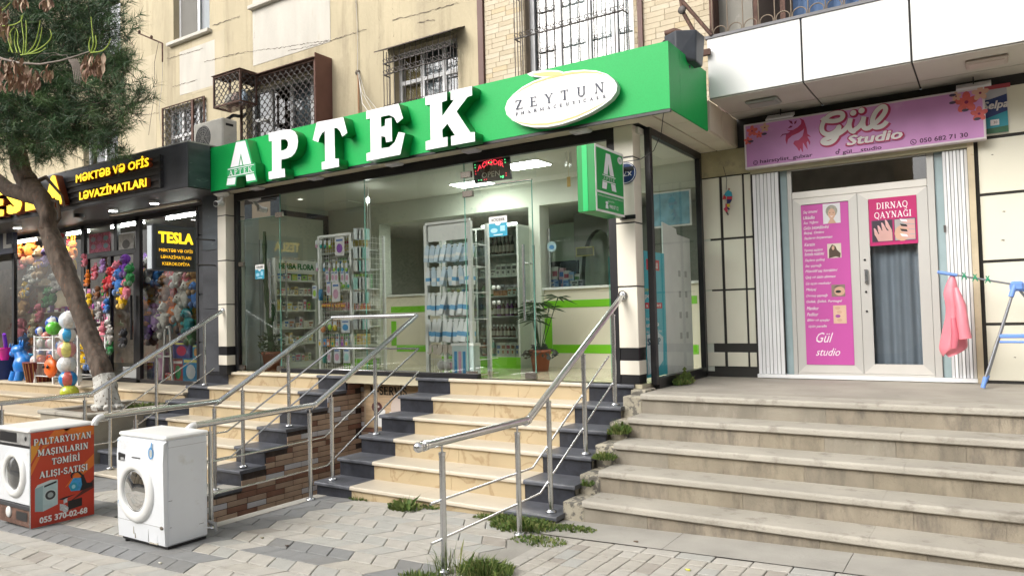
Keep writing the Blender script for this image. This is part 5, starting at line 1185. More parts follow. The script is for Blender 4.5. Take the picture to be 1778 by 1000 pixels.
# hanging toy ornament and drying rack
t = thing('hanging_toy', 'small flat parrot-like toy in blue, red and yellow hanging on the cream tiles', 'toy', (-2.5, 8.32, 2.75))
def Q(px, py): p = at(1230 + px / 10, 300 + py / 10, 1, 8.32); return (p.x, p.z)
for nm, pts, c in (('body', [(340, 300), (400, 340), (410, 410), (320, 415), (270, 390), (300, 340)], (.03, .30, .42)), ('belly', [(320, 415), (410, 410), (400, 465), (320, 465)], (.5, .03, .06)), ('tail', [(320, 465), (405, 465), (370, 530), (320, 540)], (.02, .02, .12)),
                  ('wing', [(265, 380), (300, 420), (300, 455), (245, 465)], (.55, .03, .04)), ('leg', [(320, 540), (365, 540), (370, 590), (325, 595)], (.6, .45, .03)), ('leg', [(295, 540), (320, 540), (330, 680), (300, 680), (262, 630), (295, 600)], (.55, .05, .10)), ('foot', [(330, 595), (370, 630), (350, 645), (325, 620)], (.02, .02, .1)), ('foot', [(295, 680), (325, 680), (350, 725), (335, 740)], (.05, .05, .05)), ('head', [(335, 270), (370, 270), (365, 305), (345, 305)], (.4, .2, .15))):
 L = [Q(*p) for p in pts]; solid(t, nm, [[(a - L[0][0], b - L[0][1]) for a, b in L]], 'F', L[0][0], 8.32, L[0][1], 0, .012, mat('toyc_%d%d%d' % tuple(int(v * 99) for v in c), c, .5))
wire('cable', 'thin wires trailing down beside the hanging toy', [at(1256, 290, 1, 8.33), at(1262, 312, 1, 8.33), at(1261, 330, 1, 8.33)], .003, IRON)
dk = thing('drying_rack', 'folding clothes drying rack with blue plastic joints beside the salon door', 'drying rack', (.1, 7.9, LZ))
GT = mat('grey_tube', (.22, .23, .25), .4, .5); BLP = mat('blue_plastic', (.16, .30, .70), .4)
DY = 7.95
def D(px, py, y=DY): return at(px, py, 1, y)
p1, p2 = D(1632, 473), D(1762, 494)
for off in (0, .04):
 mb = MB(); mb.tube([p1 + Vector((0, off, 0)), p2 + Vector((0, off, 0))], .009, 8); obj('top_rail', mb, GT, dk)
for k in range(4):
 t_ = .12 + .2 * k; a = p1.lerp(p2, t_); mb = MB(); mb.tube([a + Vector((0, .0, 0)), a + Vector((.0, .5, .02))], .004, 5); obj('cross_wire', mb, GT, dk)
mb = MB(); mb.tube([p1 - Vector((.02, 0, -.004)), p1.lerp(p2, .24)], .016, 8); obj('end_cap', mb, BLP, dk)
ft = Vector((-.105, 7.80, LZ + .02)); hub = p2
for off in (0, .05):
 mb = MB(); mb.tube([ft + Vector((off * .3, off * 2, 0)), hub + Vector((0, off, -.02))], .011, 8); obj('leg', mb, GT, dk)
mb = MB(); mb.tube([hub, Vector((.75, 8.2, LZ + .02))], .011, 8); obj('leg', mb, GT, dk)
mb = MB(); mb.tube([ft + Vector((0, 0, -.015)), ft.lerp(hub, .09)], .019, 8); obj('foot', mb, BLP, dk)
mb = MB(); mb.tube([ft + Vector((.015, .1, 0.03)), (ft + Vector((.015, .1, 0))).lerp(hub, .1)], .019, 8); obj('foot', mb, BLP, dk)
mb = MB(); mb.box(hub.x - .04, hub.x + .07, hub.y - .02, hub.y + .08, hub.z - .06, hub.z + .03, b=.02); mb.tube([hub, hub.lerp(ft, .12)], .022, 8); mb.tube([hub, Vector((hub.x + .12, 8.0, hub.z - .08))], .022, 8); obj('hub', mb, BLP, dk)
q = ft.lerp(hub, .5)
mb = MB(); mb.box(q.x, q.x + .7, q.y - .01, q.y + .03, q.z - .025, q.z + .01, b=.008); obj('shelf_bar', mb, BLP, dk); mb = MB(); mb.box(q.x, q.x + .7, q.y - .01, q.y + .03, q.z - .07, q.z - .05, b=.006); obj('shelf_bar', mb, BLP, dk)
for k, (px, lab) in enumerate(((1674, 'green clothes peg nearest the pink raincoat'), (1693, 'green clothes peg in the middle of the rack rail'), (1715, 'green clothes peg nearest the blue hub'))):
 a = D(px, 479 + (px - 1674) * .14, DY - .01); mb = MB(); mb.tube([a + Vector((-.02, 0, -.035)), a + Vector((.012, 0, .03))], .006, 4); mb.tube([a + Vector((.02, 0, -.035)), a + Vector((-.012, 0, .03))], .006, 4); mb.box(a.x - .014, a.x + .014, a.y - .008, a.y + .008, a.z - .012, a.z + .006)
 tag(obj('clothes_peg', mb, mat('green_plastic', (.02, .28, .14), .4)), lab, 'clothes peg', 'pegs on the drying rack')
# pink raincoat
rows = [(478, 1650, 1657, .02), (490, 1643, 1662, .05), (510, 1636, 1665, .07), (520, 1640, 1668, .08), (545, 1643, 1672, .09), (570, 1636, 1677, .11), (595, 1631, 1681, .12), (605, 1629, 1681, .12), (612, 1633, 1670, .11), (617, 1638, 1650, .08)]
vs = []; nseg = 24; mb = MB()
for j, (py, xa, xb, dpt) in enumerate(rows):
 for i in range(nseg):
  a = 2 * math.pi * i / nseg; u = .5 - .5 * math.cos(a); fold = .25 * math.sin(a * 4 + j * .4) * (j / len(rows))
  p = at(xa + (xb - xa) * u, py + 3 * math.sin(a * 3 + 1) * (j > 7), 1, DY); vs.append((p.x, p.y + .02 - dpt * math.sin(a) * (.6 + fold), p.z))
mb.add(vs, [(j * nseg + i, j * nseg + (i + 1) % nseg, (j + 1) * nseg + (i + 1) % nseg, (j + 1) * nseg + i) for j in range(len(rows) - 1) for i in range(nseg)], 0, True)
PINK = mat('pink_raincoat', (.72, .22, .27), .4, var=.06, scale=6, bump=.35, bscale=14)
rcv = thing('raincoat', 'pink plastic raincoat hanging from the drying rack', 'coat', tuple(D(1652, 478)))
o = obj('coat_body', mb, PINK, rcv); sm_ = o.modifiers.new('s', 'SUBSURF'); sm_.levels = sm_.render_levels = 2
mb = MB(); mb.tube([D(1660, 500, 7.88), D(1668, 530, 7.84), D(1672, 565, 7.83), D(1676, 588, 7.83)], [.02, .045, .05, .055], 10); o = obj('sleeve', mb, PINK, rcv)
mb = MB(); mb.tube([D(1655, 552, 7.83), D(1659, 580, 7.82), D(1657, 604, 7.83)], [.02, .035, .03], 8); obj('fold', mb, mat('pink_fold', (.6, .15, .2), .4, bump=.3, bscale=14), rcv)
# ---------------------------------------------------------------- stationery and toy shop on the left
TZ, TY, FY = .625, 7.0, 5.92
SLATE = mat('dark_slate', (.055, .058, .066), .38, var=.3, scale=2.2, bump=.15, bscale=30, col2=(.085, .09, .10), thr=.6, soft=.2, stretch=(1, 1, 2))
SLATE2 = mat('veined_slate', (.065, .078, .09), .35, var=.3, scale=2, bump=.15, bscale=30, col2=(.15, .19, .20), thr=.62, soft=.08, stretch=(1, 1, 4))
SOFD = mat('dark_soffit', (.045, .045, .047), .5, var=.1)
TBL = mat('black_aluminium', (.018, .018, .02), .35, var=.15)
tes = thing('stationery_shop', 'dark stone-clad stationery and toy shop front with black window frames', 'shop', (-12, TY, TZ))
mb = MB(); mb.box(-45, -9.07, FY + .02, YW, 3.46, 4.0); obj('fascia_core', mb, JNT, tes)
x = -9.052
while x > -30:
 w = 1.28; mb = MB(); mb.box(x - w + .004, x, FY, FY + .018, 3.458, 4.062, b=.002); obj('fascia_slab', mb, SLATE, tes); x -= w
mb = MB(); mb.box(-9.068, -9.051, FY + .02, 6.262, 3.458, 4.062); obj('fascia_slab', mb, SLATE2, tes)
mb = MB(); mb.box(-45, -9.06, FY, TY + .5, 3.44, 3.456); obj('soffit', mb, SOFD, tes)
mb = MB(); mb.box(-45, -9.05, FY, YW, 4.063, 4.08); obj('fascia_top', mb, mat('dusty_top', (.4, .4, .38), .8), tes)
# stone pier at the right
zs = [TZ, 1.3, 2.05, 2.5, 2.98, 3.45]
for c, d in zip([.90, 1.8, 2.65], [1.8, 2.65, 3.45]):
 mb = MB(); mb.box(-9.62, -9.245, 6.52, 6.9, c + .003, d - .003, b=.002); obj('pier_slab', mb, SLATE2 if c > 2 else SLATE, tes)
for c, d in zip(zs[:-1], zs[1:]):
 mb = MB(); mb.box(-10.45, -9.85, TY - .02, TY + .2, c + .01, d - .01, b=.002); obj('pier_slab', mb, SLATE, tes)
mb = MB(); mb.box(-10.46, -9.4, TY + .0, TY + .25, TZ, 3.44); mb.box(-9.62, -9.3, 6.6, 7.2, TZ, 3.44); mb.box(-9.85, -9.6, 6.9, 7.0, TZ, 3.44); obj('pier_core', mb, SLATE, tes)
def TX(px, py=500): return at(px, py, 1, TY).x
def TZ_(px, py): return at(px, py, 1, TY).z
fx = [TX(0), TX(25), TX(146), TX(203, 420), TX(242), TX(345)]
dz = TZ_(146, 446);
def fbar(a, b, c, d, y0=TY - .03, y1=TY + .04, nm='frame'): mb = MB(); mb.box(a, b, y0, y1, c, d, b=.004); return obj(nm, mb, TBL, tes)
for x, w in ((fx[1], .05), (fx[2], .06), (fx[4], .06)): fbar(x - w, x + w, TZ, 3.44)
fbar(fx[3] - .05, fx[3] + .05, dz + .04, 3.44); fbar(fx[2] + .06, fx[4] - .06, dz - .05, dz + .04); fbar(-45, fx[2] - .06, TZ, TZ + .06); fbar(fx[2] + .06, fx[5], TZ, TZ + .06); fbar(fx[5] - .03, fx[5] + .03, TZ, 3.44)
fbar(-45, fx[5], 3.36, 3.44)
TG = glass('toy_shop_glass', (.88, .9, .87), 1.1, .0)
mb = MB(); mb.box(-45, fx[5], TY + 3.5, TY + 3.55, TZ, 3.5); mb.box(fx[5] - .02, fx[5] + .04, TY + .04, TY + 3.5, TZ, 3.44); obj('back_wall', mb, mat('toy_shop_back', (.42, .34, .28), .9, var=.6, scale=1.6, col2=(.38, .08, .07), thr=.56), tes)
mb = MB(); mb.box(-45, fx[5], TY + .04, TY + 3.5, TZ - .1, TZ); mb.box(-45, fx[5], TY + .04, TY + 3.5, 3.40, 3.435); obj('floor_and_ceiling', mb, mat('toy_shop_floor', (.2, .19, .17), .5), tes)
for (a, b, c, d) in ((fx[1], fx[2], TZ + .06, 3.36), (fx[2], fx[3], dz, 3.36), (fx[3], fx[4], dz, 3.36), (fx[4], fx[5], TZ + .06, 3.36), (-22, fx[1], TZ + .06, 3.36)):
 mb = MB(); mb.quad((a, TY, c), (b, TY, c), (b, TY, d), (a, TY, d)); obj('pane', mb, TG, tes)
# door leaf
mb = MB(); da, db = fx[2] + .07, fx[4] - .07; dm = (da + db) / 2
for b in ((da, da + .08, TY - .02, TY + .03, TZ, dz - .05), (dm - .04, dm + .04, TY - .02, TY + .03, TZ, dz - .05), (db - .08, db, TY - .02, TY + .03, TZ, dz - .05), (da + .08, dm - .04, TY - .02, TY + .03, TZ, TZ + .12), (dm + .04, db - .08, TY - .02, TY + .03, TZ, TZ + .12)): mb.box(*b)
dl = obj('door', mb, TBL, tes)
mb = MB(); mb.quad((da, TY + .01, TZ), (db, TY + .01, TZ), (db, TY + .01, dz), (da, TY + .01, dz)); obj('pane', mb, TG, dl)
mb = MB(); mb.tube([(db - .04, TY - .08, 1.35), (db - .04, TY - .08, 2.1)], .02, 8); obj('handle', mb, TBL, dl)
mb = MB(); mb.box(TX(216, 600), TX(240, 600), TY - .028, TY - .022, TZ_(220, 655), TZ_(220, 636)); tag(obj('notice', mb, mat('grey_paper', (.4, .42, .42), .8)), 'small grey notice low on the toy shop door', 'notice')
for (px0, px1, py0, py1, c, lab) in ((155, 191, 402, 440, (.42, .10, .16), 'pink patterned notice above the toy shop door'), (206, 232, 404, 438, (.62, .62, .60), 'white notice with a dark emblem above the toy shop door'), (97, 115, 396, 428, (.55, .60, .65), 'poster with a red figure on the left toy shop window')):
 a = at(px0, py1, 1, TY - .012); b = at(px1, py0, 1, TY - .012); mb = MB(); mb.box(a.x, b.x, TY - .012, TY - .009, a.z, b.z)
 t = thing('notice', lab, 'notice', tuple(a)); obj('sheet', mb, mat('notice%d' % px0, c, .6, var=.25, scale=12, col2=tuple(min(1, v * 1.6 + .05) for v in c) if px0 == 155 else None), t)
 w, h = b.x - a.x, b.z - a.z
 if px0 == 206: flat(t, 'print', [EL(w * .5, h * .4, w * .26, h * .26, 0, 360, 12)], 'F', a.x, TY - .012, a.z, .002, mat('grey_print', (.2, .2, .2), .6))
 if px0 == 97:
  for k in range(5): flat(t, 'print', [EL(w * (.3 + .1 * k), h * (.45 + .13 * ((k * 7) % 3)), w * .16, h * .12, 0, 360, 8)], 'F', a.x, TY - .012, a.z, .002 + .0005 * k, mat('notice_red', (.5, .03, .04), .5))
 if px0 == 155:
  for k in range(6): flat(t, 'print', [EL(w * (.2 + .3 * (k % 3)), h * (.3 + .4 * (k // 3)), w * .12, h * .14, 0, 360, 8)], 'F', a.x, TY - .012, a.z, .002, mat('notice_print%d' % (k % 3), [(.3, .3, .35), (.5, .15, .3), (.2, .35, .4)][k % 3], .5))
# rolled awning tube and downlights
mb = MB(); mb.tube([at(193, 371, 1, 6.65), at(345, 345, 1, 6.65)], .05, 12); tag(obj('awning_roller', mb, mat('cream_roller', (.50, .46, .38), .5, var=.1)), 'cream roller tube under the dark fascia of the toy shop', 'awning')
LED = mat('downlight_lit', (1, 1, 1), .5, var=0, emit=(1, .98, .95), estr=14)
for k, (px, py) in enumerate(((30, 393), (137, 372), (196, 363), (268, 350))):
 p = at(px, py, 2, 3.438); t = thing('downlight', ['round lit downlight far left under the dark fascia', 'dark unlit spot under the fascia left of the roller tube', 'round lit downlight above the toy shop door', 'round lit downlight under the fascia end by the green sign'][k], 'lamp', tuple(p))
 mb = MB(); mb.tube([p, p - Vector((0, 0, .035 if k != 1 else .06))], .075, 14); obj('housing', mb, WHITE if k != 1 else BLACK, t)
 if k != 1: mb = MB(); mb.tube([p - Vector((0, 0, .036)), p - Vector((0, 0, .04))], .06, 14); obj('lens', mb, LED, t)
TUBE = mat('tube_lit', (1, 1, 1), .5, var=0, emit=(.92, 1, .96), estr=10)
for k, (a, b, lab) in enumerate((((213, 384), (272, 373), 'long lit tube lamp inside the toy shop right of the door'), ((298, 371), (346, 362), 'lit tube lamp inside the toy shop near the stone pier'), ((156, 393), (191, 388), 'short lit tube lamp seen above the toy shop door'))):
 mb = MB(); mb.tube([at(*a, 1, 8.2), at(*b, 1, 8.2)], .03, 8); tag(obj('tube_lamp', mb, TUBE), lab, 'lamp')
LTS = mat('fill_tube_light', (1, 1, 1), .5, var=0, emit=(.95, 1, .95), estr=42)  # added fill tubes, there to brighten the toys behind the glass
for k, x in enumerate((-10.9, -12.6, -14.4, -16.4)):
 mb = MB(); mb.box(x - .5, x + .5, 7.06, 7.10, 3.325, 3.35); tag(obj('fill_tube', mb, LTS), ['lit ceiling tube close behind the toy window at the pier', 'lit ceiling tube close behind the toy shop door', 'lit ceiling tube over the left toy window', 'lit ceiling tube at the far left of the toy shop'][k], 'lamp')
# yellow lit lettering
YEL = mat('yellow_lit', (.9, .6, .02), .4, var=0, emit=(1.0, .72, .02), estr=.75)
YELD = mat('yellow_side', (.25, .05, .01), .5)
lp = thing('sign_lettering', 'yellow lit letters about school and office supplies on a slatted panel', 'sign', (-11, 5.9, 3.5))
a = at(112, 300, 1, FY - .03); b = at(281, 272, 1, FY - .03)
mb = MB(); mb.box(-12.25, -9.62, FY - .012, FY - .001, 3.50, 3.95); obj('panel', mb, mat('panel_dark', (.03, .03, .034), .5), lp)
for k in range(5): mb = MB(); mb.box(-12.25, -9.62, FY - .03, FY - .013, 3.515 + k * .09, 3.55 + k * .09, b=.003); obj('slat', mb, mat('panel_slat', (.05, .05, .055), .5), lp)
mb = MB(); mb.box(-9.66, -9.62, FY - .045, FY - .03, 3.49, 3.96); obj('end_post', mb, TBL, lp)
def neon(s, p0, p1, h, bold=.03):
 A = at(*p0, 1, FY - .09); B = at(*p1, 1, FY - .09); me = text(lp, s, 'F', A.x, FY - .09, A.z, B.x - A.x, h, YELD, bold=bold + .01, d=-.03, thick=.055, name='letter_body'); text(lp, s, 'F', A.x, FY - .09, A.z, B.x - A.x, h, YEL, bold=bold, d=.004)
neon('MƏKTƏB VƏ OFİS', (132, 318), (259, 291), .165); neon('LƏVAZİMATLARI', (138, 348), (255, 326), .165)
bl = thing('sign_lettering', 'big yellow lit shop name letters on the dark fascia behind the pine trunk', 'sign', (-14, 5.9, 3.5))
A_ = at(78, 360, 1, FY - .14); x = A_.x; B_ = at(108, 352, 1, FY - .14).x - x; H_ = at(96, 304, 1, FY - .14).z - A_.z
for ch in 'ALSET':
 text(bl, ch, 'F', x, FY - .14, A_.z, B_, H_, YEL, bold=.06, d=.002, name='letter'); text(bl, ch, 'F', x - .01, FY - .14, A_.z - .01, B_ + .02, H_ + .02, YELD, bold=.065, d=-.06, thick=.1, name='letter_body'); x -= B_ * 1.2
# blade sign of the toy shop
bs = thing('blade_sign', 'black box sign with yellow lit text hanging out from the toy shop pier', 'sign', (-9.1, 5.7, 2.3))
y0, y1, z0, z1 = 5.42, 6.04, 2.30, 2.90
mb = MB(); mb.box(-9.19, -9.05, y0, y1, z0, z1, b=.006); obj('box', mb, mat('blade_black', (.03, .033, .04), .4), bs)
mb = MB(); mb.box(-9.175, -9.075, y0 - .004, y0 + .002, z0 + .02, z1 - .02); obj('front_strip', mb, mat('grey_vinyl', (.42, .46, .48), .5), bs)
mb = MB(); mb.box(-9.0495, -9.047, y0 + .04, y1 - .03, z0 + .03, z1 - .03); obj('face', mb, mat('blade_face', (.012, .008, .008), .3), bs)
NEO = mat('orange_lit', (.9, .5, .02), .4, var=0, emit=(1.0, .52, .01), estr=.75)
text(bs, 'TESLA', 'R', -9.047, y0 + .07, z0 + .36, .50, .15, YEL, bold=.045, d=.003)
for k, (s, w) in enumerate((('MƏKTƏB VƏ OFİS', .48), ('LƏVAZİMATLARI', .43), ('KSEROKOPİYA', .39))): text(bs, s, 'R', -9.047, y0 + .07 + (.50 - w) / 2, z0 + .245 - .088 * k, w, .055, NEO, bold=.0, d=.003)
mb = MB(); mb.tube([(-9.12, y1, 2.75), (-9.3, 6.5, 2.78)], .012, 5); mb.tube([(-9.12, y1, 2.4), (-9.3, 6.5, 2.42)], .012, 5); obj('arm', mb, BLACK, bs)
# neighbouring sign letter at the far left
ns = thing('neighbour_sign', 'white letter on a dark blue sign at the far left edge', 'sign', (-18, 6.9, 2.8))
a = at(4, 432, 1, 6.6); b = at(19, 398, 1, 6.6)
mb = MB(); mb.box(a.x - 2.5, b.x + .03, 6.62, 6.7, a.z - .1, b.z + .2); obj('panel', mb, mat('night_blue', (.012, .018, .06), .4), ns); text(ns, 'L', 'F', a.x, 6.62, a.z, b.x - a.x, b.z - a.z, WHITE, bold=.04, d=.006)
# ---- terrace and steps in front of the toy shop
BTR = mat('beige_step', (.50, .43, .32), .7, var=.1, scale=3, bump=.2, bscale=70, col2=(.40, .33, .23), thr=.6, soft=.2); BRI = marble('beige_riser', (.43, .34, .215), (.22, .14, .07))
ts = thing('beige_steps', 'worn beige steps up to the terrace of the toy shop', 'staircase', (-16, 5.4, 0))
lev = [(6.22, TZ, 7.0, -9.67), (5.9, .46, 6.26, -10.98), (5.3, .295, 5.94, -10.98), (4.95, .13, 5.34, -10.98)]
for k, (y, z, yb, xr) in enumerate(lev):
 x = xr
 while x > -26:
  w = 1.15 if x < -11 else (xr + 10.98 if k == 0 and x == xr else 1.15)
  w = max(w, .6); mb = MB(); mb.box(x - w + .002, x, y, yb if k else 6.97, z - .04, z, b=.01); obj('tread', mb, BTR, ts)
  mb = MB(); mb.box(x - w + .002, x, y + .03, y + .05, z - .165, z - .041); obj('riser', mb, BRI, ts); x -= w
mb = MB()
for (y, z, yb, xr) in lev: mb.box(-27, xr - .004, y + .051, 7.1, -.6, z - .041)
obj('core', mb, CEM, ts)
# planter round the pine
PLX0, PLX1, PY0, PY1, PZ = -10.97, -9.68, 4.9, 6.2, .475
pl = thing('planter', 'low stone planter box around the pine trunk', 'planter', ((PLX0 + PLX1) / 2, PY0, 0))
PST = mat('planter_stone', (.36, .32, .25), .85, var=.15, scale=4, bump=.4, bscale=60, col2=(.27, .24, .19), thr=.55, soft=.2)
for b in ((PLX0, PLX1, PY0, PY0 + .14), (PLX1 - .14, PLX1, PY0 + .14, PY1), (PLX0, PLX0 + .14, PY0 + .14, PY1)): mb = MB(); mb.box(b[0], b[1], b[2], b[3], PZ - .05, PZ, b=.01); obj('cap', mb, LIME_T, pl)
for b in ((PLX0 + .03, PLX1 - .03, PY0 + .03, PY0 + .11), (PLX1 - .12, PLX1 - .03, PY0 + .11, PY1), (PLX0 + .03, PLX0 + .12, PY0 + .11, PY1)): mb = MB(); mb.box(*b, -.4, PZ - .051); obj('side', mb, PST, pl)
mb = MB(); mb.box(PLX0 + .12, PLX1 - .12, PY0 + .11, PY1, .2, PZ - .04); obj('soil', mb, mat('soil', (.10, .07, .045), .95, var=.3, scale=14, bump=.8, bscale=40), pl)
# ---- toys
def plush(x, y, z, h, col, label, ears='round', belly=None, group=None, lean=0.0, up=True):
 t = thing('plush_toy', label, 'plush toy', (x, y, z), group); m = mat('plush_%02d%02d%02d' % tuple(int(c * 99) for c in col), col, .95, var=.15, scale=30, bump=.5, bscale=150)
 m2 = mat('plush_b%02d%02d%02d' % tuple(int(c * 99) for c in (belly or tuple(v * .75 + .12 for v in col))), belly or tuple(v * .75 + .12 for v in col), .95, var=.1, bump=.4, bscale=150)
 def L(*p): return (x + p[0] * h, y + p[1] * h, z + p[2] * h)
 mb = MB(); mb.ball(L(0, 0, .33), .21 * h, 10, 7, sq=(1, .8, 1.25)); obj('body', mb, m, t)
 mb = MB(); mb.ball(L(lean * .1, -.02, .72), .2 * h, 12, 8, sq=(1, .92, .95)); hd = obj('head', mb, m, t)
 mb = MB(); mb.ball(L(lean * .1, -.19, .67), .085 * h, 8, 6, sq=(1.1, .8, .8)); obj('muzzle', mb, m2, hd)
 mb = MB();
 for s in (-1, 1): mb.ball(L(s * .075 + lean * .1, -.185, .77), .024 * h, 6, 5)
 obj('eyes', mb, BLACK, hd)
 for s in (-1, 1):
  mb = MB()
  if ears == 'long': mb.ball(L(s * .1, 0, 1.0), .06 * h, 7, 6, sq=(1, .5, 2.8))
  elif ears == 'flop': mb.ball(L(s * .2, -.02, .66), .07 * h, 7, 6, sq=(.8, .5, 1.9))
  else: mb.ball(L(s * .15, 0, .9), .075 * h, 7, 6, sq=(1, .5, 1))
  obj('ear', mb, m, hd)
  mb = MB(); mb.ball(L(s * .25, -.06, .42 + (0 if not lean else .05 * s)), .08 * h, 7, 6, sq=(1.7, .9, .85)); obj('arm', mb, m, t)
  mb = MB(); mb.ball(L(s * .14, -.1, .1), .1 * h, 7, 6, sq=(.8, 1.1, 1.2)); obj('leg', mb, m2 if up else m, t)
 return t
COLS = [('yellow', (.72, .46, .02)), ('orange', (.72, .20, .02)), ('purple', (.15, .04, .32)), ('grey', (.40, .38, .36)), ('brown', (.22, .10, .05)), ('pink', (.68, .20, .26)), ('white', (.66, .64, .60)), ('blue', (.05, .18, .50)),
  ('red', (.55, .03, .04)), ('teal', (.03, .32, .36)), ('tan', (.48, .28, .12)), ('dark green', (.03, .20, .06)), ('lilac', (.42, .25, .55)), ('cream', (.62, .54, .38)), ('black', (.03, .03, .035))]
rg = random.Random(3)
seq = [3, 7, 8, 6, 5, 0, 4, 8, 6, 10, 1, 2, 6, 13, 3, 1, 12, 0, 6, 1, 4, 9, 6, 3, 7, 11, 4, 2, 10, 6, 5]
spots = [(258, 478), (275, 483), (292, 474), (308, 486), (328, 490), (268, 505), (288, 508), (302, 502), (318, 505), (337, 498), (292, 530), (311, 532), (323, 520), (262, 530), (276, 522), (255, 552), (270, 560), (337, 544), (286, 556), (300, 548), (318, 564), (328, 566), (312, 545), (281, 545), (341, 520), (334, 585), (268, 585), (257, 575), (250, 500), (280, 575), (331, 470)]
wherew = ['top left', 'top', 'top centre', 'top right', 'far top right']
for k, (px, py) in enumerate(spots):
 ci = seq[k % len(seq)]; nm, c = COLS[ci]; Y = TY + .14 + .08 * (k % 3); p = at(px, py + 14, 1, Y); e = ['round', 'flop', 'long'][k % 3]
 row = 'top row' if py < 495 else 'second row' if py < 515 else 'third row' if py < 540 else 'fourth row' if py < 560 else 'bottom row'; colw = 'left edge' if px < 262 else 'left part' if px < 285 else 'middle' if px < 305 else 'right part' if px < 325 else 'right edge'
 plush(p.x, Y, p.z, .47 + .06 * (k % 3), c, '%s plush toy, %s ears, %s, %s of toy window' % (nm, {'round': 'round', 'flop': 'drooping', 'long': 'long'}[e], row, colw), e, group='plush toys piled in the toy window', lean=rg.uniform(-1, 1))
for k, (px, py, h, ci, e, lab) in enumerate([(219, 473, .42, 2, 'flop', 'large purple plush toy hanging highest on the shop door'), (226, 489, .40, 11, 'round', 'green plush toy hanging at the right of the shop door'), (194, 492, .40, 8, 'flop', 'red plush toy hanging at the left of the door cluster'), (209, 505, .50, 7, 'round', 'blue-suited plush toy hanging in the middle of the shop door'), (220, 512, .38, 5, 'long', 'pink and white plush toy hanging below the green one'),
           (213, 528, .40, 0, 'flop', 'yellow and pink plush toy hanging lowest in the door cluster'), (203, 480, .36, 5, 'round', 'pale pink plush toy beside the large purple one'), (215, 596, .34, 14, 'round', 'black and white plush toy stuck on the door glass'), (192, 590, .30, 3, 'round', 'grey plush toy hanging on the lower door left'), (178, 585, .3, 5, 'long', 'pink plush toy low beside the pine trunk'),
           (192, 608, .28, 11, 'flop', 'green plush toy low on the door beside the trunk'), (136, 590, .36, 14, 'round', 'black and yellow plush toy hanging left of the pine trunk'), (148, 632, .5, 0, 'flop', 'yellow plush doll hanging low left of the trunk'), (158, 634, .5, 7, 'round', 'pale blue plush doll hanging beside the yellow doll'), (167, 640, .4, 6, 'long', 'white plush doll hanging nearest the trunk')]):
 p = at(px, py + 8, 1, 6.75); plush(p.x, 6.75, p.z, h, COLS[ci][1], lab, e, group='plush toys hung outside the toy shop')
for k in range(34):
 px = 256 + (k * 37) % 86; py = 474 + (k * 53) % 100; p = at(px, py + 12, 1, 7.36 + .1 * (k % 2)); nm, c = COLS[(k * 7 + 2) % 14]
 plush(p.x, 7.36 + .1 * (k % 2), p.z, .5, c, '%s plush toy deep in the pile behind the %s of the toy window' % (nm, 'upper part' if py < 510 else 'middle' if py < 545 else 'lower part'), ['round', 'long', 'flop'][k % 3], group='plush toys at the back of the toy window', lean=rg.uniform(-1, 1))
for k in range(22):
 px = 34 + (k * 29) % 104; py = 436 + (k * 41) % 190; p = at(px, py + 12, 1, 7.22); nm, c = COLS[(k * 5 + 1) % 14]
 plush(p.x, 7.22 + .06 * (k % 2), p.z, .42, c, '%s plush toy in the %s of the left toy window' % (nm, 'upper part' if py < 500 else 'middle' if py < 560 else 'lower part'), ['flop', 'round', 'long'][k % 3], group='plush toys in the left toy window', lean=rg.uniform(-1, 1))
for k in range(16):
 px = 148 + (k * 17) % 44; py = 455 + (k * 23) % 150; p = at(px, py + 8, 1, 6.84); nm, c = COLS[(k * 3 + 5) % 14]
 plush(p.x, 6.84, p.z, .26, c, 'small %s plush toy hung %s beside the toy shop door' % (nm, 'high' if py < 510 else 'halfway' if py < 560 else 'low'), ['flop', 'round', 'long'][k % 3], group='small plush toys hung by the door', lean=rg.uniform(-1, 1))
# things in the left window
for k, (px, py, h, ci, e, lab) in enumerate([(55, 445, .8, 1, 'flop', 'big orange-brown plush toy high in the left toy window'), (72, 470, .7, 10, 'round', 'tan plush toy under the orange one in the left window'), (40, 455, .5, 8, 'round', 'red plush toy at the top left corner of the window'), (122, 445, .55, 8, 'flop', 'red plush toy right of the trunk in the left window'), (121, 470, .75, 0, 'long', 'tall yellow plush toy behind the pine trunk'), (42, 535, .6, 10, 'round', 'tan plush toy in the middle of the left window'), (38, 580, .55, 5, 'flop', 'pink plush toy low in the left window'), (60, 585, .5, 1, 'round', 'orange plush toy low in the left window'), (50, 500, .5, 3, 'long', 'grey plush toy at the middle left of the window')]):
 p = at(px, py + 14, 1, 7.3); plush(p.x, 7.3, p.z, h, COLS[ci][1], lab, e)
mb = MB()
dsp = thing('display_shelf', 'pale display shelf with cloth in the left toy window', 'shelf', (TX(90), 7.5, 1.5))
for py, dd in ((500, .35), (545, .35), (585, .4), (620, .4)):
 a = at(30, py, 1, 7.55); b = at(140, py, 1, 7.55); mb = MB(); mb.box(a.x, b.x, 7.4, 7.4 + dd, a.z - .02, a.z); obj('board', mb, mat('pale_board', (.5, .46, .38), .7, var=.1), dsp)
a = at(66, 500, 1, 7.6); b = at(140, 470, 1, 7.6); mb = MB(); n = 20
vs = []
for i in range(n + 1): x = a.x + (b.x - a.x) * i / n; vs += [(x, 7.6 + .03 * math.sin(i), at(66, 545, 1, 7.6).z), (x, 7.6 + .03 * math.sin(i * 1.3), at(66, 485, 1, 7.6).z)]
mb.add(vs, [(2 * i, 2 * i + 2, 2 * i + 3, 2 * i + 1) for i in range(n)], 0, True); obj('cloth', mb, mat('beige_cloth', (.55, .47, .34), .8, var=.15), dsp)
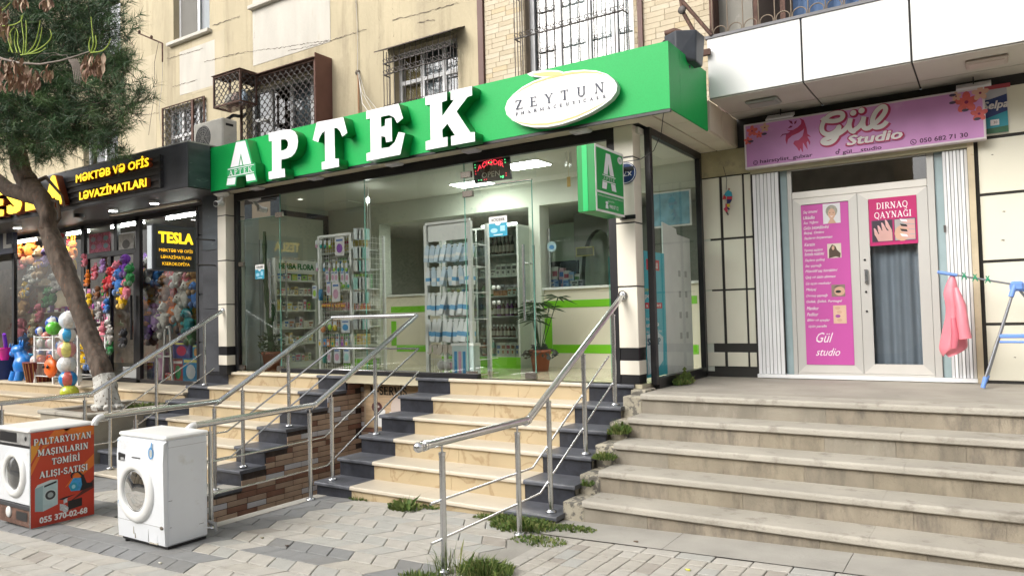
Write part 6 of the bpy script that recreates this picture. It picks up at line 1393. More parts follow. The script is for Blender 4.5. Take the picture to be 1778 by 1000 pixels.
cc = [(.5, .45, .2), (.15, .35, .5), (.5, .15, .3), (.2, .4, .2), (.6, .58, .55), (.25, .2, .45)]
for k in range(26):
 px = 32 + (k % 9) * 12.5 + rg.uniform(-2, 2); py = [545, 585, 620][k // 9]; p = at(px, py - 1, 1, 7.45 + rg.uniform(0, .1)); w, h = rg.uniform(.1, .17), rg.uniform(.1, .22)
 mb = MB(); mb.box(p.x, p.x + w, p.y, p.y + .08, p.z, p.z + h, b=.006); mb.box(p.x + .01, p.x + w - .01, p.y - .002, p.y - .0005, p.z + h * .3, p.z + h * .7, 1); c = rg.choice(cc)
 tag(obj('toy_box', mb, [mat('tb%d' % cc.index(c), c, .5), WHITE]), 'small boxed toy on the %s shelf of the left toy window' % ['upper', 'middle', 'lower'][k // 9], 'toy box', 'boxed toys on the display shelves')
# cards with small toys on the door
for k in range(24):
 r, c_ = divmod(k, 6); px = 146 + c_ * 8.3; py = [508, 530, 552, 574][r]; p = at(px, py, 1, 6.88); c = [(.6, .05, .1), (.65, .2, .05), (.1, .45, .1), (.7, .1, .3), (.15, .12, .12), (.45, .1, .4)][(k * 5 + r) % 6]
 t = thing('toy_card', 'small toy on a hanging card in row %s beside the shop door' % ['one', 'two', 'three', 'four'][r], 'toy card', tuple(p), 'toy cards hanging beside the shop door')
 mb = MB(); mb.box(p.x - .055, p.x + .055, 6.88, 6.885, p.z - .09, p.z + .07); obj('card', mb, mat('card%d' % (k % 3), [(.55, .5, .5), (.5, .2, .3), (.3, .3, .35)][k % 3], .5), t)
 mb = MB(); mb.ball((p.x, 6.87, p.z - .02), .035, 7, 5, sq=(1, .5, 1.4)); obj('toy', mb, mat('cardtoy%d%d' % (int(c[0] * 99), int(c[1] * 99)), c, .4), t)
# boxed toys, ironing-board-like stand in the right window
for k, (px0, px1, py0, py1, c, lab) in enumerate([(300, 330, 593, 622, (.06, .07, .25), 'dark blue boxed toy under the plush pile'), (300, 318, 624, 664, (.30, .05, .06), 'red and green boxed toy at the window foot'), (317, 346, 622, 664, (.02, .22, .45), 'bright blue boxed toy at the right of the window foot'), (286, 300, 648, 664, (.6, .06, .04), 'small red boxed toy in front of the white stand'), (334, 346, 598, 622, (.04, .3, .5), 'light blue boxed toy on the right above the blue box'), (268, 282, 612, 664, (.5, .25, .42), 'tall pink doll box beside the white stand'), (255, 267, 628, 664, (.03, .05, .18), 'dark blue slim box at the left of the window foot')]):
 a = at(px0, py1, 1, 7.18); b = at(px1, py0, 1, 7.18); t = thing('toy_box', lab, 'toy box', tuple(a)); w, h = b.x - a.x, b.z - a.z
 mb = MB(); mb.box(a.x, b.x, 7.18, 7.3, a.z, b.z, b=.008); obj('carton', mb, mat('tbx%d' % k, c, .4, var=.2, scale=14), t)
 c2 = [(.5, .04, .1), (.03, .3, .12), (.5, .55, .6), (.7, .5, .3), (.6, .3, .1), (.65, .5, .6), (.2, .3, .5)][k]
 flat(t, 'print', [EL(w * .5, h * .45, w * .28, h * .3, 0, 360, 12)], 'F', a.x, 7.18, a.z, .002, mat('tbx_p%d' % k, c2, .5)); flat(t, 'print', [rect(w * .1, h * .82, w * .9, h * .93)], 'F', a.x, 7.18, a.z, .002, mat('tbx_q%d' % (k % 2), [(.7, .65, .2), (.7, .7, .7)][k % 2], .5))
stl = thing('white_stand', 'tall white plastic A-frame stand in the toy window', 'stand', (at(290, 665, 1, 7.1).x, 7.1, TZ))
a, b, c, d = [at(*q, 1, 7.12) for q in ((283, 660), (287, 568), (295, 568), (300, 660))]
for q in ((a, b), (c, d)): mb = MB(); mb.tube(q, .022, 4); obj('leg', mb, WHITE, stl)
mb = MB(); mb.tube([b, c], .03, 4); obj('top', mb, WHITE, stl); mb = MB(); mb.tube([a.lerp(b, .45), d.lerp(c, .45)], .015, 4); obj('rung', mb, WHITE, stl)
# beach balls
def ball(px, py, rpx, Y, c1, c2, label, group=None, c3=None):
 p = at(px, py, 1, Y); r = rpx * -sum(RW[i][2] * (p - CAM)[i] for i in range(3)) / FPX
 t = thing('beach_ball', label, 'ball', tuple(p), group)
 mb = MB(); mb.ball(p, r, 18, 12)
 for i, f in enumerate(mb.f):
  seg = (i % 18) // 3; row = i // 18
  mb.m[i] = 1 if seg % 2 else (2 if c3 and seg % 4 == 0 else 0)
  if row < 2: mb.m[i] = 0
 nm = 'bb%d%d' % (int(px), int(py))
 o = obj('ball_skin', mb, [mat(nm + 'a', c1, .18, var=.05, coat=.4), mat(nm + 'b', c2, .18, var=.25, scale=25, coat=.4), mat(nm + 'c', c3 or c1, .18, coat=.4)], t)
 mb = MB(); mb.ball(p + Vector((0, -.2 * r, r)), r * .09, 7, 5); obj('valve', mb, WHITE, t)
 return t
WB = (.74, .74, .72)
G_ = 'inflated balls hanging in a string'
ball(119.7, 556, 16, 6.0, WB, (.68, .66, .64), 'topmost white spotted ball of the hanging string', G_, (.6, .68, .75)); ball(117, 581, 13.5, 6.0, (.03, .32, .62), (.05, .38, .7), 'bright blue ball, second of the hanging string', G_, WB); ball(116, 607, 15, 6.0, (.68, .62, .12), (.70, .66, .2), 'yellow ball with pink stripe, third of the hanging string', G_, (.65, .3, .3))
ball(116, 633, 15.5, 6.0, WB, (.65, .64, .62), 'white ball with coloured stars, fourth of the hanging string', G_, (.6, .66, .7)); ball(118, 658, 15, 6.0, (.02, .22, .6), (.55, .12, .1), 'blue and red ball, fifth of the hanging string', G_, (.02, .25, .62)); ball(120.6, 682, 15, 6.0, (.03, .33, .6), (.5, .55, .05), 'blue ball with yellow patch, lowest of the string', G_, (.5, .55, .05))
G_ = 'balls in the wire ball cage'
ball(92.7, 570, 12, 6.45, (.12, .55, .05), (.14, .6, .06), 'lime green ball on top of the wire cage', G_); ball(92, 561, 12, 6.6, (.05, .12, .45), WB, 'dark blue and white ball behind the green ball', G_); ball(70, 575, 8, 6.45, (.03, .10, .4), WB, 'small navy and white ball on the cage corner', G_); ball(80, 583, 7, 6.5, (.65, .2, .16), (.65, .25, .2), 'small coral ball under the green ball', G_)
for k, (px, py, r, a, b) in enumerate([(70, 596, 9, (.35, .5, .35), WB), (88, 596, 9, (.5, .25, .3), WB), (72, 612, 8, (.4, .45, .5), (.1, .15, .35)), (90, 614, 9, (.4, .2, .3), (.1, .2, .4)), (105, 600, 8, (.05, .15, .45), WB), (100, 616, 8, (.5, .2, .2), WB)]):
 ball(px, py, r, 6.5, a, b, ['pale green ball', 'dusty pink ball', 'grey and navy ball', 'plum and blue ball', 'royal blue ball', 'red and white ball'][k] + ' behind the bars of the wire cage', G_)
# wire ball cage
WW = mat('white_wire', (.72, .73, .73), .4)
wc = thing('wire_cage', 'white wire cage rack holding toy balls on the terrace', 'rack', (-13, 6.4, TZ))
x0, x1 = at(61, 600, 1, 6.3).x, at(136, 600, 1, 6.3).x; xm = at(93, 600, 1, 6.3).x; zt = at(93, 582, 1, 6.3).z
for x in (x0, xm, x1):
 for y in (6.3, 6.75): mb = MB(); mb.box(x - .018, x + .018, y - .018, y + .018, TZ, zt); obj('post', mb, WW, wc)
mb = MB()
for z in [TZ + .12 + (zt - TZ - .15) * i / 3 for i in range(4)]: mb.tube([(x0, 6.3, z), (x1, 6.3, z), (x1, 6.75, z), (x0, 6.75, z), (x0, 6.3, z)], .009, 4)
n = 34
for i in range(n + 1): x = x0 + (x1 - x0) * i / n; mb.tube([(x, 6.3, TZ + .12), (x, 6.3, zt - .02)], .0035, 3, cap=False)
obj('wire_mesh', mb, WW, wc)
p = at(88, 638, 1, 6.15)
t = thing('pumpkin_bag', 'orange round toy bag hanging in front of the wire cage', 'bag', tuple(p)); mb = MB(); mb.ball(p, .165, 16, 9, sq=(1.1, .45, 1), fn=lambda d: 1 + .05 * math.cos(8 * math.atan2(d.x, d.z))); obj('bag_body', mb, mat('orange_plastic', (.75, .13, .015), .35), t)
for s in (-1, 1): mb = MB(); mb.ball(p + Vector((s * .07, -.085, .02)), .032, 6, 5, sq=(1, .5, 1)); obj('eye', mb, BLACK, t)
mb = MB(); mb.tube([p + Vector((.1 * math.cos(a), -.02, .14 + .07 * math.sin(a))) for a in [i * .45 for i in range(8)]], .01, 5); obj('handle', mb, MATS['orange_plastic'], t)
# ride-on hopper animals, tubs and baskets
def hopper(px, py, s, Y, c, lab):
 p = at(px, py, 1, Y); x, y, z = p.x, Y, TZ; t = thing('hopper_toy', lab, 'ride-on toy', (x, y, z)); m = mat('rubber%d' % int(px), c, .25, coat=.3)
 mb = MB(); mb.ball((x, y, z + .26 * s), .19 * s, 14, 10, sq=(1, .85, 1.1)); obj('body', mb, m, t)
 mb = MB(); mb.ball((x - .14 * s, y - .04, z + .52 * s), .12 * s, 12, 8, sq=(1.3, .8, .9)); mb.tube([(x - .02 * s, y, z + .36 * s), (x - .08 * s, y - .02, z + .48 * s)], [.12 * s, .1 * s], 10); mb.ball((x - .27 * s, y - .06, z + .47 * s), .06 * s, 8, 6); obj('head', mb, m, t)
 for q in (-.03, -.13): mb = MB(); mb.ball((x + q * s, y + .0, z + .64 * s), .04 * s, 7, 6, sq=(.7, .5, 1.8)); obj('ear', mb, m, t)
 for q in ((-.1, -.1), (.09, -.1), (-.1, .1), (.1, .1)): mb = MB(); mb.tube([(x + q[0] * s, y + q[1] * s, z + .16 * s), (x + q[0] * s * 1.1, y + q[1] * s * 1.3, z)], [.06 * s, .07 * s], 8); obj('leg', mb, m, t)
hopper(41, 660, 1.05, 6.5, (.02, .20, .62), 'bright blue rubber hopper animal standing on the terrace'); hopper(23, 660, .95, 6.65, (.02, .13, .38), 'darker blue rubber hopper animal behind the bright one')
def tub(px, w, h, c, lab, Y=6.5, nm='tub', basket=False):
 p = at(px, 660, 1, Y); t = thing(nm, lab, 'basket' if basket else 'tub', (p.x, Y, TZ)); mb = MB(); mb.lathe([(0, 0), (w * .78, 0), (w, h), (w * 1.06, h), (w * 1.06, h + .02), (w * .94, h + .02), (w * .8, .02), (0, .02)], (p.x, Y, TZ), 18); obj('bowl', mb, mat('tub%d' % px, c, .5, var=.2, scale=20), t)
 if basket:
  mb = MB()
  for k in range(22): a = k * 2 * math.pi / 22; mb.tube([(p.x + w * .79 * math.cos(a), Y + w * .79 * math.sin(a), TZ), (p.x + w * 1.02 * math.cos(a), Y + w * 1.02 * math.sin(a), TZ + h)], .009, 4, cap=False)
  obj('rib', mb, mat('basket_rib', (.30, .14, .05), .6), t)
 return p
p = tub(70, .26, .34, (.16, .02, .02), 'dark red slatted basket full of small balls', 6.45, 'basket', True)
for k, (dx, c, l) in enumerate(((-.08, (.65, .55, .5), 'pale ball on the left in the red basket'), (.06, (.7, .35, .05), 'orange ball on top of the red basket'), (.16, (.6, .15, .1), 'red ball on the right in the basket'))): mb = MB(); mb.ball((p.x + dx, 6.42, TZ + .38), .1, 12, 8); tag(obj('toy_ball', mb, mat('tball%d' % k, c, .3)), l, 'ball')
p = tub(7, .27, .42, (.015, .04, .2), 'dark blue tub of beach toys at the far left', 6.5)
for k, (dx, c, l) in enumerate(((-.1, (.6, .3, .35), 'pink ball in the blue tub'), (.1, (.65, .5, .52), 'pale pink ball in the blue tub'))): mb = MB(); mb.ball((p.x + dx, 6.5, TZ + .46), .12, 12, 8); tag(obj('toy_ball', mb, mat('tball%d' % (k + 5), c, .3)), l, 'ball')
q = at(8, 612, 1, 6.4); t = thing('toy_shovel', 'pink toy scoop with a purple handle sticking out of the tub', 'toy', tuple(q)); mb = MB(); mb.lathe([(.06, -.14), (.12, .08), (.14, .09), (.1, .05), (.05, -.12)], tuple(q), 12); obj('scoop', mb, mat('hot_pink_plastic', (.75, .02, .35), .35), t); mb = MB(); mb.tube([q + Vector((.06, 0, .1)), q + Vector((.22, -.1, .35))], [.035, .03], 8); obj('handle', mb, mat('purple_plastic', (.2, .03, .5), .35), t)
for k, (px, py, r, c, l) in enumerate(((19, 622, 8, (.03, .32, .62), 'sky blue ball left of the hopper head'), (31, 619, 8, (.03, .30, .6), 'sky blue ball behind the hopper head'), (52, 621, 8, (.03, .33, .6), 'sky blue ball right of the hopper'), (43, 617, 7, (.6, .15, .4), 'pink ball behind the hopper'))): ball(px, py, r, 6.8, c, c, l)
p = tub(50, .2, .36, (.03, .03, .04), 'black tub behind the blue hopper', 6.75)
# ---------------------------------------------------------------- inside the pharmacy
rg = random.Random(11)
SHW = mat('shelf_white', (.68, .70, .66), .4, var=.03)
PC = [(.66, .66, .60), (.62, .50, .20), (.55, .62, .55), (.30, .50, .12), (.60, .35, .40), (.20, .42, .20), (.62, .60, .50), (.25, .40, .60), (.55, .25, .10), (.45, .45, .50)]
PCM = [mat('carton_%d' % i, c, .5, var=.04) for i, c in enumerate(PC)]
PR = [mat('print_%d' % i, c, .5, var=0) for i, c in enumerate([(.10, .25, .08), (.30, .12, .04), (.55, .45, .05), (.05, .15, .4), (.4, .05, .1), (.12, .12, .12), (.5, .5, .5)])]
cart = {}
def carton(F, p, w, h, d, label, group, cm=None, pr=None, tilt_=0.0):
 """folding carton, front width w, height h, depth d; F = facing"""
 cm = rg.randrange(len(PCM)) if cm is None else cm; pr = rg.randrange(len(PR)) if pr is None else pr
 k = (F, round(w, 2), round(h, 2), cm, pr)
 if k not in cart:
  mb = MB(); w_, h_ = round(w, 2), round(h, 2)
  if F == 'F':
   mb.box(0, w_, 0, d, 0, h_, 0, b=.003); mb.box(w_ * .12, w_ * .88, -.001, .0005, h_ * .55, h_ * .8, 1); mb.box(w_ * .2, w_ * .6, -.001, .0005, h_ * .2, h_ * .42, 1)
  else:
   mb.box(-d, 0, 0, w_, 0, h_, 0, b=.003); mb.box(-.0005, .001, w_ * .12, w_ * .88, h_ * .55, h_ * .8, 1); mb.box(-.0005, .001, w_ * .2, w_ * .6, h_ * .2, h_ * .42, 1)
  cart[k] = mb.mesh('carton', [PCM[cm], PR[pr]])
 o = link('carton', cart[k], None, Vector(p)); return tag(o, label, 'carton', group)
bott = {}
def bottle(p, r, h, ci, label, group, cap=0):
 BC = [(.06, .02, .01), (.10, .30, .06), (.25, .08, .30), (.60, .12, .03), (.02, .30, .08), (.25, .55, .45), (.03, .03, .03), (.55, .55, .5), (.05, .16, .4)]
 k = (round(r, 3), round(h, 3), ci, cap)
 if k not in bott:
  mb = MB(); mb.lathe([(0, 0), (r, 0), (r, h * .62), (r * .45, h * .75), (r * .42, h * .86)], n=10); mb.lathe([(r * .5, h * .84), (r * .5, h), (0, h)], n=8, mi=1); mb.lathe([(r * 1.01, h * .14), (r * 1.01, h * .5)], n=10, mi=2)
  bott[k] = mb.mesh('bottle', [mat('bottle_c%d' % ci, BC[ci], .25), [WHITE, BLACK][cap], mat('bottle_label', (.55, .50, .42), .5)])
 return tag(link('bottle', bott[k], None, Vector(p)), label, 'bottle', group)
ORD = ['bottom', 'second', 'third', 'fourth', 'fifth', 'sixth', 'top']
# herbal shelf along the left wall
hs = thing('shelf_unit', 'white herbal goods shelf with green header along the left wall', 'shelf', (-8.75, 7.4, FZ))
hx, ya, yb = -8.66, 7.06, 7.78; zsH = [1.0, 1.27, 1.5, 1.76, 1.99, 2.2]
def bx(par, nm, m, *b, **k): mb = MB(); mb.box(*b, **k); return obj(nm, mb, m, par)
bx(hs, 'side', SHW, hx - .25, hx, ya - .02, ya, FZ, 2.52); bx(hs, 'side', SHW, hx - .25, hx, yb, yb + .02, FZ, 2.52); bx(hs, 'back', SHW, hx - .27, hx - .25, ya - .02, yb + .02, FZ, 2.52)
bx(hs, 'header', SHW, hx - .01, hx + .01, ya, yb, 2.30, 2.50); bx(hs, 'base', SHW, hx - .25, hx - .005, ya, yb, FZ, 1.0)
text(hs, 'HERBA FLORA', 'R', hx + .01, ya + .03, 2.36, .66, .09, mat('herb_green', (.01, .16, .03), .5), bold=.04, d=.003)
for k, z in enumerate(zsH):
 bx(hs, 'board', SHW, hx - .25, hx, ya + .001, yb - .001, z - .018, z)
 y = ya + .02
 while y < yb - .08:
  w = rg.choice([.06, .08, .1]); h = rg.choice([.1, .12, .16, .07]);
  carton('R', (hx - .02 - rg.uniform(0, .02), y, z), w, h, .1, 'small herbal carton on the %s shelf of the herbal rack' % ORD[k], 'herbal cartons on the left shelf', rg.choice([0, 0, 2, 6, 1, 3, 9])); y += w + .008
# white sticker and closed notice on the left door
def sticker(x, z, w, h, lab, txt, y=GY - .006, bluec=(.02, .30, .45)):
 t = thing('door_notice', lab, 'notice', (x, y, z)); bx(t, 'sheet', WHITE, x, x + w, y, y + .003, z, z + h); flat(t, 'blue_part', [rect(0, 0, w, h * .66)], 'F', x, y, z, .001, mat('notice_blue', bluec, .45))
 flat(t, 'blob', [EL(w * .5, h * .66, w * .16, h * .12, 0, 360, 10)], 'F', x, y, z, .0015, WHITE); serif(t, txt, 'F', x + w * .12, y, z + h * .76, w * .76, h * .14, BLACK, .002, fat=1.1)
 flat(t, 'logo', [EL(w * .28, h * .3, w * .2, h * .12, 0, 360, 12)], 'F', x, y, z, .0014, mat('notice_pale', (.35, .6, .75), .45)); flat(t, 'logo', [rect(w * .62, h * .25, w * .88, h * .52)], 'F', x, y, z, .0014, MATS['notice_pale'])
 flat(t, 'line', [rect(w * .25, h * .06, w * .75, h * .1)], 'F', x, y, z, .0014, WHITE)
 return t
a = at(444, 485, 1, GY); sticker(a.x, a.z, .19, .20, 'small teal and white notice on the left glass door', 'A\u00c7IQDIR')
a = at(850, 412, 1, GY); sticker(a.x, a.z, .24, .22, 'blue and white opening notice on the right glass door', 'A\u00c7IQDIR', bluec=(.02, .32, .62))
# cactus and pot
TERR = mat('terracotta', (.30, .10, .055), .75, var=.12, scale=6)
def pot(x, y, z, r, h, lab, sq=False):
 t = thing('plant_pot', lab, 'pot', (x, y, z)); mb = MB(); n = 4 if sq else 18
 mb.lathe([(0, 0), (r * .75, 0), (r, h * .85), (r * 1.08, h * .85), (r * 1.08, h), (r * .92, h), (r * .9, h * .9), (0, h * .9)], (x, y, z), n); obj('pot_body', mb, TERR, t); return t
cx_, cy_ = -8.62, 6.93
pot(cx_, cy_, FZ, .17, .26, 'square terracotta pot of the tall cactus', True)
ct = thing('cactus', 'tall dark green euphorbia cactus inside the left window', 'plant', (cx_, cy_, FZ + .22)); CG = mat('cactus_green', (.03, .075, .025), .7, var=.3, scale=20, bump=.5, bscale=60)
def stem(pts, r0, r1):
 mb = MB(); n = len(pts) * 4; P = [Vector(p) for p in pts]; path = []; rr = []
 for i in range(n + 1):
  t = i / n * (len(P) - 1); k = min(int(t), len(P) - 2); path.append(P[k].lerp(P[k + 1], t - k)); rr.append((r0 + (r1 - r0) * i / n) * (1 + .22 * math.sin(i * 1.9)))
 mb.tube(path, rr, 6); obj('stem', mb, CG, ct)
stem([(cx_, cy_, 1.1), (cx_ - .06, cy_, 1.7), (cx_ - .16, cy_ + .02, 2.3), (cx_ - .16, cy_ + .02, 2.9)], .05, .025); stem([(cx_, cy_, 1.6), (cx_ + .04, cy_, 1.75), (cx_ + .03, cy_, 1.88)], .03, .02)
mb = MB()
for k in range(160):
 a = rg.uniform(0, 6.28); r = rg.uniform(.03, .16); z = rg.uniform(1.12, 1.42); c = Vector((cx_ + r * math.cos(a), cy_ + r * math.sin(a), z)); d1 = Vector((math.cos(a), math.sin(a), rg.uniform(0, 1))).normalized() * .06
 s = d1.orthogonal().normalized() * .02; mb.add([c - s, c + s, c + d1], [(0, 1, 2)])
obj('foliage', mb, CG, ct, fixn=False)
# wire gondola rack facing the street
wr = thing('wire_rack', 'white wire mesh rack of baby goods behind the middle pane', 'rack', (-7.3, 6.93, FZ))
x0, x1, y, z1 = -7.62, -7.02, 6.93, 2.74
for a in (x0, x1): bx(wr, 'post', WHITE, a - .018, a + .018, y - .018, y + .018, FZ, z1)
bx(wr, 'top_bar', WHITE, x0 + .018, x1 - .018, y - .016, y + .016, z1 - .03, z1 + .004)
mb = MB(); n = 14
for i in range(1, n): a = x0 + (x1 - x0) * i / n; mb.tube([(a, y, FZ + .03), (a, y, z1 - .03)], .003, 3, cap=False)
for i in range(0, 34): z = FZ + .04 + (z1 - FZ - .08) * i / 33; mb.tube([(x0, y, z), (x1, y, z)], .003, 3, cap=False)
obj('mesh_front', mb, WHITE, wr)
mb = MB()
for i in range(0, 10): b = y + .6 * i / 9; mb.tube([(x1, b, FZ + .03), (x1, b, z1)], .003, 3, cap=False)
for i in range(0, 26): z = FZ + .04 + (z1 - FZ - .08) * i / 25; mb.tube([(x1, y, z), (x1, y + .6, z)], .003, 3, cap=False)
obj('mesh_side', mb, WHITE, wr); bx(wr, 'post', WHITE, x1 - .016, x1 + .016, y + .6, y + .63, FZ, z1)
PK = [mat('pack_%d' % i, c, .35, var=.08, scale=20) for i, c in enumerate([(.62, .64, .68), (.02, .32, .28), (.30, .55, .05), (.55, .30, .42), (.04, .25, .50), (.68, .66, .66), (.24, .07, .38), (.60, .22, .08), (.60, .45, .04), (.35, .62, .60)])]
def pack(px, py, w, h, ci, lab, shape='card', Y=None, group='baby goods hanging on the wire rack', c2=None):
 Y = Y or y - .05; p = at(px, py, 1, Y); t = thing('blister_pack', lab, 'packet', tuple(p), group); Y = Y - rg.uniform(0, .03)
 if shape == 'card':
  mb = MB(); mb.box(p.x - w / 2, p.x + w / 2, Y, Y + .012, p.z - h / 2, p.z + h / 2, b=.004); obj('card', mb, PK[ci], t)
  flat(t, 'print', [EL(0, -.1 * h, w * .33, h * .25, 0, 360, 12)], 'F', p.x, Y, p.z, .002, PK[c2 if c2 is not None else (ci + 3) % 10]); flat(t, 'print', [rect(-w * .35, h * .28, w * .35, h * .38)], 'F', p.x, Y, p.z, .002, PR[3])
 elif shape == 'cup': mb = MB(); mb.lathe([(0, 0), (w * .4, 0), (w * .5, h * .7), (w * .35, h), (0, h)], (p.x, Y, p.z - h / 2), 12); obj('cup', mb, PK[ci], t)
 else:
  mb = MB(); mb.ball((p.x, Y, p.z - h * .2), w * .45, 8, 6, sq=(1, .6, 1.2)); obj('toy', mb, PK[ci], t); mb = MB(); mb.box(p.x - w * .4, p.x + w * .4, Y - .002, Y + .002, p.z, p.z + h * .5); obj('card', mb, PK[0], t)
 return t
for k, (px, ci) in enumerate(((551, 3), (557, 1), (566, 1), (573, 2))): pack(px, 425, .05, .12, ci, 'baby soother pack high on the wire rack, top row left', 'dummy')
pack(590, 428, .17, .25, 5, 'white box with a purple window at the top of the wire rack', c2=6)
for k, (px, ci) in enumerate(((553, 3), (563, 4), (572, 3), (581, 2), (589, 1), (596, 4), (604, 2))): pack(px, 465, .05, .13, ci, 'baby soother pack in the second row of the wire rack', 'dummy')
for k, px in enumerate((570, 578, 586, 596, 604)): pack(px, 480, .07, .15, 0, 'clear blister pack under the soothers in the second row', 'card')
pack(546, 507, .09, .18, 0, 'blister pack with a green rattle at the left of the wire rack', c2=2); pack(558, 512, .07, .15, 4, 'blue and lime cup hanging on the left of the wire rack', 'cup'); pack(571, 500, .09, .2, 0, 'white packet beside the lime cup'); pack(585, 507, .15, .26, 5, 'large white bib card with a pink print in the rack middle', c2=3)
pack(599, 494, .05, .1, 2, 'yellow green soother right of the bib card', 'dummy'); pack(606, 494, .05, .1, 1, 'teal soother right of the bib card', 'dummy')
for k in range(9): pack(560 + 5 * k, 530, .04, .05, 7, 'orange red sachet in the row below the bib card', 'card', c2=8)
for k in range(5): pack(566 + 7 * k, 519, .06, .09, 8, 'yellow packet behind the bib card', 'card', Y=y + .04)
pack(563, 567, .1, .14, 7, 'orange teether above the handrail bend', 'dummy'); pack(575, 565, .08, .12, 2, 'green teether above the handrail bend', 'dummy'); pack(584, 566, .08, .12, 8, 'yellow teether above the handrail bend', 'dummy'); pack(600, 566, .16, .17, 0, 'wide pale pack with blue print beside the teethers', c2=4)
pack(565, 622, .06, .12, 1, 'teal cup at the foot of the wire rack', 'cup'); pack(574, 618, .07, .17, 0, 'white packet at the foot of the wire rack'); pack(587, 617, .12, .2, 0, 'lilac double ring pack at the foot of the wire rack', c2=3); pack(603, 617, .12, .2, 0, 'turquoise double ring pack at the foot of the wire rack', c2=9)
for k in range(7): pack(556 + 8 * k, 595, .06, .1, [5, 4, 7, 8, 0, 3, 5][k], 'small packet in the row below the handrail bend', 'card')
for r_, py in enumerate((405, 437, 460, 490, 515, 560)):
 for k in range(4):
  yy_ = y + .1 + .13 * k; p = at(618 + 6 * k, py, 0, x1 + .06); t = thing('blister_pack', 'clear pack hooked on the side of the wire rack, row %s from the top' % ['one', 'two', 'three', 'four', 'five', 'six'][r_], 'packet', tuple(p), 'packs hooked on the rack side')
  mb = MB(); mb.box(p.x - .0, p.x + .012, p.y - .05, p.y + .05, p.z - .09, p.z + .06, b=.004); obj('card', mb, PK[[0, 0, 5, 9][(k + r_) % 4]], t)
  mb = MB(); mb.tube([(x1, p.y, p.z + .07), (x1 + .12, p.y, p.z + .075)], .003, 4); obj('hook', mb, CHROME, t)
# shelves on the rear pier between the rack and the counter
ws = thing('shelf_unit', 'white wall shelves with green and yellow goods behind the wire rack', 'shelf', (-8.3, 8.25, FZ))
for k, (z, cis) in enumerate(((2.66, [1, 1]), (2.36, [6, 9, 5]), (2.07, [3, 3, 5]), (1.75, [4, 8, 4]), (1.5, [4, 6, 8]), (1.22, [5, 1, 7]), (1.02, [9, 9, 5]))):
 bx(ws, 'board', SHW, -8.92, -7.88, 8.12, YW - .002, z - .02, z); x = -8.85
 if k == 6: continue
 while x < -7.98:
  w = .28 if k == 0 else rg.choice([.06, .08, .1]); h = {0: .2, 1: .2, 2: .22, 3: .12, 4: .12, 5: .16}[k]; carton('F', (x, 8.16, z), w, h, .09, 'carton on the %s board of the rear wall shelves' % ['top', 'second', 'third', 'fourth', 'fifth', 'lowest'][k], 'cartons on the rear wall shelves', rg.choice(cis)); x += w + .01
bx(ws, 'base', mat('lime_panel', (.16, .48, .015), .35, var=.02), -8.4, -7.9, 8.10, YW - .002, FZ, 1.0)
# counter with green stripes
LIME = MATS['lime_panel']; CNT = mat('counter_cream', (.64, .60, .48), .35, var=.02)
cn = thing('counter', 'long cream pharmacy counter with lime green stripes', 'counter', (-5.5, 8.45, FZ))
bx(cn, 'front', CNT, -7.84, -2.86, 8.42, 8.5, FZ, 1.93); bx(cn, 'top', SHW, -7.84, -2.86, 8.38, 8.85, 1.93, 1.96)
for a, b, c, d in ((-7.70, -6.6, 1.69, 1.78), (-7.70, -7.60, 1.19, 1.56), (-7.595, -6.6, 1.10, 1.20), (-5.0, -2.9, 1.69, 1.785), (-5.0, -4.87, 1.09, 1.56), (-4.865, -2.9, 1.10, 1.21)): bx(cn, 'stripe', LIME, a, b, 8.415, 8.4195, c, d)
SPG = glass('counter_glass', (.80, .86, .84), 1.2, .03)
mb = MB(); mb.quad((-4.95, 8.5, 1.96), (-2.9, 8.5, 1.96), (-2.9, 8.5, 2.62), (-4.95, 8.5, 2.62)); obj('screen', mb, SPG, cn)
mb = MB(); mb.tube([(-4.93, 8.5, 1.96), (-4.93, 8.5, 2.75)], .02, 8); obj('screen_post', mb, STEEL, cn)
a = at(958, 428, 1, 8.48); t = thing('round_sticker', 'round blue and white sticker on the counter screen', 'sticker', tuple(a)); flat(t, 'disc', [EL(0, 0, .07, .07, 0, 360, 20)], 'F', a.x, 8.48, a.z, .001, mat('sticker_pale', (.45, .62, .68), .5)); flat(t, 'disc_print', [EL(0, -.01, .04, .03, 0, 360, 12)], 'F', a.x, 8.48, a.z, .002, mat('sticker_blue', (.08, .25, .5), .5));
a = at(1000, 446, 1, 9.1); t = thing('door_plaque', 'small dark plaque with gold rim in the back room', 'sign', tuple(a)); bx(t, 'plate', mat('gold_rim', (.45, .42, .12), .4), a.x, a.x + .28, 9.1, 9.11, a.z, a.z + .13); flat(t, 'face', [rect(.015, .015, .265, .115)], 'F', a.x, 9.1, a.z, .002, mat('olive_dark', (.07, .08, .03), .5))
a = at(945, 503, 1, 8.75); t = thing('monitor', 'black monitor standing on the pharmacy counter', 'monitor', tuple(a)); mb = MB(); mb.box(a.x, a.x + .52, 8.78, 8.82, 2.0, 2.33, b=.01); o = obj('screen_panel', mb, BLACK, t); bx(t, 'foot', BLACK, a.x + .2, a.x + .32, 8.75, 8.85, 1.96, 2.0)
cb = rg
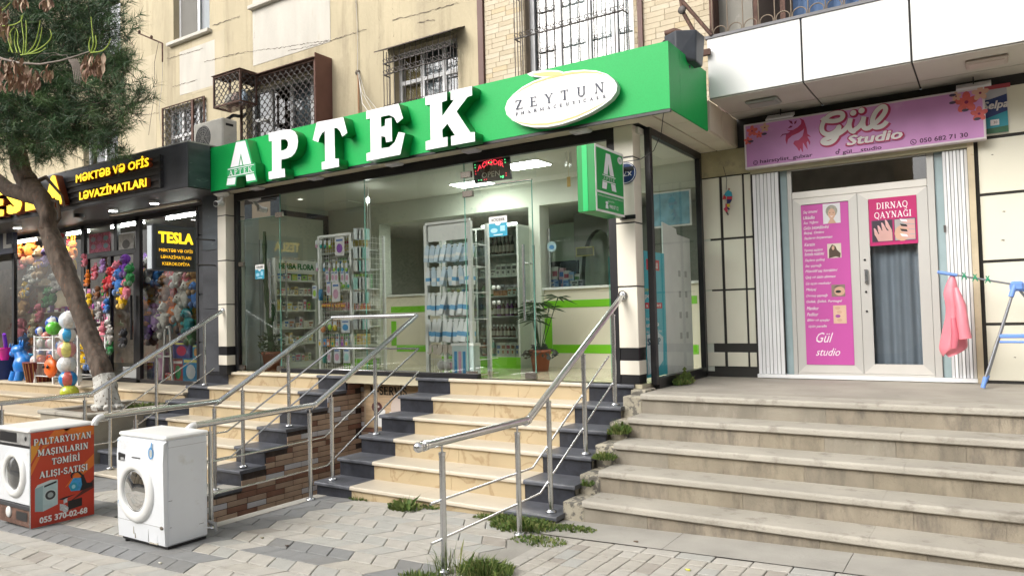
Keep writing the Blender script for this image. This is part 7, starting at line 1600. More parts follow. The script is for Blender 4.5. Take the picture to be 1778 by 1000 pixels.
for k, (px, w, h, cm, pr) in enumerate(((947, .1, .14, 0, 3), (947, .1, .28, 0, 4), (955, .07, .1, 7, 3), (960, .08, .26, 4, 3), (969, .09, .22, 0, 4), (969, .09, .1, 7, 3), (978, .08, .2, 7, 6), (985, .1, .17, 0, 0), (985, .1, .08, 2, 5), (994, .09, .09, 9, 5))):
 p = at(px, 500, 1, 8.40 + .0 * k); carton('F', (p.x, 8.55 + .02 * (k % 2) - (.04 if h < .12 else 0), 1.96), w, h, .06, ['short blue carton at the left of the counter', 'tall white carton at the left of the counter', 'small blue carton behind', 'red and blue tall carton on the counter', 'white and pink carton on the counter', 'blue-printed low carton on the counter', 'blue carton right of the centre', 'pale carton at the right of the group', 'low grey carton at the right of the group', 'small black-printed carton at the right end'][k] + ' of the counter display' * (k == 2), None, cm, pr)
# glass-fronted cabinet with bottles
cab = thing('glass_cabinet', 'tall two-bay cabinet with glass doors full of bottles', 'cabinet', (-5.8, 8.1, FZ)); X0, XM, X1 = -6.46, -5.83, -5.17; YA, YB = 8.08, 8.36; ZT = 2.77
for x in (X0, XM, X1): bx(cab, 'upright', SHW, x - .012, x + .012, YA, YB, 1.06, ZT)
bx(cab, 'back', mat('cabinet_back', (.55, .60, .54), .6), X0, X1, YB, YB + .01, FZ, ZT); bx(cab, 'top', SHW, X0 - .012, X1 + .012, YA, YB, ZT, ZT + .025); bx(cab, 'plinth', LIME, X0, X1 + .01, YA - .002, YB, FZ, 1.06); bx(cab, 'side', mat('cabinet_side', (.45, .50, .44), .4), X1 + .013, X1 + .02, YA, YB + .05, FZ, ZT)
zc = [1.07, 1.32, 1.60, 1.87, 2.13, 2.42]
for z in zc: bx(cab, 'board', SHW, X0 + .012, X1 - .012, YA + .02, YB, z - .015, z)
for (a, b) in ((X0 + .02, XM - .014), (XM + .014, XM + .33), (XM + .334, X1 - .014)):
 mb = MB(); mb.quad((a, YA, 1.08), (b, YA, 1.08), (b, YA, ZT - .01), (a, YA, ZT - .01)); obj('glass_leaf', mb, glass('cabinet_glass', (.82, .9, .85), 1.2, .02), cab)
bx(cab, 'strip_light', mat('strip_lit', (.9, 1, .9), .5, emit=(.9, 1, .9), estr=9), XM + .1, X1 + .0, YA - .01, YA + .01, ZT + .03, ZT + .05)
mb = MB()
for x in (-5.56, -5.50):
 for z in (1.80, 1.96, 1.74): pass
for x in (-5.55, -5.47): mb.lathe([(0, -.02), (.028, -.02), (.028, 0), (0, 0)], (x, YA, 1.98), 10, axis=1); mb.lathe([(0, -.02), (.028, -.02), (.028, 0), (0, 0)], (x, YA, 1.78), 10, axis=1)
obj('knob', mb, WHITE, cab)
def rowx(a, b, step, fn):
 x = a
 while x < b: fn(x); x += step
G2 = 'bottles in the glass cabinet'
rowx(XM + .03, X1 - .1, .075, lambda x: carton('F', (x, 8.12, 1.07), .065, .17, .06, 'white carton with orange print on the bottom cabinet shelf', 'cartons on the cabinet shelves', 0, rg.choice([3, 1, 5]))) if False else None
for k, ci in enumerate((3, 4, 5)): bottle((XM + .06 + k * .075, 8.14, 1.07), .032, .22, ci, ['orange', 'green', 'pale green'][k] + ' tube bottle on the bottom cabinet shelf', None)
for k in range(5): carton('F', (XM + .27 + k * .075, 8.12, 1.07), .07, .18, .06, 'white carton on the bottom cabinet shelf', 'cartons on the cabinet shelves', 0, [3, 1, 4, 1, 3][k])
for k in range(9): bottle((XM + .04 + k * .062, 8.14, 1.32), .028, .17, 0, 'brown bottle with green base on the second cabinet shelf', G2)
for k in range(4): bottle((XM + .04 + k * .065, 8.14, 1.60), .028, .17, [6, 1, 0, 1][k], 'dark bottle on the left of the third cabinet shelf', G2, 1)
for k in range(6): bottle((XM + .25 + k * .066, 8.14, 1.60), .03, .2, [0, 2, 0, 2, 2, 0][k], 'brown bottle with purple base on the third cabinet shelf', G2)
for k in range(3): bottle((XM + .06 + k * .07, 8.16, 1.87), .035, .18, 4, 'green plastic bottle on the fourth cabinet shelf', G2, 1)
for k in range(5): carton('F', (XM + .24 + k * .075, 8.12, 1.87), .07, .07 if k < 3 else .1, .06, 'orange low carton on the fourth cabinet shelf' if k < 3 else 'pale green carton on the fourth cabinet shelf', 'cartons on the cabinet shelves', 8 if k < 3 else 2, 1)
for k in range(5): carton('F', (XM + .22 + k * .075, 8.2, 1.87), .065, .15, .05, 'grey carton at the back of the fourth cabinet shelf', 'cartons on the cabinet shelves', 9, 5)
for k in range(7): carton('F', (XM + .03 + k * .085, 8.12, 2.13), .08, .1 if k < 3 else .16, .06, 'small white carton with a dark picture on the fifth cabinet shelf', 'cartons on the cabinet shelves', 0, 5)
for k in range(9): bottle((XM + .05 + k * .062, 8.14, 2.42), .024, .24, 6 if k > 1 else 7, 'tall black bottle on the top cabinet shelf' if k > 1 else 'tall pale bottle on the top cabinet shelf', G2, 1)
for z, c in ((1.07, 9), (1.32, 2), (1.6, 4), (1.87, 0), (2.13, 6), (2.42, 5)):
 for k in range(6): carton('F', (X0 + .05 + k * .09, 8.14, z), .08, .14, .06, 'carton on the %s shelf in the left bay of the glass cabinet' % {1.07: 'bottom', 1.32: 'second', 1.6: 'third', 1.87: 'fourth', 2.13: 'fifth', 2.42: 'top'}[z], 'cartons on the cabinet shelves', c, (k + c) % 7)
# white display rack with blue and white tubes
wd_ = thing('display_rack', 'white metal display rack hung with blue and white boxes', 'rack', (-5.3, 6.8, FZ)); x0, x1, y = -5.64, -4.99, 6.80; z1 = 2.70
for a in (x0, x1):
 for b in (y, y + .34): bx(wd_, 'post', WHITE, a - .022, a + .022, b - .02, b + .02, FZ, z1)
bx(wd_, 'header', WHITE, x0 + .02, x1 - .02, y + .005, y + .012, 2.50, z1); bx(wd_, 'top_bar', WHITE, x0, x1, y - .018, y + .018, z1, z1 + .03); bx(wd_, 'back_panel', glass('rack_back', (.75, .8, .78), .5, .05), x0, x1, y + .335, y + .34, 1.0, 2.5)
rows = [(2.42, 'top', .17), (2.16, 'second', .19), (1.86, 'third', .24), (1.55, 'fourth', .24), (1.24, 'fifth', .1)]
TBm = mat('tube_box_white', (.82, .84, .85), .4, var=.03); TBl = mat('tube_box_blue', (.58, .70, .80), .4, var=.05); BLb = mat('print_sky', (.12, .38, .66), .45); BEI = mat('beige_card', (.50, .44, .38), .6)
hb = {}
for ri, (z, nm, h) in enumerate(rows):
 mb = MB(); mb.tube([(x0, y + .02, z + .02), (x1, y + .02, z + .02)], .005, 4); mb.tube([(x0, y + .3, z + .02), (x1, y + .3, z + .02)], .005, 4); mb.tube([(x1, y, z + .02), (x1, y + .34, z + .02)], .005, 4); obj('hook_rail', mb, WHITE, wd_)
 n = 8
 for k in range(n):
  for dpt in range(2):
   x = x0 + .03 + (x1 - x0 - .08) * k / (n - 1); yy_ = y - .02 + .11 * dpt + rg.uniform(-.01, .01)
   ty = (0 if ri in (2, 3) else 1 if ri == 0 else rg.choice([0, 1])) if ri < 4 else 2; hh = h * (1 if (k % 3) else .95); ang = rg.uniform(-.25, .12)
   key = (ty, round(hh, 2))
   if key not in hb:
    mb = MB(); w = .065
    if ty == 2: mb.prism([(-.03, -.09), (.03, -.09), (.035, 0), (0, .03), (-.035, 0)], 1, 0, .01); mb.v = [(v[0], v[1], -v[2] - .05) for v in mb.v]; hb[key] = mb.mesh('packet', [BEI])
    else:
     mb.box(-w / 2, w / 2, 0, .035, -hh, 0, 0, b=.003); mb.box(-w / 2 - .0005, w / 2 + .0005, -.001, .036, -hh * .72, -hh * .5, 1); mb.box(-w * .35, w * .35, .001, .004, 0, .035, 0); hb[key] = mb.mesh('packet', [TBm if ty == 0 else TBl, BLb if ty == 0 else TBm])
   o = link('hanging_box', hb[key], None, Vector((x, yy_, z + .0))); o.rotation_euler = (ang, rg.uniform(-.12, .2), rg.uniform(-.15, .15))
   tag(o, ('slim %s box hanging on the %s rail of the white display rack' % ('white and blue' if ty == 0 else 'pale blue', nm)) if ty < 2 else 'folded beige card hanging on the lowest rail of the display rack', 'box', 'boxes hanging on the white display rack')
mb = MB()
for i in range(22): a = x0 + (x1 + .12 - x0) * i / 21; mb.tube([(a, y - .02, FZ + .03), (a, y - .02, FZ + .2)], .003, 3, cap=False)
for z in (FZ + .03, FZ + .2): mb.tube([(x0, y - .02, z), (x1 + .12, y - .02, z), (x1 + .12, y + .34, z)], .004, 4)
obj('wire_basket', mb, WHITE, wd_)
for k in range(6):
 mb = MB(); mb.ball((x0 + .12 + .1 * k, y + .1, FZ + .12), .06, 9, 6, fn=lambda d: 1 + .15 * math.sin(8 * d.x + k)); tag(obj('cosmetic_bag', mb, PK[[5, 5, 3, 3, 1, 4][k]]), ['clear bag at the left of', 'second clear bag in', 'pink bag in', 'rose bag in', 'green bag in', 'blue bag in'][k] + ' the wire basket of the display rack', 'bag')
bx(None, 'x', WHITE, 0, .001, 0, .001, -50, -49.999) if False else None
t = thing('storage_tub', 'clear plastic tub with blue and pink rolls beside the display rack', 'tub', (x1 - .1, y + .0, FZ + .1)); bx(t, 'tub_body', mat('tub_clear', (.5, .6, .6), .2, var=.1), x1 - .2, x1 + .1, y - .12, y + .0, FZ + .0, FZ + .36); bx(t, 'lid', WHITE, x1 - .21, x1 + .11, y - .13, y + .01, FZ + .361, FZ + .39)
for k in range(3): bx(t, 'roll', PK[[4, 3, 4][k]], x1 - .17 + k * .06, x1 - .13 + k * .06, y - .122, y - .1205, FZ + .05, FZ + .3)
# palm-like plant in a round pot
px_, py_ = -4.72, 7.85
pot(px_, py_, FZ, .13, .26, 'round terracotta pot right of the glass door')
pp = thing('palm_plant', 'spiky umbrella palm plant standing before the green striped counter', 'plant', (px_, py_, FZ + .24)); PG_ = mat('palm_green', (.025, .06, .02), .6, var=.3)
for k in range(9):
 a = rg.uniform(0, 6.28); tilt_ = rg.uniform(.1, .55); L = rg.uniform(.4, .72); top = Vector((px_ + math.cos(a) * tilt_ * L * .8, py_ + math.sin(a) * tilt_ * L * .5, FZ + .22 + L)); mb = MB(); mb.tube([(px_, py_, FZ + .2), top], [.006, .004], 4); obj('stalk', mb, PG_, pp)
 mb = MB()
 for j in range(11):
  b = j * 2 * math.pi / 11 + rg.uniform(-.1, .1); d1 = Vector((math.cos(b), math.sin(b), rg.uniform(-.3, .25))) * rg.uniform(.16, .27); s = Vector((-math.sin(b), math.cos(b), 0)) * .0065
  mb.add([top - s, top + s, top + d1 * .6 + s * 1.2, top + d1 + Vector((0, 0, -.03)), top + d1 * .6 - s * 1.2], [(0, 1, 2, 3, 4)])
 obj('frond', mb, PG_, pp, fixn=False)
mb = MB()
for k in range(130):
 a = rg.uniform(0, 6.28); r = rg.uniform(.02, .2); c = Vector((px_ + r * math.cos(a), py_ + r * math.sin(a), FZ + .3 - r * .5 + rg.uniform(-.05, .04))); d1 = Vector((math.cos(a), math.sin(a), rg.uniform(-.8, .5))) * .05; s = d1.orthogonal().normalized() * .02
 mb.add([c - s, c + d1 * .5 - s * 1.2, c + d1, c + s], [(0, 1, 2, 3)])
tag(obj('ground_plant', mb, mat('dark_leaves', (.035, .04, .03), .6, var=.3), fixn=False), 'dark drooping small-leaved plant around the pot rim', 'plant')
# open sign, wind chime
os_ = thing('open_sign', 'black LED sign reading open in red letters, tilted in the window', 'sign', (-4.6, 6.76, 3.1)); Y = 6.75
def O(px, py): return at(810 + px / 14.29, 260 + py / 14.29, 1, Y)
c = [O(150, 300), O(1050, 158), O(1100, 725), O(200, 845)]
mb = MB(); mb.add([tuple(p) for p in c] + [(p.x, p.y + .03, p.z) for p in c], [(3, 2, 1, 0), (4, 5, 6, 7), (0, 1, 5, 4), (1, 2, 6, 5), (2, 3, 7, 6), (3, 0, 4, 7)]); obj('panel', mb, mat('led_panel', (.012, .008, .012), .3), os_)
REDL = mat('led_red', (.8, .02, .04), .4, var=0, emit=(1, .04, .07), estr=1.5); GRL = mat('led_green', (.05, .8, .2), .4, var=0, emit=(.1, 1, .3), estr=1.5)
L0, R0 = O(280, 640), O(930, 530)
me = text(os_, 'AÇIQDIR', 'F', L0.x, Y, L0.z + .03, R0.x - L0.x, .07, REDL, bold=-.008, d=.004, wave=lambda u: .055 * math.sin(math.pi * u))
L1_, R1_ = O(385, 715), O(830, 640); text(os_, 'OPEN', 'F', L1_.x, Y, L1_.z, R1_.x - L1_.x, .062, mat('unlit_led', (.6, .62, .5), .5), bold=-.01, d=.004)
for k, (a, b, g_) in enumerate([(215, 385, 1), (218, 450, 1), (230, 545, 0), (235, 610, 0), (425, 345, 0), (478, 338, 0), (555, 325, 1), (612, 318, 1), (832, 272, 0), (886, 262, 0), (955, 250, 1), (962, 320, 1), (984, 585, 0), (988, 645, 0), (310, 765, 1), (370, 758, 1), (448, 748, 0), (500, 740, 0), (858, 675, 1), (912, 660, 1), (905, 690, 1)]):
 p = O(a, b); mb = MB(); mb.ball((p.x, Y - .003, p.z), .006 if k < 18 else .009, 6, 4); obj('led', mb, GRL if g_ else REDL, os_)
for a, b in (((330, 270), (370, 180)), ((895, 175), (850, 80))): mb = MB(); mb.tube([O(*a), O(*b)], .002, 3); obj('hanger', mb, BLACK, os_)
wcx = at(986, 258, 1, 7.0); wcm = thing('wind_chime', 'small metal wind chime with a wooden tag hanging in the doorway', 'wind chime', tuple(wcx))
mb = MB(); mb.cyl(wcx.x, wcx.y, wcx.z - .01, wcx.z, .045, 12); mb.tube([wcx, (wcx.x, wcx.y, 3.34)], .0015, 3); obj('disc', mb, mat('wood_tag', (.55, .38, .12), .6), wcm)
for k in range(4): a = k * 1.57; x, y_ = wcx.x + .035 * math.cos(a), wcx.y + .035 * math.sin(a); mb = MB(); mb.tube([(x, y_, wcx.z - .03), (x, y_, wcx.z - .2)], .005, 6); obj('tube', mb, CHROME, wcm)
mb = MB(); mb.box(wcx.x - .022, wcx.x + .022, wcx.y - .003, wcx.y + .003, wcx.z - .42, wcx.z - .31, b=.006); mb.tube([wcx, (wcx.x, wcx.y, wcx.z - .31)], .0015, 3); obj('wooden_tag', mb, MATS['wood_tag'], wcm)
# vertical strip lamp / cable behind the middle pane
t = thing('strip_lamp', 'slim vertical lamp with a bright end behind the middle pane joint', 'lamp', (-6.45, 7.0, 3.3)); p = at(638, 300, 1, 7.1); mb = MB(); mb.tube([(p.x, 7.1, 3.34), (p.x, 7.1, 3.2)], .012, 6); obj('stem', mb, WHITE, t); mb = MB(); mb.tube([(p.x, 7.1, 3.2), (p.x, 7.1, 3.14)], .022, 8); obj('bulb', mb, LITE, t)
for dx in (-.01, .03): mb = MB(); mb.tube([(p.x + dx, 7.1, 3.14), (p.x + dx, 7.1, 1.75)], .004, 4); obj('cord', mb, WHITE, t)
# things behind the side window: roll-up banner and a white cardboard stand
bn = thing('banner', 'teal roll-up banner for nappies behind the side window', 'banner', (-2.92, 7.1, FZ)); X = -2.90
bx(bn, 'sheet', mat('teal_banner', (.03, .42, .52), .45, var=.06), X - .006, X, 6.87, 7.42, .95, 2.22); R_ = 'R'
bx(bn, 'red_tag', mat('red_tag', (.55, .02, .04), .45), X + .0, X + .002, 6.93, 7.27, 2.03, 2.14); text(bn, 'YENI', 'R', X, 6.98, 2.05, .24, .06, WHITE, bold=.02, d=.004)
text(bn, 'oed', 'R', X, 6.87, 1.81, .13, .05, mat('yellow_print', (.6, .6, .05), .5), d=.002); text(bn, 'pers', 'R', X, 6.87, 1.73, .22, .05, WHITE, bold=.01, d=.002); bx(bn, 'red_tag', MATS['red_tag'], X, X + .001, 6.87, 7.32, 1.64, 1.70); text(bn, 'a bezləri', 'R', X, 6.89, 1.655, .38, .035, WHITE, bold=.02, d=.003)
for k, s in enumerate(('ndi', 'uran və', 'ikişaf edən', 'rimiz ilə')): text(bn, s, 'R', X, 6.88, 1.52 - .068 * k, [.13, .33, .4, .32][k], .04, WHITE, bold=.02 if k == 1 else 0, d=.002)
flat(bn, 'nappy', [[(0, 0), (.22, .02), (.42, .12), (.44, .36), (.30, .42), (0, .40)]], 'R', X, 6.88, .98, .002, mat('nappy_white', (.55, .68, .72), .5)); text(bn, 'STOP', 'R', X, 6.9, 1.27, .34, .07, mat('banner_navy', (.02, .12, .2), .5), bold=.03, d=.004)
cs = thing('cardboard_stand', 'white cardboard stand with cut slots behind the side window', 'stand', (-2.95, 7.8, FZ)); mb = MB(); mb.prism([(7.43, .93), (8.27, .93), (8.27, 2.44), (7.86, 2.46), (7.84, 2.52), (7.44, 2.56)], 0, X - .03, X - .015); obj('sheet', mb, mat('card_white', (.66, .68, .66), .6), cs)
for k in range(4):
 for q in range(2): bx(cs, 'slot', mat('slot_grey', (.35, .37, .36), .6), X - .0149, X - .013, 7.86 + q * .2, 7.93 + q * .2, 1.3 + k * .23, 1.37 + k * .23)
t = thing('wall_poster', 'blue poster high on the wall behind the side window', 'poster', (-3.1, 8.3, 2.7)); bx(t, 'sheet', mat('poster_sky', (.15, .35, .45), .5, var=.3, scale=8), -3.4, -2.9, 8.25, 8.26, 2.62, 3.0)
bx(t, 'rim', WHITE, -3.42, -2.88, 8.262, 8.27, 2.6, 3.02)
# ---------------------------------------------------------------- handrails
def rail(name, label, segs, posts, mids, cap=None, mount=None):
 t = thing(name, label, 'handrail', tuple(posts[0][0]))
 for k, s in enumerate(segs): mb = MB(); mb.tube(s, .0275, 14); obj('handrail', mb, STEEL, t)
 for s in segs[1:] if False else []: pass
 for (foot, top) in posts:
  f = Vector(foot); p = Vector(top)
  mb = MB(); mb.tube([f, (f.x, f.y, p.z - .085)], .0205, 12); mb.lathe([(.0, 0), (.045, 0), (.045, .012), (.026, .022), (.02, .022)], tuple(f), 14); o = obj('post', mb, STEEL, t)
  mb = MB(); mb.tube([(f.x, f.y, p.z - .087), (f.x, f.y, p.z - .07)], .0235, 12); mb.tube([(f.x, f.y, p.z - .07), (f.x, f.y, p.z - .012)], .008, 8); obj('post_cap', mb, CHROME, o)
 for m in mids: mb = MB(); mb.tube(m, .0085, 8); obj('mid_rail', mb, STEEL, t)
 return t
def joint(t, p, d, r=.03):
 d = Vector(d).normalized() * .035; p = Vector(p); mb = MB(); mb.ball(p, r * 1.05, 12, 8); mb.tube([p - d * 1.5, p - d * 1.1], r * 1.05, 12); mb.tube([p - d * .9, p - d * .6], r * 1.03, 12); obj('joint_ring', mb, CHROME, t)
def bendup(t, X, ya, yb, zb, zt, Y1, s=.54): pass
G4 = lambda x: gz(x)
# right rail with ball end
X = -3.02; a, b, c = Vector((X, 3.55, .80)), Vector((X, 4.82, .80)), Vector((X, 6.60, 1.77))
r4 = rail('stair_handrail', 'steel handrail with a ball end on the right side of the marble stairs', [[a, b], [b, c]],
          [((X, 3.76, G4(X)), (X, 3.76, .80)), ((X, 4.66, G4(X)), (X, 4.66, .80)), ((X, 5.13, AZ), (X, 5.13, .98)), ((X, 5.75, AZ + 2 * AH), (X, 5.75, 1.32)), ((X, 6.37, AZ + 4 * AH), (X, 6.37, 1.66))],
          [[(X - .02, 3.66, .42), (X - .02, 4.9, .42), (X - .02, 6.3, 1.2)], [(X - .02, 3.66, .17), (X - .02, 5.0, .20), (X - .02, 6.4, .96)]])
mb = MB(); mb.ball(a - Vector((0, .02, 0)), .034, 14, 10); mb.tube([a + Vector((0, .02, 0)), a + Vector((0, .035, 0))], .034, 14); mb.tube([a + Vector((0, .045, 0)), a + Vector((0, .06, 0))], .032, 14); obj('ball_end', mb, CHROME, r4); joint(r4, b, (0, 1, .25))
mb = MB(); mb.ball(c + Vector((0, .0, 0)), .036, 12, 8); mb.tube([c, c + Vector((.0, .03, 0))], .05, 14); obj('wall_flange', mb, CHROME, r4)
# double rail round the stairwell
XA, XB = -6.90, -5.52; TY_, TZt = 6.46, 1.63
A0, A1, A2 = Vector((XA, 3.64, .765)), Vector((XA, 4.86, .77)), Vector((XA, TY_, TZt)); B0, B1, B2 = Vector((XB, 3.66, .765)), Vector((XB, 4.94, .785)), Vector((XB, TY_, TZt))
gA = -.14
r2 = rail('stairwell_handrail', 'long steel handrail looping round the basement stairwell', [[A0, A1], [A1, A2], [A2, B2], [B2, B1], [B1, B0]],
          [((XA, 3.95, G4(XA)), (XA, 3.95, .765)), ((XA, 4.80, AZ - AH), (XA, 4.80, .77)), ((XA, 5.15, AZ), (XA, 5.15, .93)), ((XA, 5.78, AZ + 2 * AH), (XA, 5.78, 1.27)),
           ((XB, 3.80, G4(XB)), (XB, 3.80, .765)), ((XB, 4.87, G4(XB)), (XB, 4.87, .785)), ((XB, 5.15, AZ), (XB, 5.15, .9)), ((XB, 5.77, AZ + 2 * AH), (XB, 5.77, 1.24))],
          [[(XA, 3.8, .44), (XA, 4.95, .44), (XA, TY_ + .02, 1.25), (XB, TY_ + .02, 1.25), (XB, 5.05, .46), (XB, 3.7, .44)], [(XA, 3.8, .17), (XA, 5.0, .17), (XA, TY_ + .02, .985), (XB, TY_ + .02, .985), (XB, 5.08, .18), (XB, 3.7, .17)]])
for p, d in ((A1, (0, 1, .3)), (B1, (0, 1, .3))): joint(r2, p, d)
for p in (A0, B0):
 pts = [p + Vector((0, -.075 * math.sin(t), -.07 * (1 - math.cos(t)))) for t in [i * math.pi / 12 for i in range(7)]]
 mb = MB(); mb.tube(pts, .03, 14); obj('end_elbow', mb, mat('polished_cap', (.75, .75, .74), .25, .3), r2)
# left rail to the cream column
X = -9.12; a, b, c = Vector((X, 3.2, .775)), Vector((X, 4.68, .785)), Vector((X, 6.50, 1.775))
r1 = rail('stair_handrail', 'steel handrail on the left side of the left marble stairs, fixed to the cream column', [[a, b], [b, c]],
          [((X, 3.72, G4(X)), (X, 3.72, .775)), ((X, 4.60, G4(X)), (X, 4.60, .785)), ((X, 4.9, AZ - AH), (X, 4.9, .9)), ((X, 5.5, AZ + AH), (X, 5.5, 1.23)), ((X - .15, 6.3, AZ + 4 * AH), (X - .15, 6.3, 1.66))],
          [[(X, 3.3, .44), (X, 4.85, .44), (X, 6.15, 1.18)], [(X, 3.3, .17), (X, 4.95, .17), (X, 6.35, .97)]])
joint(r1, b, (0, 1, .25)); mb = MB(); mb.ball(c, .04, 12, 8); obj('wall_flange', mb, CHROME, r1)
# ---------------------------------------------------------------- green blade sign of the pharmacy
bs = thing('blade_sign', 'green and white box sign with a big letter A hanging out from the cream column', 'sign', (-2.98, 6.1, 2.5))
x0, x1, y0, y1, z0, z1 = -3.08, -2.90, 5.84, 6.44, 2.51, 3.11
bx(bs, 'box', mat('box_green', (.008, .22, .05), .35), x0, x1, y0, y1, z0, z1, b=.004); bx(bs, 'front_stripe', mat('bright_green', (.01, .45, .12), .35), x0 + .055, x0 + .105, y0 - .004, y0 + .002, z0 + .005, z1 - .005)
bx(bs, 'face_border', WHITE, x1 + .0005, x1 + .003, y0, y1, z0, z1); bx(bs, 'face', mat('face_green', (.012, .33, .07), .35), x1 + .0032, x1 + .005, y0 + .025, y1 - .02, z0 + .19, z1 - .025); bx(bs, 'face', MATS['face_green'], x1 + .0032, x1 + .005, y0 + .025, y1 - .02, z0 + .02, z0 + .17)
emblem(bs, 'R', x1 + .005, y0 + .12, z0 + .215, .30, .34, LW, MATS['face_green'], .002)
flat(bs, 'round_badge', [EL(0, 0, .055, .035, 0, 360, 18)], 'R', x1 + .005, y1 - .085, z1 - .075, .002, LW); text(bs, '24/7', 'R', x1 + .005, y1 - .12, z1 - .088, .07, .028, MATS['face_green'], d=.004)
text(bs, 'Azərbaycan Respublikasının Səhiyyə Nazirliyinin', 'R', x1 + .005, y0 + .04, z0 + .135, .52, .022, LW, d=.002); text(bs, 'Bayraq Tək', 'R', x1 + .005, y0 + .23, z0 + .10, .14, .02, LW, d=.002); text(bs, '998 87 12', 'R', x1 + .005, y0 + .26, z0 + .045, .19, .036, LW, bold=.01, d=.002)
flat(bs, 'phone_icon', [[(0, 0), (.06, 0), (.055, .03), (.04, .04), (.06, .045), (.055, .065), (.005, .065), (0, .045), (.02, .04), (.005, .03)]], 'R', x1 + .005, y0 + .18, z0 + .04, .002, LW)
for z in (3.0, 2.53): mb = MB(); mb.box(-3.0, -2.96, y1, 6.62, z - .015, z + .015); mb.box(-3.02, -2.86, 6.595, 6.612, z - .02, z + .02); obj('arm', mb, BLACK, bs)
wire('cable', 'thin black cable drooping from the canopy to the blade sign', [at(1152, 197, 2, 3.42), at(1148, 232, 1, 6.5), at(1135, 262, 1, 6.5), at(1112, 277, 1, 6.55), (-2.95, 6.5, 3.05)], .004)
t = thing('house_number', 'round dark blue house number plate behind the green blade sign', 'sign', (-2.96, 6.61, 2.95)); p = at(1087, 301, 1, 6.605)
mb = MB(); mb.tube([(p.x, 6.612, p.z), (p.x, 6.60, p.z)], .105, 24); obj('plate', mb, mat('navy_enamel', (.02, .045, .14), .3), t);
flat(t, 'ring', [EL(0, 0, .098, .098, 0, 360, 30)[:-1], EL(0, 0, .093, .093, 0, 360, 30)[:-1]], 'F', p.x, 6.60, p.z, .001, WHITE); text(t, '12x', 'F', p.x - .062, 6.60, p.z - .03, .125, .062, WHITE, d=.002)
# security camera left
t = thing('security_camera', 'white dome security camera under the left end of the green sign', 'camera', (-8.9, 6.35, 3.35)); p = at(381, 342, 1, 6.36)
mb = MB(); mb.lathe([(0, 0), (.11, 0), (.11, -.03), (.06, -.06), (0, -.06)], (p.x, 6.4, 3.42), 18); obj('base', mb, WHITE, t); mb = MB(); mb.tube([(p.x, 6.4, 3.36), (p.x + .05, 6.36, 3.3), (p.x + .06, 6.3, 3.26)], .022, 8); mb.tube([(p.x + .06, 6.36, 3.25), (p.x + .09, 6.24, 3.235)], .042, 12); obj('camera_head', mb, WHITE, t); mb = MB(); mb.tube([(p.x + .09, 6.24, 3.235), (p.x + .092, 6.232, 3.234)], .034, 12); obj('lens', mb, BLACK, t)
# ---------------------------------------------------------------- washing machines
def lid_round(r, n=28): return [(r * math.cos(2 * math.pi * i / n), r * math.sin(2 * math.pi * i / n)) for i in range(n)]
ENA = mat('white_enamel', (.70, .725, .755), .3, var=.04, scale=3, coat=.2, col2=(.60, .60, .585), thr=.6, soft=.15); PLW = mat('white_plastic_lid', (.76, .765, .75), .35, var=.03, col2=(.6, .55, .45), thr=.72, soft=.1)
GRIME = mat('grime', (.48, .44, .36), .8, var=.3, scale=20)
def ringm(t, nm, cx, cz, y, prof, m, n=36, par=None):
 mb = MB(); mb.lathe([(r, h) for r, h in prof], (cx, y, cz), n, axis=1); return obj(nm, mb, m, par or t)
# machine with its front to the street, right one
wm = thing('washing_machine', 'white front-loading washing machine with an open glass door ring, standing alone', 'washing machine', (-5.58, 3.22, gz(-5.6)))
x0, x1, y0, y1 = -5.905, -5.265, 3.235, 3.60; zb = gz(-5.58) + .0; z0, z1 = zb + .02, zb + .855
bx(wm, 'cabinet', ENA, x0, x1, y0 + .025, y1, z0 + .012, z1 - .03, b=.012)
mb = MB(); mb.prism([(y0 + .03, z1 - .032), (y0 - .005, z1 - .05), (y0 - .012, z1 - .20), (y0 - .004, z0 + .16), (y0 + .004, z0 + .02), (y0 + .024, z0 + .014), (y0 + .024, z1 - .032)], 0, x0 + .002, x1 - .002); obj('front_panel', mb, ENA, wm, bevel=.008)
bx(wm, 'lid', PLW, x0 - .004, x1 + .004, y0 + .004, y1 + .012, z1 - .029, z1 + .004, b=.012)
cx, cz, yf = x0 + .27, z0 + .40, y0 - .012
ringm(wm, 'door_ring', cx, cz, yf, [(.16, .01), (.163, -.012), (.172, -.024), (.20, -.026), (.225, -.02), (.242, -.006), (.245, .012)], PLW)
ringm(wm, 'drum', cx, cz, yf, [(.165, .0), (.155, .03), (.15, .18), (.0, .185)], mat('drum_steel', (.30, .27, .23), .3, .7, var=.1)); ringm(wm, 'door_gasket', cx, cz, yf, [(.166, -.006), (.158, .0), (.148, .02), (.156, .03)], mat('gasket_grey', (.22, .215, .20), .6))
mb = MB(); mb.lathe([(.0, -.03), (.11, -.02), (.148, -.01)], (cx, yf, cz), 28, axis=1); obj('door_glass', mb, glass('drum_glass', (.6, .6, .58), 1.5, .08), wm)
mb = MB(); mb.prism([(x0 + .035, z1 - .155), (x0 + .035, z1 - .215), (x0 + .115, z1 - .215), (x0 + .125, z1 - .165)], 1, y0 - .018, y0 - .008); obj('drawer_hole', mb, BLACK, wm, bevel=.004); bx(wm, 'drawer_edge', mat('drawer_grey', (.35, .36, .36), .4), x0 + .07, x0 + .118, y0 - .019, y0 - .012, z1 - .212, z1 - .19)
for k in range(6): bx(wm, 'label_dash', BLACK, x0 + .22 + k * .02, x0 + .234 + k * .02, y0 - .0135, y0 - .011, z1 - .185, z1 - .176)
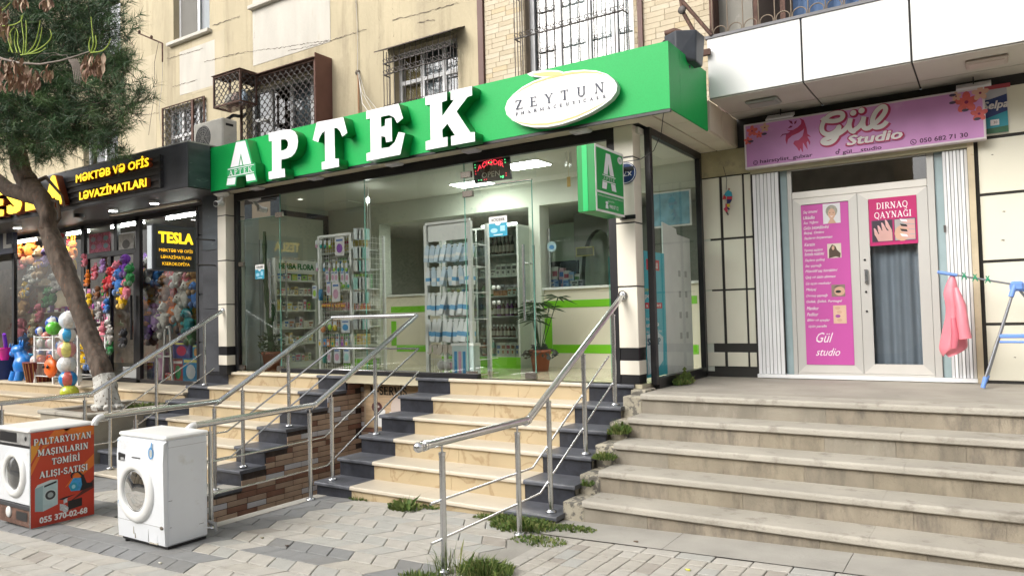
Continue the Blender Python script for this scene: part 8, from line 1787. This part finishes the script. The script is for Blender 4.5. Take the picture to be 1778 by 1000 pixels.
flat(wm, 'sticker', [EL(0, 0, .035, .045, 0, 360, 18)[:-1], EL(0, 0, .024, .034, 0, 360, 18)[:-1]], 'F', x1 - .16, y0 - .012, z1 - .13, .0015, mat('sticker_blue2', (.08, .28, .55), .4)); flat(wm, 'sticker', [[(-.005, .03), (.012, .03), (.02, .08), (.008, .085)]], 'F', x1 - .16, y0 - .012, z1 - .13, .002, MATS['sticker_blue2']); flat(wm, 'sticker', [EL(0, 0, .018, .026, 0, 360, 18)], 'F', x1 - .16, y0 - .012, z1 - .13, .0015, mat('sticker_grey', (.45, .47, .46), .4))
bx(wm, 'kick_seam', mat('seam_grey', (.33, .33, .33), .6), x0 + .005, x1 - .005, y0 - .006, y0 - .002, z0 + .158, z0 + .161); bx(wm, 'filter_flap', ENA, x1 - .21, x1 - .1, y0 - .001, y0 + .002, z0 + .03, z0 + .13, b=.002)
bx(wm, 'flap_seam', MATS['seam_grey'], x1 - .215, x1 - .095, y0 - .002, y0 + .001, z0 + .131, z0 + .134); bx(wm, 'flap_seam', MATS['seam_grey'], x1 - .218, x1 - .215, y0 - .002, y0 + .001, z0 + .03, z0 + .134)
mb = MB(); mb.ball((x1 - .035, y0 - .004, z0 + .155), .018, 8, 6, sq=(1.3, .5, .8)); obj('chip', mb, CRACK, wm)
for (a, b, c, d) in ((x1 - .20, x1 - .09, z0 + .02, z0 + .035), (x0 + .22, x0 + .226, z0 + .06, z0 + .12), (x0 + .24, x0 + .246, z0 + .03, z0 + .07)):
 mb = MB(); mb.prism([(a, c), (b, c + .004), (b - .003, d), ((a + b) / 2, d - .008), (a + .002, d - .003)], 1, y0 + .0005 - .004, y0 + .004); obj('grime_streak', mb, GRIME, wm)
for (ya, yb_, z) in ((y0 + .03, y0 + .06, z0 + .35), (y0 + .04, y0 + .055, z0 + .15), (y1 - .08, y1 - .04, z0 + .12)): bx(wm, 'scratch', DGREY, x1 - .0005, x1 + .0008, ya, yb_, z, z + .003)
bx(wm, 'side_seam', MATS['seam_grey'], x1 - .0005, x1 + .0008, y0 + .03, y1 - .01, z1 - .085, z1 - .0825)
for (a, b) in ((x0 + .05, y0 + .05), (x1 - .05, y0 + .05), (x0 + .05, y1 - .05), (x1 - .05, y1 - .05)): mb = MB(); mb.cyl(a, b, gz(a), z0 + .02, .02, 8); obj('foot', mb, BLACK, wm)
bx(wm, 'underside', BLACK, x0 + .012, x1 - .012, y0 + .03, y1 - .012, z0 - .008, z0 + .012)
mb = MB(); mb.tube([(x1 - .02, y1 + .01, z0 + .12), (x1 + .03, y1 + .04, z0 + .1), (x1 + .03, y1 + .05, z0 + .04)], .012, 6); obj('hose', mb, mat('hose_grey', (.25, .25, .25), .6), wm)
for (x, z, s) in ((x0 + .04, z0 + .285, 1), (x0 + .03, z1 - .07, .6)):
 flat(wm, 'sticker', [EL(0, 0, .022 * s, .022 * s, 60, 200, 8) + EL(0, 0, .015 * s, .015 * s, 200, 60, 8)], 'F', x, y0 - .012, z, .002, MATS['sticker_blue2'])
text(wm, 'A+', 'F', x0 + .045, y0 - .011, z0 + .26, .05, .028, MATS['sticker_blue2'], d=.002)
# machine with the orange advert on its side, left one
w2 = thing('washing_machine', 'stripped washing machine with an orange repair advert on its side', 'washing machine', (-7.4, 3.3, gz(-7.4)))
x0, x1, y0, y1 = -7.66, -7.062, 3.10, 3.64; zb = gz(-7.2); z0, z1 = zb + .012, zb + .865; RM = mat('rusted_base', (.13, .07, .05), .8, var=.4, scale=10, bump=.3, col2=(.3, .25, .22), thr=.6)
bx(w2, 'cabinet', ENA, x0, x1, y0 + .02, y1, z0, z1 - .03, b=.006)
bx(w2, 'lid', PLW, x0 - .01, x1 + .006, y0 - .015, y1 + .01, z1 - .035, z1 + .002, b=.012)
bx(w2, 'front_panel', ENA, x0 + .004, x1 - .004, y0, y0 + .022, z0 + .19, z1 - .15, b=.008)
bx(w2, 'open_top', mat('bare_metal', (.38, .38, .37), .5, .3, var=.3, scale=14, col2=(.18, .13, .1), thr=.6), x0 + .01, x1 - .005, y0 + .004, y0 + .02, z1 - .145, z1 - .036); bx(w2, 'cavity', BLACK, x0 + .02, x0 + .34, y0 + .001, y0 + .004, z1 - .13, z1 - .045)
mb = MB(); mb.ball((x1 - .09, y0 + .002, z1 - .085), .022, 8, 6, sq=(.8, .3, 1)); obj('cavity', mb, BLACK, w2); bx(w2, 'dark_strip', BLACK, x0 + .004, x1 - .004, y0 - .003, y0 + .02, z1 - .165, z1 - .148)
bx(w2, 'dark_kick', mat('charcoal_kick', (.04, .04, .045), .5), x0 + .0, x1 - .002, y0 - .006, y0 + .02, z0 + .15, z0 + .188, b=.004); bx(w2, 'base_panel', RM, x0 + .002, x1 - .004, y0 + .004, y0 + .02, z0 + .005, z0 + .149); bx(w2, 'cavity', BLACK, x1 - .26, x1 - .06, y0 + .001, y0 + .004, z0 + .05, z0 + .125)
mb = MB(); mb.ball((x0 + .2, y0, z0 + .1), .05, 10, 8, sq=(1, .3, 1)); obj('drain_cap', mb, PLW, w2)
cx, cz, yf = x1 - .285, z0 + .45, y0
ringm(w2, 'door_ring', cx, cz, yf, [(.14, .01), (.143, -.014), (.155, -.026), (.185, -.028), (.212, -.01), (.215, .012)], PLW); ringm(w2, 'drum', cx, cz, yf, [(.14, .0), (.13, .015), (.13, .018), (.0, .019)], mat('dark_drum', (.03, .03, .032), .2)); mb = MB(); mb.lathe([(.0, -.035), (.1, -.028), (.138, -.01)], (cx, yf, cz), 28, axis=1); obj('door_glass', mb, glass('drum_glass2', (.5, .5, .5), 1.8, .12), w2)
# printed advert: a flat board
XF = x1 + .0; Lb = y1 - y0 - .004
bx(w2, 'advert_board', mat('advert_red', (.42, .035, .02), .4), XF, XF + .008, y0 + .0, y1, z0 + .0, z1 - .03); XF += .008; H = z1 - z0 - .03
def pf(nm, pts, m, d=.001): flat(w2, nm, [[(a * Lb, b * H) for a, b in pts]], 'R', XF, y0 + .002, z0, d, m)
gm = mat('advert_red_gradient', (.5, .05, .025), .4); n_ = gm.node_tree; P_ = n_.nodes['Principled BSDF']; tcg = n_.nodes['Texture Coordinate']
sx = n_.nodes.new('ShaderNodeSeparateXYZ'); n_.links.new(tcg.outputs['Generated'], sx.inputs[0]); cr = n_.nodes.new('ShaderNodeValToRGB'); e = cr.color_ramp.elements; e[0].position = .0; e[0].color = (.012, .006, .008, 1); e[1].position = .5; e[1].color = (.50, .04, .018, 1); q = e.new(.25); q.color = (.14, .01, .01, 1); q = e.new(1); q.color = (.55, .07, .02, 1)
n_.links.new(sx.outputs[2], cr.inputs[0]); n_.links.new(cr.outputs[0], P_.inputs['Base Color'])
pf('print', [(0, 0), (1, 0), (1, 1), (0, 1)], gm, .0008); OR = mat('advert_orange', (.68, .17, .02), .4, var=.1, scale=3); YO = mat('advert_amber', (.72, .30, .03), .4, var=.1, scale=3)
pf('print', [(0, .64), (.22, .90), (.36, 1), (.3, 1), (.0, .88)][0:2] + [(.36, 1), (.62, 1), (.2, .82), (.0, .55)], OR, .0012); pf('print', [(0, .68), (.1, .80), (.17, .92), (.0, .86)], YO, .0015); pf('print', [(.5, 1), (1, 1), (1, .90), (.75, .86), (.6, .92)], OR, .0012); pf('print', [(1, .68), (.72, .52), (.52, .36), (.78, .45), (1, .55)], OR, .0012); pf('print', [(1, .4), (.78, .28), (.6, .2), (1, .3)], mat('advert_brown', (.10, .02, .015), .4), .0012)
def sl(s, a, b, z, h): serif(w2, s, 'R', XF, y0 + .002 + a * Lb, z0 + z * H, (b - a) * Lb, h * H, BLACK, .0018, .03, fat=1.75); serif(w2, s, 'R', XF, y0 + .002 + a * Lb + .002, z0 + z * H + .002, (b - a) * Lb, h * H, WHITE, .0050, .03, fat=1.3)
sl('PALTARYUYAN', .03, .95, .862, .068); sl('MA\u015eINLARIN', .09, .90, .745, .068); sl('T\u018fM\u0130R\u0130', .31, .76, .632, .068); sl('ALI\u015eI-SATI\u015eI', .12, .89, .51, .068)
text(w2, '055 370-02-68', 'R', XF, y0 + .13 * Lb, z0 + .035 * H, .76 * Lb, .066 * H, WHITE, bold=.035, d=.003)
GWM = mat('print_pale_machine', (.42, .55, .56), .4, var=.08, scale=20); BLP2 = mat('print_blue', (.04, .30, .60), .35, var=.3, scale=30)
pf('machine_print', [(.06, .17), (.18, .155), (.18, .43), (.06, .41)], mat('print_machine_side', (.28, .40, .42), .4), .0016); pf('machine_print', [(.18, .155), (.41, .20), (.41, .465), (.18, .43)], GWM, .0016); pf('machine_print', [(.06, .41), (.18, .43), (.41, .465), (.3, .475), (.1, .445)], mat('print_top', (.55, .62, .62), .4), .0017)
pf('machine_print', [(.2, .405), (.39, .435), (.39, .455), (.2, .425)], BLACK, .0020)
for r_, m_, d_ in ((.098, mat('print_ring', (.5, .58, .58), .4), .0020), (.08, DGREY, .0023), (.045, mat('print_drum', (.3, .34, .34), .4), .0026)): pf('machine_print', [(.295 + r_ * math.cos(t), .315 + r_ * .62 * math.sin(t)) for t in [i * math.pi / 12 for i in range(24)]], m_, d_)
pf('vacuum_print', [(.58, .37), (.62, .31), (.78, .30), (.86, .36), (.84, .43), (.66, .45)], BLP2, .0018); pf('vacuum_print', [(.76, .29), (.98, .32), (.97, .36), (.88, .37), (.82, .47), (.78, .45), (.80, .36)], BLACK, .0022); pf('vacuum_print', [(.66 + .06 * math.cos(t), .355 + .045 * math.sin(t)) for t in [i * math.pi / 8 for i in range(16)]], MATS['notice_blue'] if 'notice_blue' in MATS else BLP2, .0024)
pf('vacuum_print', [(.66 + .03 * math.cos(t), .355 + .022 * math.sin(t)) for t in [i * math.pi / 8 for i in range(16)]], mat('print_cyan', (.3, .6, .7), .4), .0027)
pf('vacuum_print', [(.62, .45), (.61, .49), (.66, .52), (.74, .52), (.84, .45), (.81, .44), (.73, .50), (.67, .50), (.64, .48), (.645, .45)], BLACK, .0024)
pf('grinder_print', [(.44, .20), (.52, .18), (.58, .14), (.57, .10), (.52, .085), (.48, .12), (.44, .13)], mat('print_chrome', (.5, .53, .55), .3, var=.4, scale=60), .0022); pf('grinder_print', [(.50, .19), (.56, .20), (.56, .26), (.5, .25)], MATS['print_chrome'], .0022); pf('grinder_print', [(.42, .245), (.5, .26), (.7, .27), (.58, .25), (.5, .235)], BLACK, .0025); pf('grinder_print', [(.57, .11), (.80, .13), (.80, .22), (.57, .21)], mat('print_black_body', (.015, .012, .014), .3), .0020)
bx(w2, 'board_edge', STEEL, XF - .006, XF + .004, y0 + .001, y1, z0 - .004, z0 + .002); bx(w2, 'board_edge', STEEL, XF - .006, XF + .003, y0 - .004, y0 + .0, z0, z1 - .035)
# ---------------------------------------------------------------- pine tree
rt = random.Random(5)
BARK = mat('pine_bark', (.10, .075, .058), .95, var=.45, scale=15, bump=1.0, bscale=22, col2=(.20, .10, .06), thr=.57, soft=.12, stretch=(1, 1, .35))
WASH = mat('whitewash', (.55, .54, .50), .9, var=.1, scale=9, bump=.8, bscale=25, col2=(.17, .14, .11), thr=.56, soft=.04, stretch=(1.6, 1.6, .7))
NEED = [mat('needle_dark', (.03, .068, .03), .6, var=.3, scale=2), mat('needle_mid', (.055, .12, .045), .6, var=.3, scale=2), mat('needle_light', (.10, .18, .06), .6, var=.3, scale=2)]
tr = thing('pine_tree', 'leaning pine with a whitewashed foot and dense dark needle crown before the toy shop', 'tree', (-10.3, 5.6, PZ - .05))
def TP(px, py, y): p = at(px, py, 1, y); return Vector((p.x, p.y, p.z))
YT = 5.55
tp = [TP(188, 704, YT), TP(184, 672, YT), TP(176, 640, YT), TP(160, 600, YT), TP(147, 560, YT), TP(131, 515, YT - .03), TP(112, 468, YT - .06), TP(95, 428, YT - .1), TP(83, 398, YT - .12), TP(84, 372, YT - .14), TP(72, 345, YT - .16), TP(50, 322, YT - .2), TP(36, 295, YT - .24), TP(30, 262, YT - .28), TP(26, 225, YT - .3), TP(14, 180, YT - .3), TP(-5, 100, YT - .3), TP(-20, 10, YT - .3), TP(-25, -90, YT - .3)]
wpx = [20, 18, 16, 16.5, 15.5, 16, 17, 17, 15, 14.5, 16, 18, 17, 15, 13, 11, 10, 8, 5]
def trunk(path, wid, mi_fn):
 mb = MB(); P = []; Rr = []
 for i in range(len(path) - 1):
  for j in range(12): t = j / 12; P.append(path[i].lerp(path[i + 1], t)); Rr.append(wid[i] * (1 - t) + wid[i + 1] * t)
 P.append(path[-1]); Rr.append(wid[-1]); n = 32; vs = []
 for i, p in enumerate(P):
  a = P[max(0, i - 1)]; b = P[min(len(P) - 1, i + 1)]; t = (b - a).normalized(); u = Vector((0, 1, 0)); u = (u - t * u.dot(t)).normalized(); w = t.cross(u)
  for j in range(n):
   an = 2 * math.pi * j / n; q = Vector((math.cos(an) * 1.7, math.sin(an) * 1.7, i * .1)); r = Rr[i] * (.93 + .2 * noise.noise(q) + .13 * abs(noise.noise(Vector((q.x * 3, q.y * 3, q.z * 2)))) + .07 * noise.noise(q * 6)); vs.append(p + (u * math.cos(an) + w * math.sin(an)) * r)
 mb.add(vs, [(i * n + j, i * n + (j + 1) % n, (i + 1) * n + (j + 1) % n, (i + 1) * n + j) for i in range(len(P) - 1) for j in range(n)], 0, True)
 return mb
dpt = 10.6
wr_ = [w * dpt / FPX for w in wpx]
o = obj('trunk', trunk(tp, wr_, None), BARK, tr)
ww = trunk(tp[:4], [w * 1.02 for w in wr_[:4]], None); k = int(len(ww.v) * .56); ww.v = ww.v[:k // 32 * 32]
ww.f = [f for f in ww.f if max(f) < len(ww.v)]; ww.m = ww.m[:len(ww.f)]; ww.smooth = ww.smooth[:len(ww.f)]
obj('whitewashed_foot', ww, WASH, tr)
mb = MB()
for k in range(14):
 a = rt.uniform(0, 6.28); mb.tube([tp[0] + Vector((0, 0, .02)), tp[0] + Vector((math.cos(a) * .22, math.sin(a) * .2, -.03))], [.09, .04], 6)
obj('root_flare', mb, WASH, tr)
br = []
def branch(path, r0, r1, nm='limb'):
 mb = MB(); P = [Vector(p) for p in path]; n = len(P); rr = [r0 + (r1 - r0) * i / (n - 1) for i in range(n)]; mb.tube(P, rr, 7); obj(nm, mb, BARK, tr)
branch([tp[10], TP(15, 330, 5.2), TP(-20, 300, 5.1), TP(-60, 260, 5)], .13, .08)
branch([tp[10], TP(100, 350, 5.5), TP(104, 378, 5.5), TP(92, 400, 5.55)], .03, .012); branch([tp[11], TP(80, 308, 5.5), TP(108, 340, 5.55), TP(112, 360, 5.55)], .035, .01)
def crown():
 """blobs of shoots; each shoot carries a brush of long needles"""
 cl = []
 blobs = [(60, 40, 5.0, .75), (130, 30, 5.1, .6), (175, 60, 5.1, .26), (20, 120, 4.8, .7), (100, 110, 5.0, .7), (160, 120, 5.1, .42), (60, 190, 4.9, .65), (130, 190, 5.1, .55), (185, 175, 5.1, .35), (10, 235, 4.8, .38), (90, 232, 5.0, .42), (150, 225, 5.2, .36), (190, 240, 5.2, .25), (-40, 60, 4.8, .9), (-40, 200, 4.7, .8), (60, -60, 5.0, .8), (150, -70, 5.1, .6), (62, 262, 5.2, .2), (205, 100, 5.1, .2), (185, 0, 5.1, .22)]
 for (px, py, y, r) in blobs:
  c = TP(px, py, y); n = int(120 * r * r / .4) + 14
  for _ in range(n):
   v = Vector((rt.gauss(0, 1), rt.gauss(0, .9), rt.gauss(0, .8))); v = v.normalized() * (rt.random() ** .45) * r; cl.append((c + v, v.normalized() if v.length > .01 else Vector((0, 0, 1)), 1))
 return cl
cl = crown()
tips = [(222, 150, 5.1), (228, 172, 5.1), (215, 195, 5.1), (232, 180, 5.1), (212, 118, 5.1), (208, 215, 5.2), (200, 268, 5.2), (215, 60, 5.1), (205, 35, 5.1)]
for (px, py, y) in tips:
 c = TP(px, py, y);
 for _ in range(5): cl.append((c + Vector((rt.gauss(0, .06), rt.gauss(0, .08), rt.gauss(0, .05))), Vector((.8, 0, .3 + rt.gauss(0, .3))).normalized(), 1))
mbs = [MB(), MB(), MB()]; tw = MB()
for (p, d0, _) in cl:
 dr_ = (d0 * .8 + Vector((rt.gauss(0, .5), rt.gauss(0, .5), rt.gauss(.25, .4)))).normalized(); L = rt.uniform(.14, .26); mi = rt.choices([0, 1, 2], [4, 4, 2.2])[0]
 tw.tube([p - dr_ * L * .8, p + dr_ * L], [.004, .002], 3, cap=False); side = dr_.orthogonal().normalized(); s2 = dr_.cross(side); m_ = mbs[mi]
 for k in range(50):
  t = rt.random(); a = rt.uniform(0, 6.28); b = p + dr_ * L * (t * 1.6 - .6); nd = (dr_ * rt.uniform(.35, .9) + (side * math.cos(a) + s2 * math.sin(a)) * rt.uniform(.6, 1)).normalized() * rt.uniform(.09, .18); w = nd.cross(Vector((rt.gauss(0, 1), rt.gauss(0, 1), rt.gauss(0, 1)))).normalized() * .0034
  n0 = len(m_.v); m_.v += [tuple(b - w), tuple(b + w), tuple(b + nd)]; m_.f.append([n0, n0 + 1, n0 + 2]); m_.m.append(0); m_.smooth.append(False)
ch = None
for k in range(3):
 o = obj('needle_crown', mbs[k], NEED[k], tr, fixn=False); o['kind'] = 'stuff'
obj('twigs', tw, BARK, tr, fixn=False)['kind'] = 'stuff'
for (px, py, y) in [(60, 40, 5.0), (130, 30, 5.1), (180, 60, 5.1), (165, 120, 5.1), (130, 190, 5.1), (185, 175, 5.1), (150, 250, 5.2), (90, 250, 5), (20, 120, 4.8)]:
 s = TP(26, 225 if py > 150 else 150, 5.2); e = TP(px, py, y); branch([s, s.lerp(e, .5) + Vector((0, 0, .08)), e], .045, .015)
# ---- nearer branch with dead brown leaves and fresh yellow-green shoots
yb = 3.6
dbp = thing('dead_branch', 'hanging branch with curled brown leaves and fresh lime green shoots at top left', 'branch', tuple(TP(60, 110, yb)))
TW = mat('grey_twig', (.20, .17, .145), .9, var=.2); DL = [mat('dead_leaf_%d' % i, c, .75, var=.25, scale=25) for i, c in enumerate([(.26, .155, .095), (.36, .26, .18), (.18, .10, .065)])]; LG = mat('lime_shoot', (.26, .36, .035), .6, var=.2, scale=20)
main = [TP(-20, 95, yb), TP(5, 103, yb), TP(35, 110, yb), TP(70, 112, yb), (TP(105, 106, yb)), TP(135, 97, yb), TP(155, 90, yb)]
mb = MB(); mb.tube(main, [.016, .014, .012, .01, .008, .006, .005], 7); obj('stem', mb, TW, dbp)
def leafs(px, py, n, spread, length, nm='dead_leaf'):
 for k in range(n):
  c = TP(px + rt.uniform(-spread, spread), py + rt.uniform(-6, length * .3), yb + rt.uniform(-.1, .1)); L = rt.uniform(.07, .13); w = rt.uniform(.014, .024); a = rt.uniform(0, 3.14); sx_ = Vector((math.cos(a), math.sin(a), 0)); dn = Vector((rt.uniform(-.3, .3), rt.uniform(-.2, .2), -1)).normalized(); bend = sx_.cross(dn) * rt.uniform(.01, .03)
  drop = rt.uniform(0, length) / FPX * 4.5; c = c + Vector((0, 0, -drop * .8)); mb = MB()
  pts = []
  for j in range(5):
   t = j / 4; ww_ = w * math.sin(math.pi * min(.98, t * .95 + .04)); q = c + dn * L * t + bend * math.sin(t * 2.6); pts += [q - sx_ * ww_, q + bend * .35, q + sx_ * ww_]
  mb.add(pts, [(j * 3 + i, j * 3 + i + 1, j * 3 + i + 4, j * 3 + i + 3) for j in range(4) for i in range(2)], 0, True); o = obj(nm, mb, rt.choice(DL), dbp, fixn=False)
leafs(6, 116, 44, 18, 60); leafs(38, 118, 40, 15, 46); leafs(56, 116, 34, 13, 50); leafs(163, 92, 60, 17, 44); leafs(3, 10, 40, 14, 70); leafs(20, 102, 24, 20, 16); leafs(35, -5, 14, 10, 18); leafs(82, -4, 14, 8, 16); leafs(85, 118, 8, 8, 20)
def shoot(pts, r=.007):
 q = smooth([tuple(p) for p in [(a, b) for a, b in pts]], 2); P = [TP(a, b, yb - .02) for a, b in q]; mb = MB(); n = len(P); mb.tube(P, [r * (1 - .5 * i / n) for i in range(n)], 5)
 for i in range(1, n - 1):
  for s in range(3): d1 = Vector((rt.uniform(-1, 1), rt.uniform(-1, 1), rt.uniform(-.2, 1))).normalized() * .018; mb.add([P[i] + Vector((.002, 0, 0)), P[i] - Vector((.002, 0, 0)), P[i] + d1], [(0, 1, 2)])
 obj('shoot', mb, LG, dbp, fixn=False)
for pts in ([(40, 95), (42, 70), (38, 45), (37, 28)], [(44, 95), (46, 72), (46, 50), (45, 36)], [(46, 95), (60, 80), (66, 60), (70, 36)], [(48, 95), (70, 85), (86, 72), (90, 62), (87, 52)], [(50, 94), (62, 88), (70, 70), (73, 48)], [(36, 92), (30, 75), (32, 60), (28, 50)], [(4, 46), (25, 44), (38, 36), (40, 26)], [(15, 90), (20, 75), (18, 60)],
   [(30, 92), (24, 72), (27, 55)], [(22, 92), (14, 70), (18, 55), (25, 48)], [(158, 92), (163, 76), (160, 55), (158, 30)], [(162, 92), (168, 80), (166, 62)], [(158, 92), (178, 90), (188, 80), (192, 68)], [(0, 22), (10, 14), (18, 5)], [(36, 96), (52, 94), (68, 92), (80, 84)], [(156, 90), (154, 78), (157, 66)]): shoot(pts)
mb = MB()
for k in range(14):
 x = 118 + k * 1.6; mb.tube([TP(118 + k * 1.2, 103, yb), TP(125 + k * 1.1, 115, yb), TP(128 + k * 1.0, 130 + (k * 7) % 20, yb)], .003, 3)
for pts in ([(58, 106), (70, 94), (95, 92), (110, 98)], [(70, 108), (90, 96), (115, 96), (122, 104)]): mb.tube([TP(a, b, yb) for a, b in pts], .0025, 3)
obj('dry_tassel', mb, TW, dbp)
# ---------------------------------------------------------------- weeds and grass tufts
GRS = [mat('grass_a', (.065, .12, .02), .7, var=.3, scale=9), mat('grass_b', (.12, .17, .035), .7, var=.3, scale=9), mat('grass_c', (.20, .22, .07), .7, var=.3, scale=9)]
def tuft(label, x, y, z, rx, ry, h, n, broad=.4, zfn=None, blade=.003):
 mb = MB()
 for k in range(n):
  a = rt.uniform(0, 6.28); r = rt.random() ** .6; bx_ = x + rx * r * math.cos(a); by_ = y + ry * r * math.sin(a); bz = zfn(bx_, by_) if zfn else z; hh = h * rt.uniform(.4, 1) * (1 - .5 * r); mi = rt.choices([0, 1, 2], [4, 4, 2.2])[0]
  ld = Vector((math.cos(a), math.sin(a), 0)) * rt.uniform(.1, .9) + Vector((rt.gauss(0, .3), rt.gauss(0, .3), 0))
  if rt.random() < broad:
   c = Vector((bx_, by_, bz)); d1 = (ld * .7 + Vector((0, 0, rt.uniform(.3, 1)))).normalized() * hh * .7; s = d1.cross(Vector((rt.gauss(0, 1), rt.gauss(0, 1), .3))).normalized() * max(hh, .06) * .2; e = c + d1
   lf = rt.uniform(.5, 1); mb.add([c, c + d1 * .5 + s * .9, c + d1 * .75 + s * .3, c + d1 * .8 + s * .9, e, c + d1 * .8 - s * .9, c + d1 * .75 - s * .3, c + d1 * .5 - s * .9], [(0, 1, 2, 3, 4, 5, 6, 7)], mi)
  else:
   w = Vector((rt.gauss(0, 1), rt.gauss(0, 1), 0)).normalized() * blade; c = Vector((bx_, by_, bz)); m1 = c + Vector((ld.x * hh * .25, ld.y * hh * .25, hh * .6)); e = c + Vector((ld.x * hh * .7, ld.y * hh * .7, hh * rt.uniform(.7, 1)))
   mb.add([c - w, c + w, m1 + w * .8, e, m1 - w * .8], [(0, 1, 2, 3, 4)], mi)
 o = obj('weed_tuft', mb, GRS, fixn=False); return tag(o, label, 'weeds')
gf = lambda x, y: gz(x)
p = ground(700, 884); tuft('leafy dandelion clump at the foot of the lowest marble step', p.x, p.y, 0, .17, .09, .17, 170, .75, gf)
p = ground(745, 882); tuft('small leafy plant right of the dandelion clump', p.x, p.y, 0, .10, .06, .12, 70, .8, gf)
p = ground(622, 868); tuft('thin weeds where the marble steps meet the paving', p.x, p.y, 0, .12, .03, .06, 60, .5, gf)
tuft('dense weed patch under the right black step by the rail foot', -3.12, 4.86, 0, .28, .17, .12, 900, .5, gf); p = ground(985, 918); tuft('low weeds spreading before the plaster strip', p.x + .02, p.y, 0, .22, .09, .06, 330, .5, gf); p = ground(860, 905); tuft('low yellowish weeds along the bottom riser', p.x, p.y + .05, 0, .25, .06, .10, 300, .4, gf)
p = ground(935, 940); tuft('weeds in front of the second rail foot', p.x, p.y, 0, .22, .12, .07, 260, .5, gf)
p = ground(850, 990); tuft('grass tuft beside the first rail foot at the bottom of the picture', p.x, p.y - .05, 0, .19, .13, .15, 800, .15, gf); p = ground(790, 1000); tuft('long seeding grass round the first rail foot', p.x, p.y - .02, 0, .18, .1, .34, 90, 0, gf, .002)
tuft('low grass left of the first rail foot', ground(740, 1005).x, ground(740, 1005).y, 0, .22, .08, .07, 300, .1, gf)
tuft('green tuft growing at the foot of the side window', -2.71, 7.35, LZ, .07, .18, .19, 330, .5); p = at(1187, 640, 1, 7.4); tuft('small two-leaved weed above the side window tuft', -2.74, 7.45, LZ + .03, .03, .05, .26, 14, .7)
tuft('grass tuft in the gap beside the fourth limestone step', -2.80, 6.0, .545, .09, .12, .17, 300, .25); tuft('grass tuft in the gap beside the third limestone step', -2.80, 5.68, .375, .1, .1, .10, 300, .2); tuft('weed sprig in the gap beside the second limestone step', -2.83, 5.40, .2, .04, .04, .14, 26, .8)
tuft('weeds around the pine foot in the planter', -10.1, 5.9, PZ - .04, .35, .3, .12, 260, .5); p = at(318, 688, 1, 6.15); tuft('small green weed at the planter corner by the black step', -9.78, 6.12, PZ - .04, .08, .05, .2, 60, .7)
tuft('tiny weeds on top of the brick wall over the sign', -5.3, 6.6, 4.03, .5, .1, .07, 40, .3)
# paper scraps and butts
for (px, py, lab, c) in ((1195, 990, 'yellow scrap of paper on the setts', (.6, .6, .1)), (455, 934, 'crumpled bit of litter by the dark pavers', (.3, .27, .2)), (278, 978, 'pale cigarette end near the washing machine', (.6, .58, .5)), (638, 797, 'white butt in the weeds', (.7, .7, .68)), (1105, 941, 'dry leaf on the cement strip', (.14, .1, .07)), (498, 948, 'dark leaf on the pavers', (.08, .06, .05))):
 p = ground(px, py) if py < 999 else ground(px, 998); mb = MB(); mb.ball((p.x, p.y, p.z + .005), .014, 6, 4, sq=(1.4, .7, .5), fn=lambda d: 1 + .3 * math.sin(5 * d.x)); tag(obj('litter', mb, mat('lit%d' % px, c, .8)), lab, 'litter')
# ---------------------------------------------------------------- the other side of the street (seen only as reflections)
ob = thing('opposite_building', 'pale apartment block on the other side of the street', 'building', (0, -15, 0)); OW = mat('opposite_wall', (.60, .52, .40), .9, var=.1, scale=.6); OG = mat('opposite_glass', (.08, .10, .11), .15, var=.2)
for (a, b, h) in ((-46, -24, 12), (-23, -3, 9.5), (-1, 26, 11)):
 mb = MB(); mb.box(a, b, -24, -15, -.8, h); obj('wall', mb, OW, ob)
 x = a + 1.5
 while x < b - 2:
  z = 1.4
  while z < h - 2: mb = MB(); mb.box(x, x + 1.4, -15.0, -14.98, z, z + 1.5, 0); mb.box(x - .08, x + 1.48, -14.99, -14.94, z - .1, z, 1); obj('window', mb, [OG, WHITE], ob); z += 3
  x += 3.1
 mb = MB(); mb.box(a, b, -15.4, -14.9, h, h + .3); obj('cornice', mb, PATCH, ob)
for k, (x, y, s, lab) in enumerate(((-14, -8, 1.0, 'street tree across the road, left of the pharmacy axis'), (-7.5, -9, .9, 'street tree across the road, opposite the stairs'), (-21, -8.5, 1.1, 'street tree across the road, far left'), (0.5, -9.5, .9, 'street tree across the road behind the viewer'), (8, -9, 1, 'street tree across the road, to the right'))):
 t = thing('street_tree', lab, 'tree', (x, y, gz(x)), 'trees across the street'); mb = MB(); g0 = gz(x); mb.tube([(x, y, g0), (x + .1, y, g0 + 2 * s), (x, y, g0 + 4 * s)], [.18, .13, .07], 8); q = []
 for j in range(16):
  a = rt.uniform(0, 6.28); z = g0 + rt.uniform(1.8, 3.8) * s; e = Vector((x + math.cos(a) * 1.8 * s, y + math.sin(a) * 1.5 * s, z + rt.uniform(.6, 1.8) * s)); mb.tube([(x, y, z), e], [.05, .015], 5, cap=False); q.append(e)
  for _ in range(3): e2 = e + Vector((rt.gauss(0, .6), rt.gauss(0, .6), rt.uniform(0, .8))); mb.tube([e, e2], [.015, .005], 4, cap=False); q.append(e2)
 obj('trunk', mb, BARK, t); mb = MB()
 for c in q * 2:
  for _ in range(28):
   b = c + Vector((rt.gauss(0, .35), rt.gauss(0, .35), rt.gauss(0, .3))); d1 = Vector((rt.gauss(0, 1), rt.gauss(0, 1), rt.gauss(0, 1))).normalized() * .1; s_ = d1.orthogonal().normalized() * .05; n0 = len(mb.v); mb.v += [tuple(b - s_), tuple(b + d1), tuple(b + s_)]; mb.f.append([n0, n0 + 1, n0 + 2]); mb.m.append(0); mb.smooth.append(False)
 obj('crown', mb, mat('street_leaf', (.06, .10, .03), .7, var=.3), t, fixn=False)['kind'] = 'stuff'
for x in (-34, -27, 4):
 pass
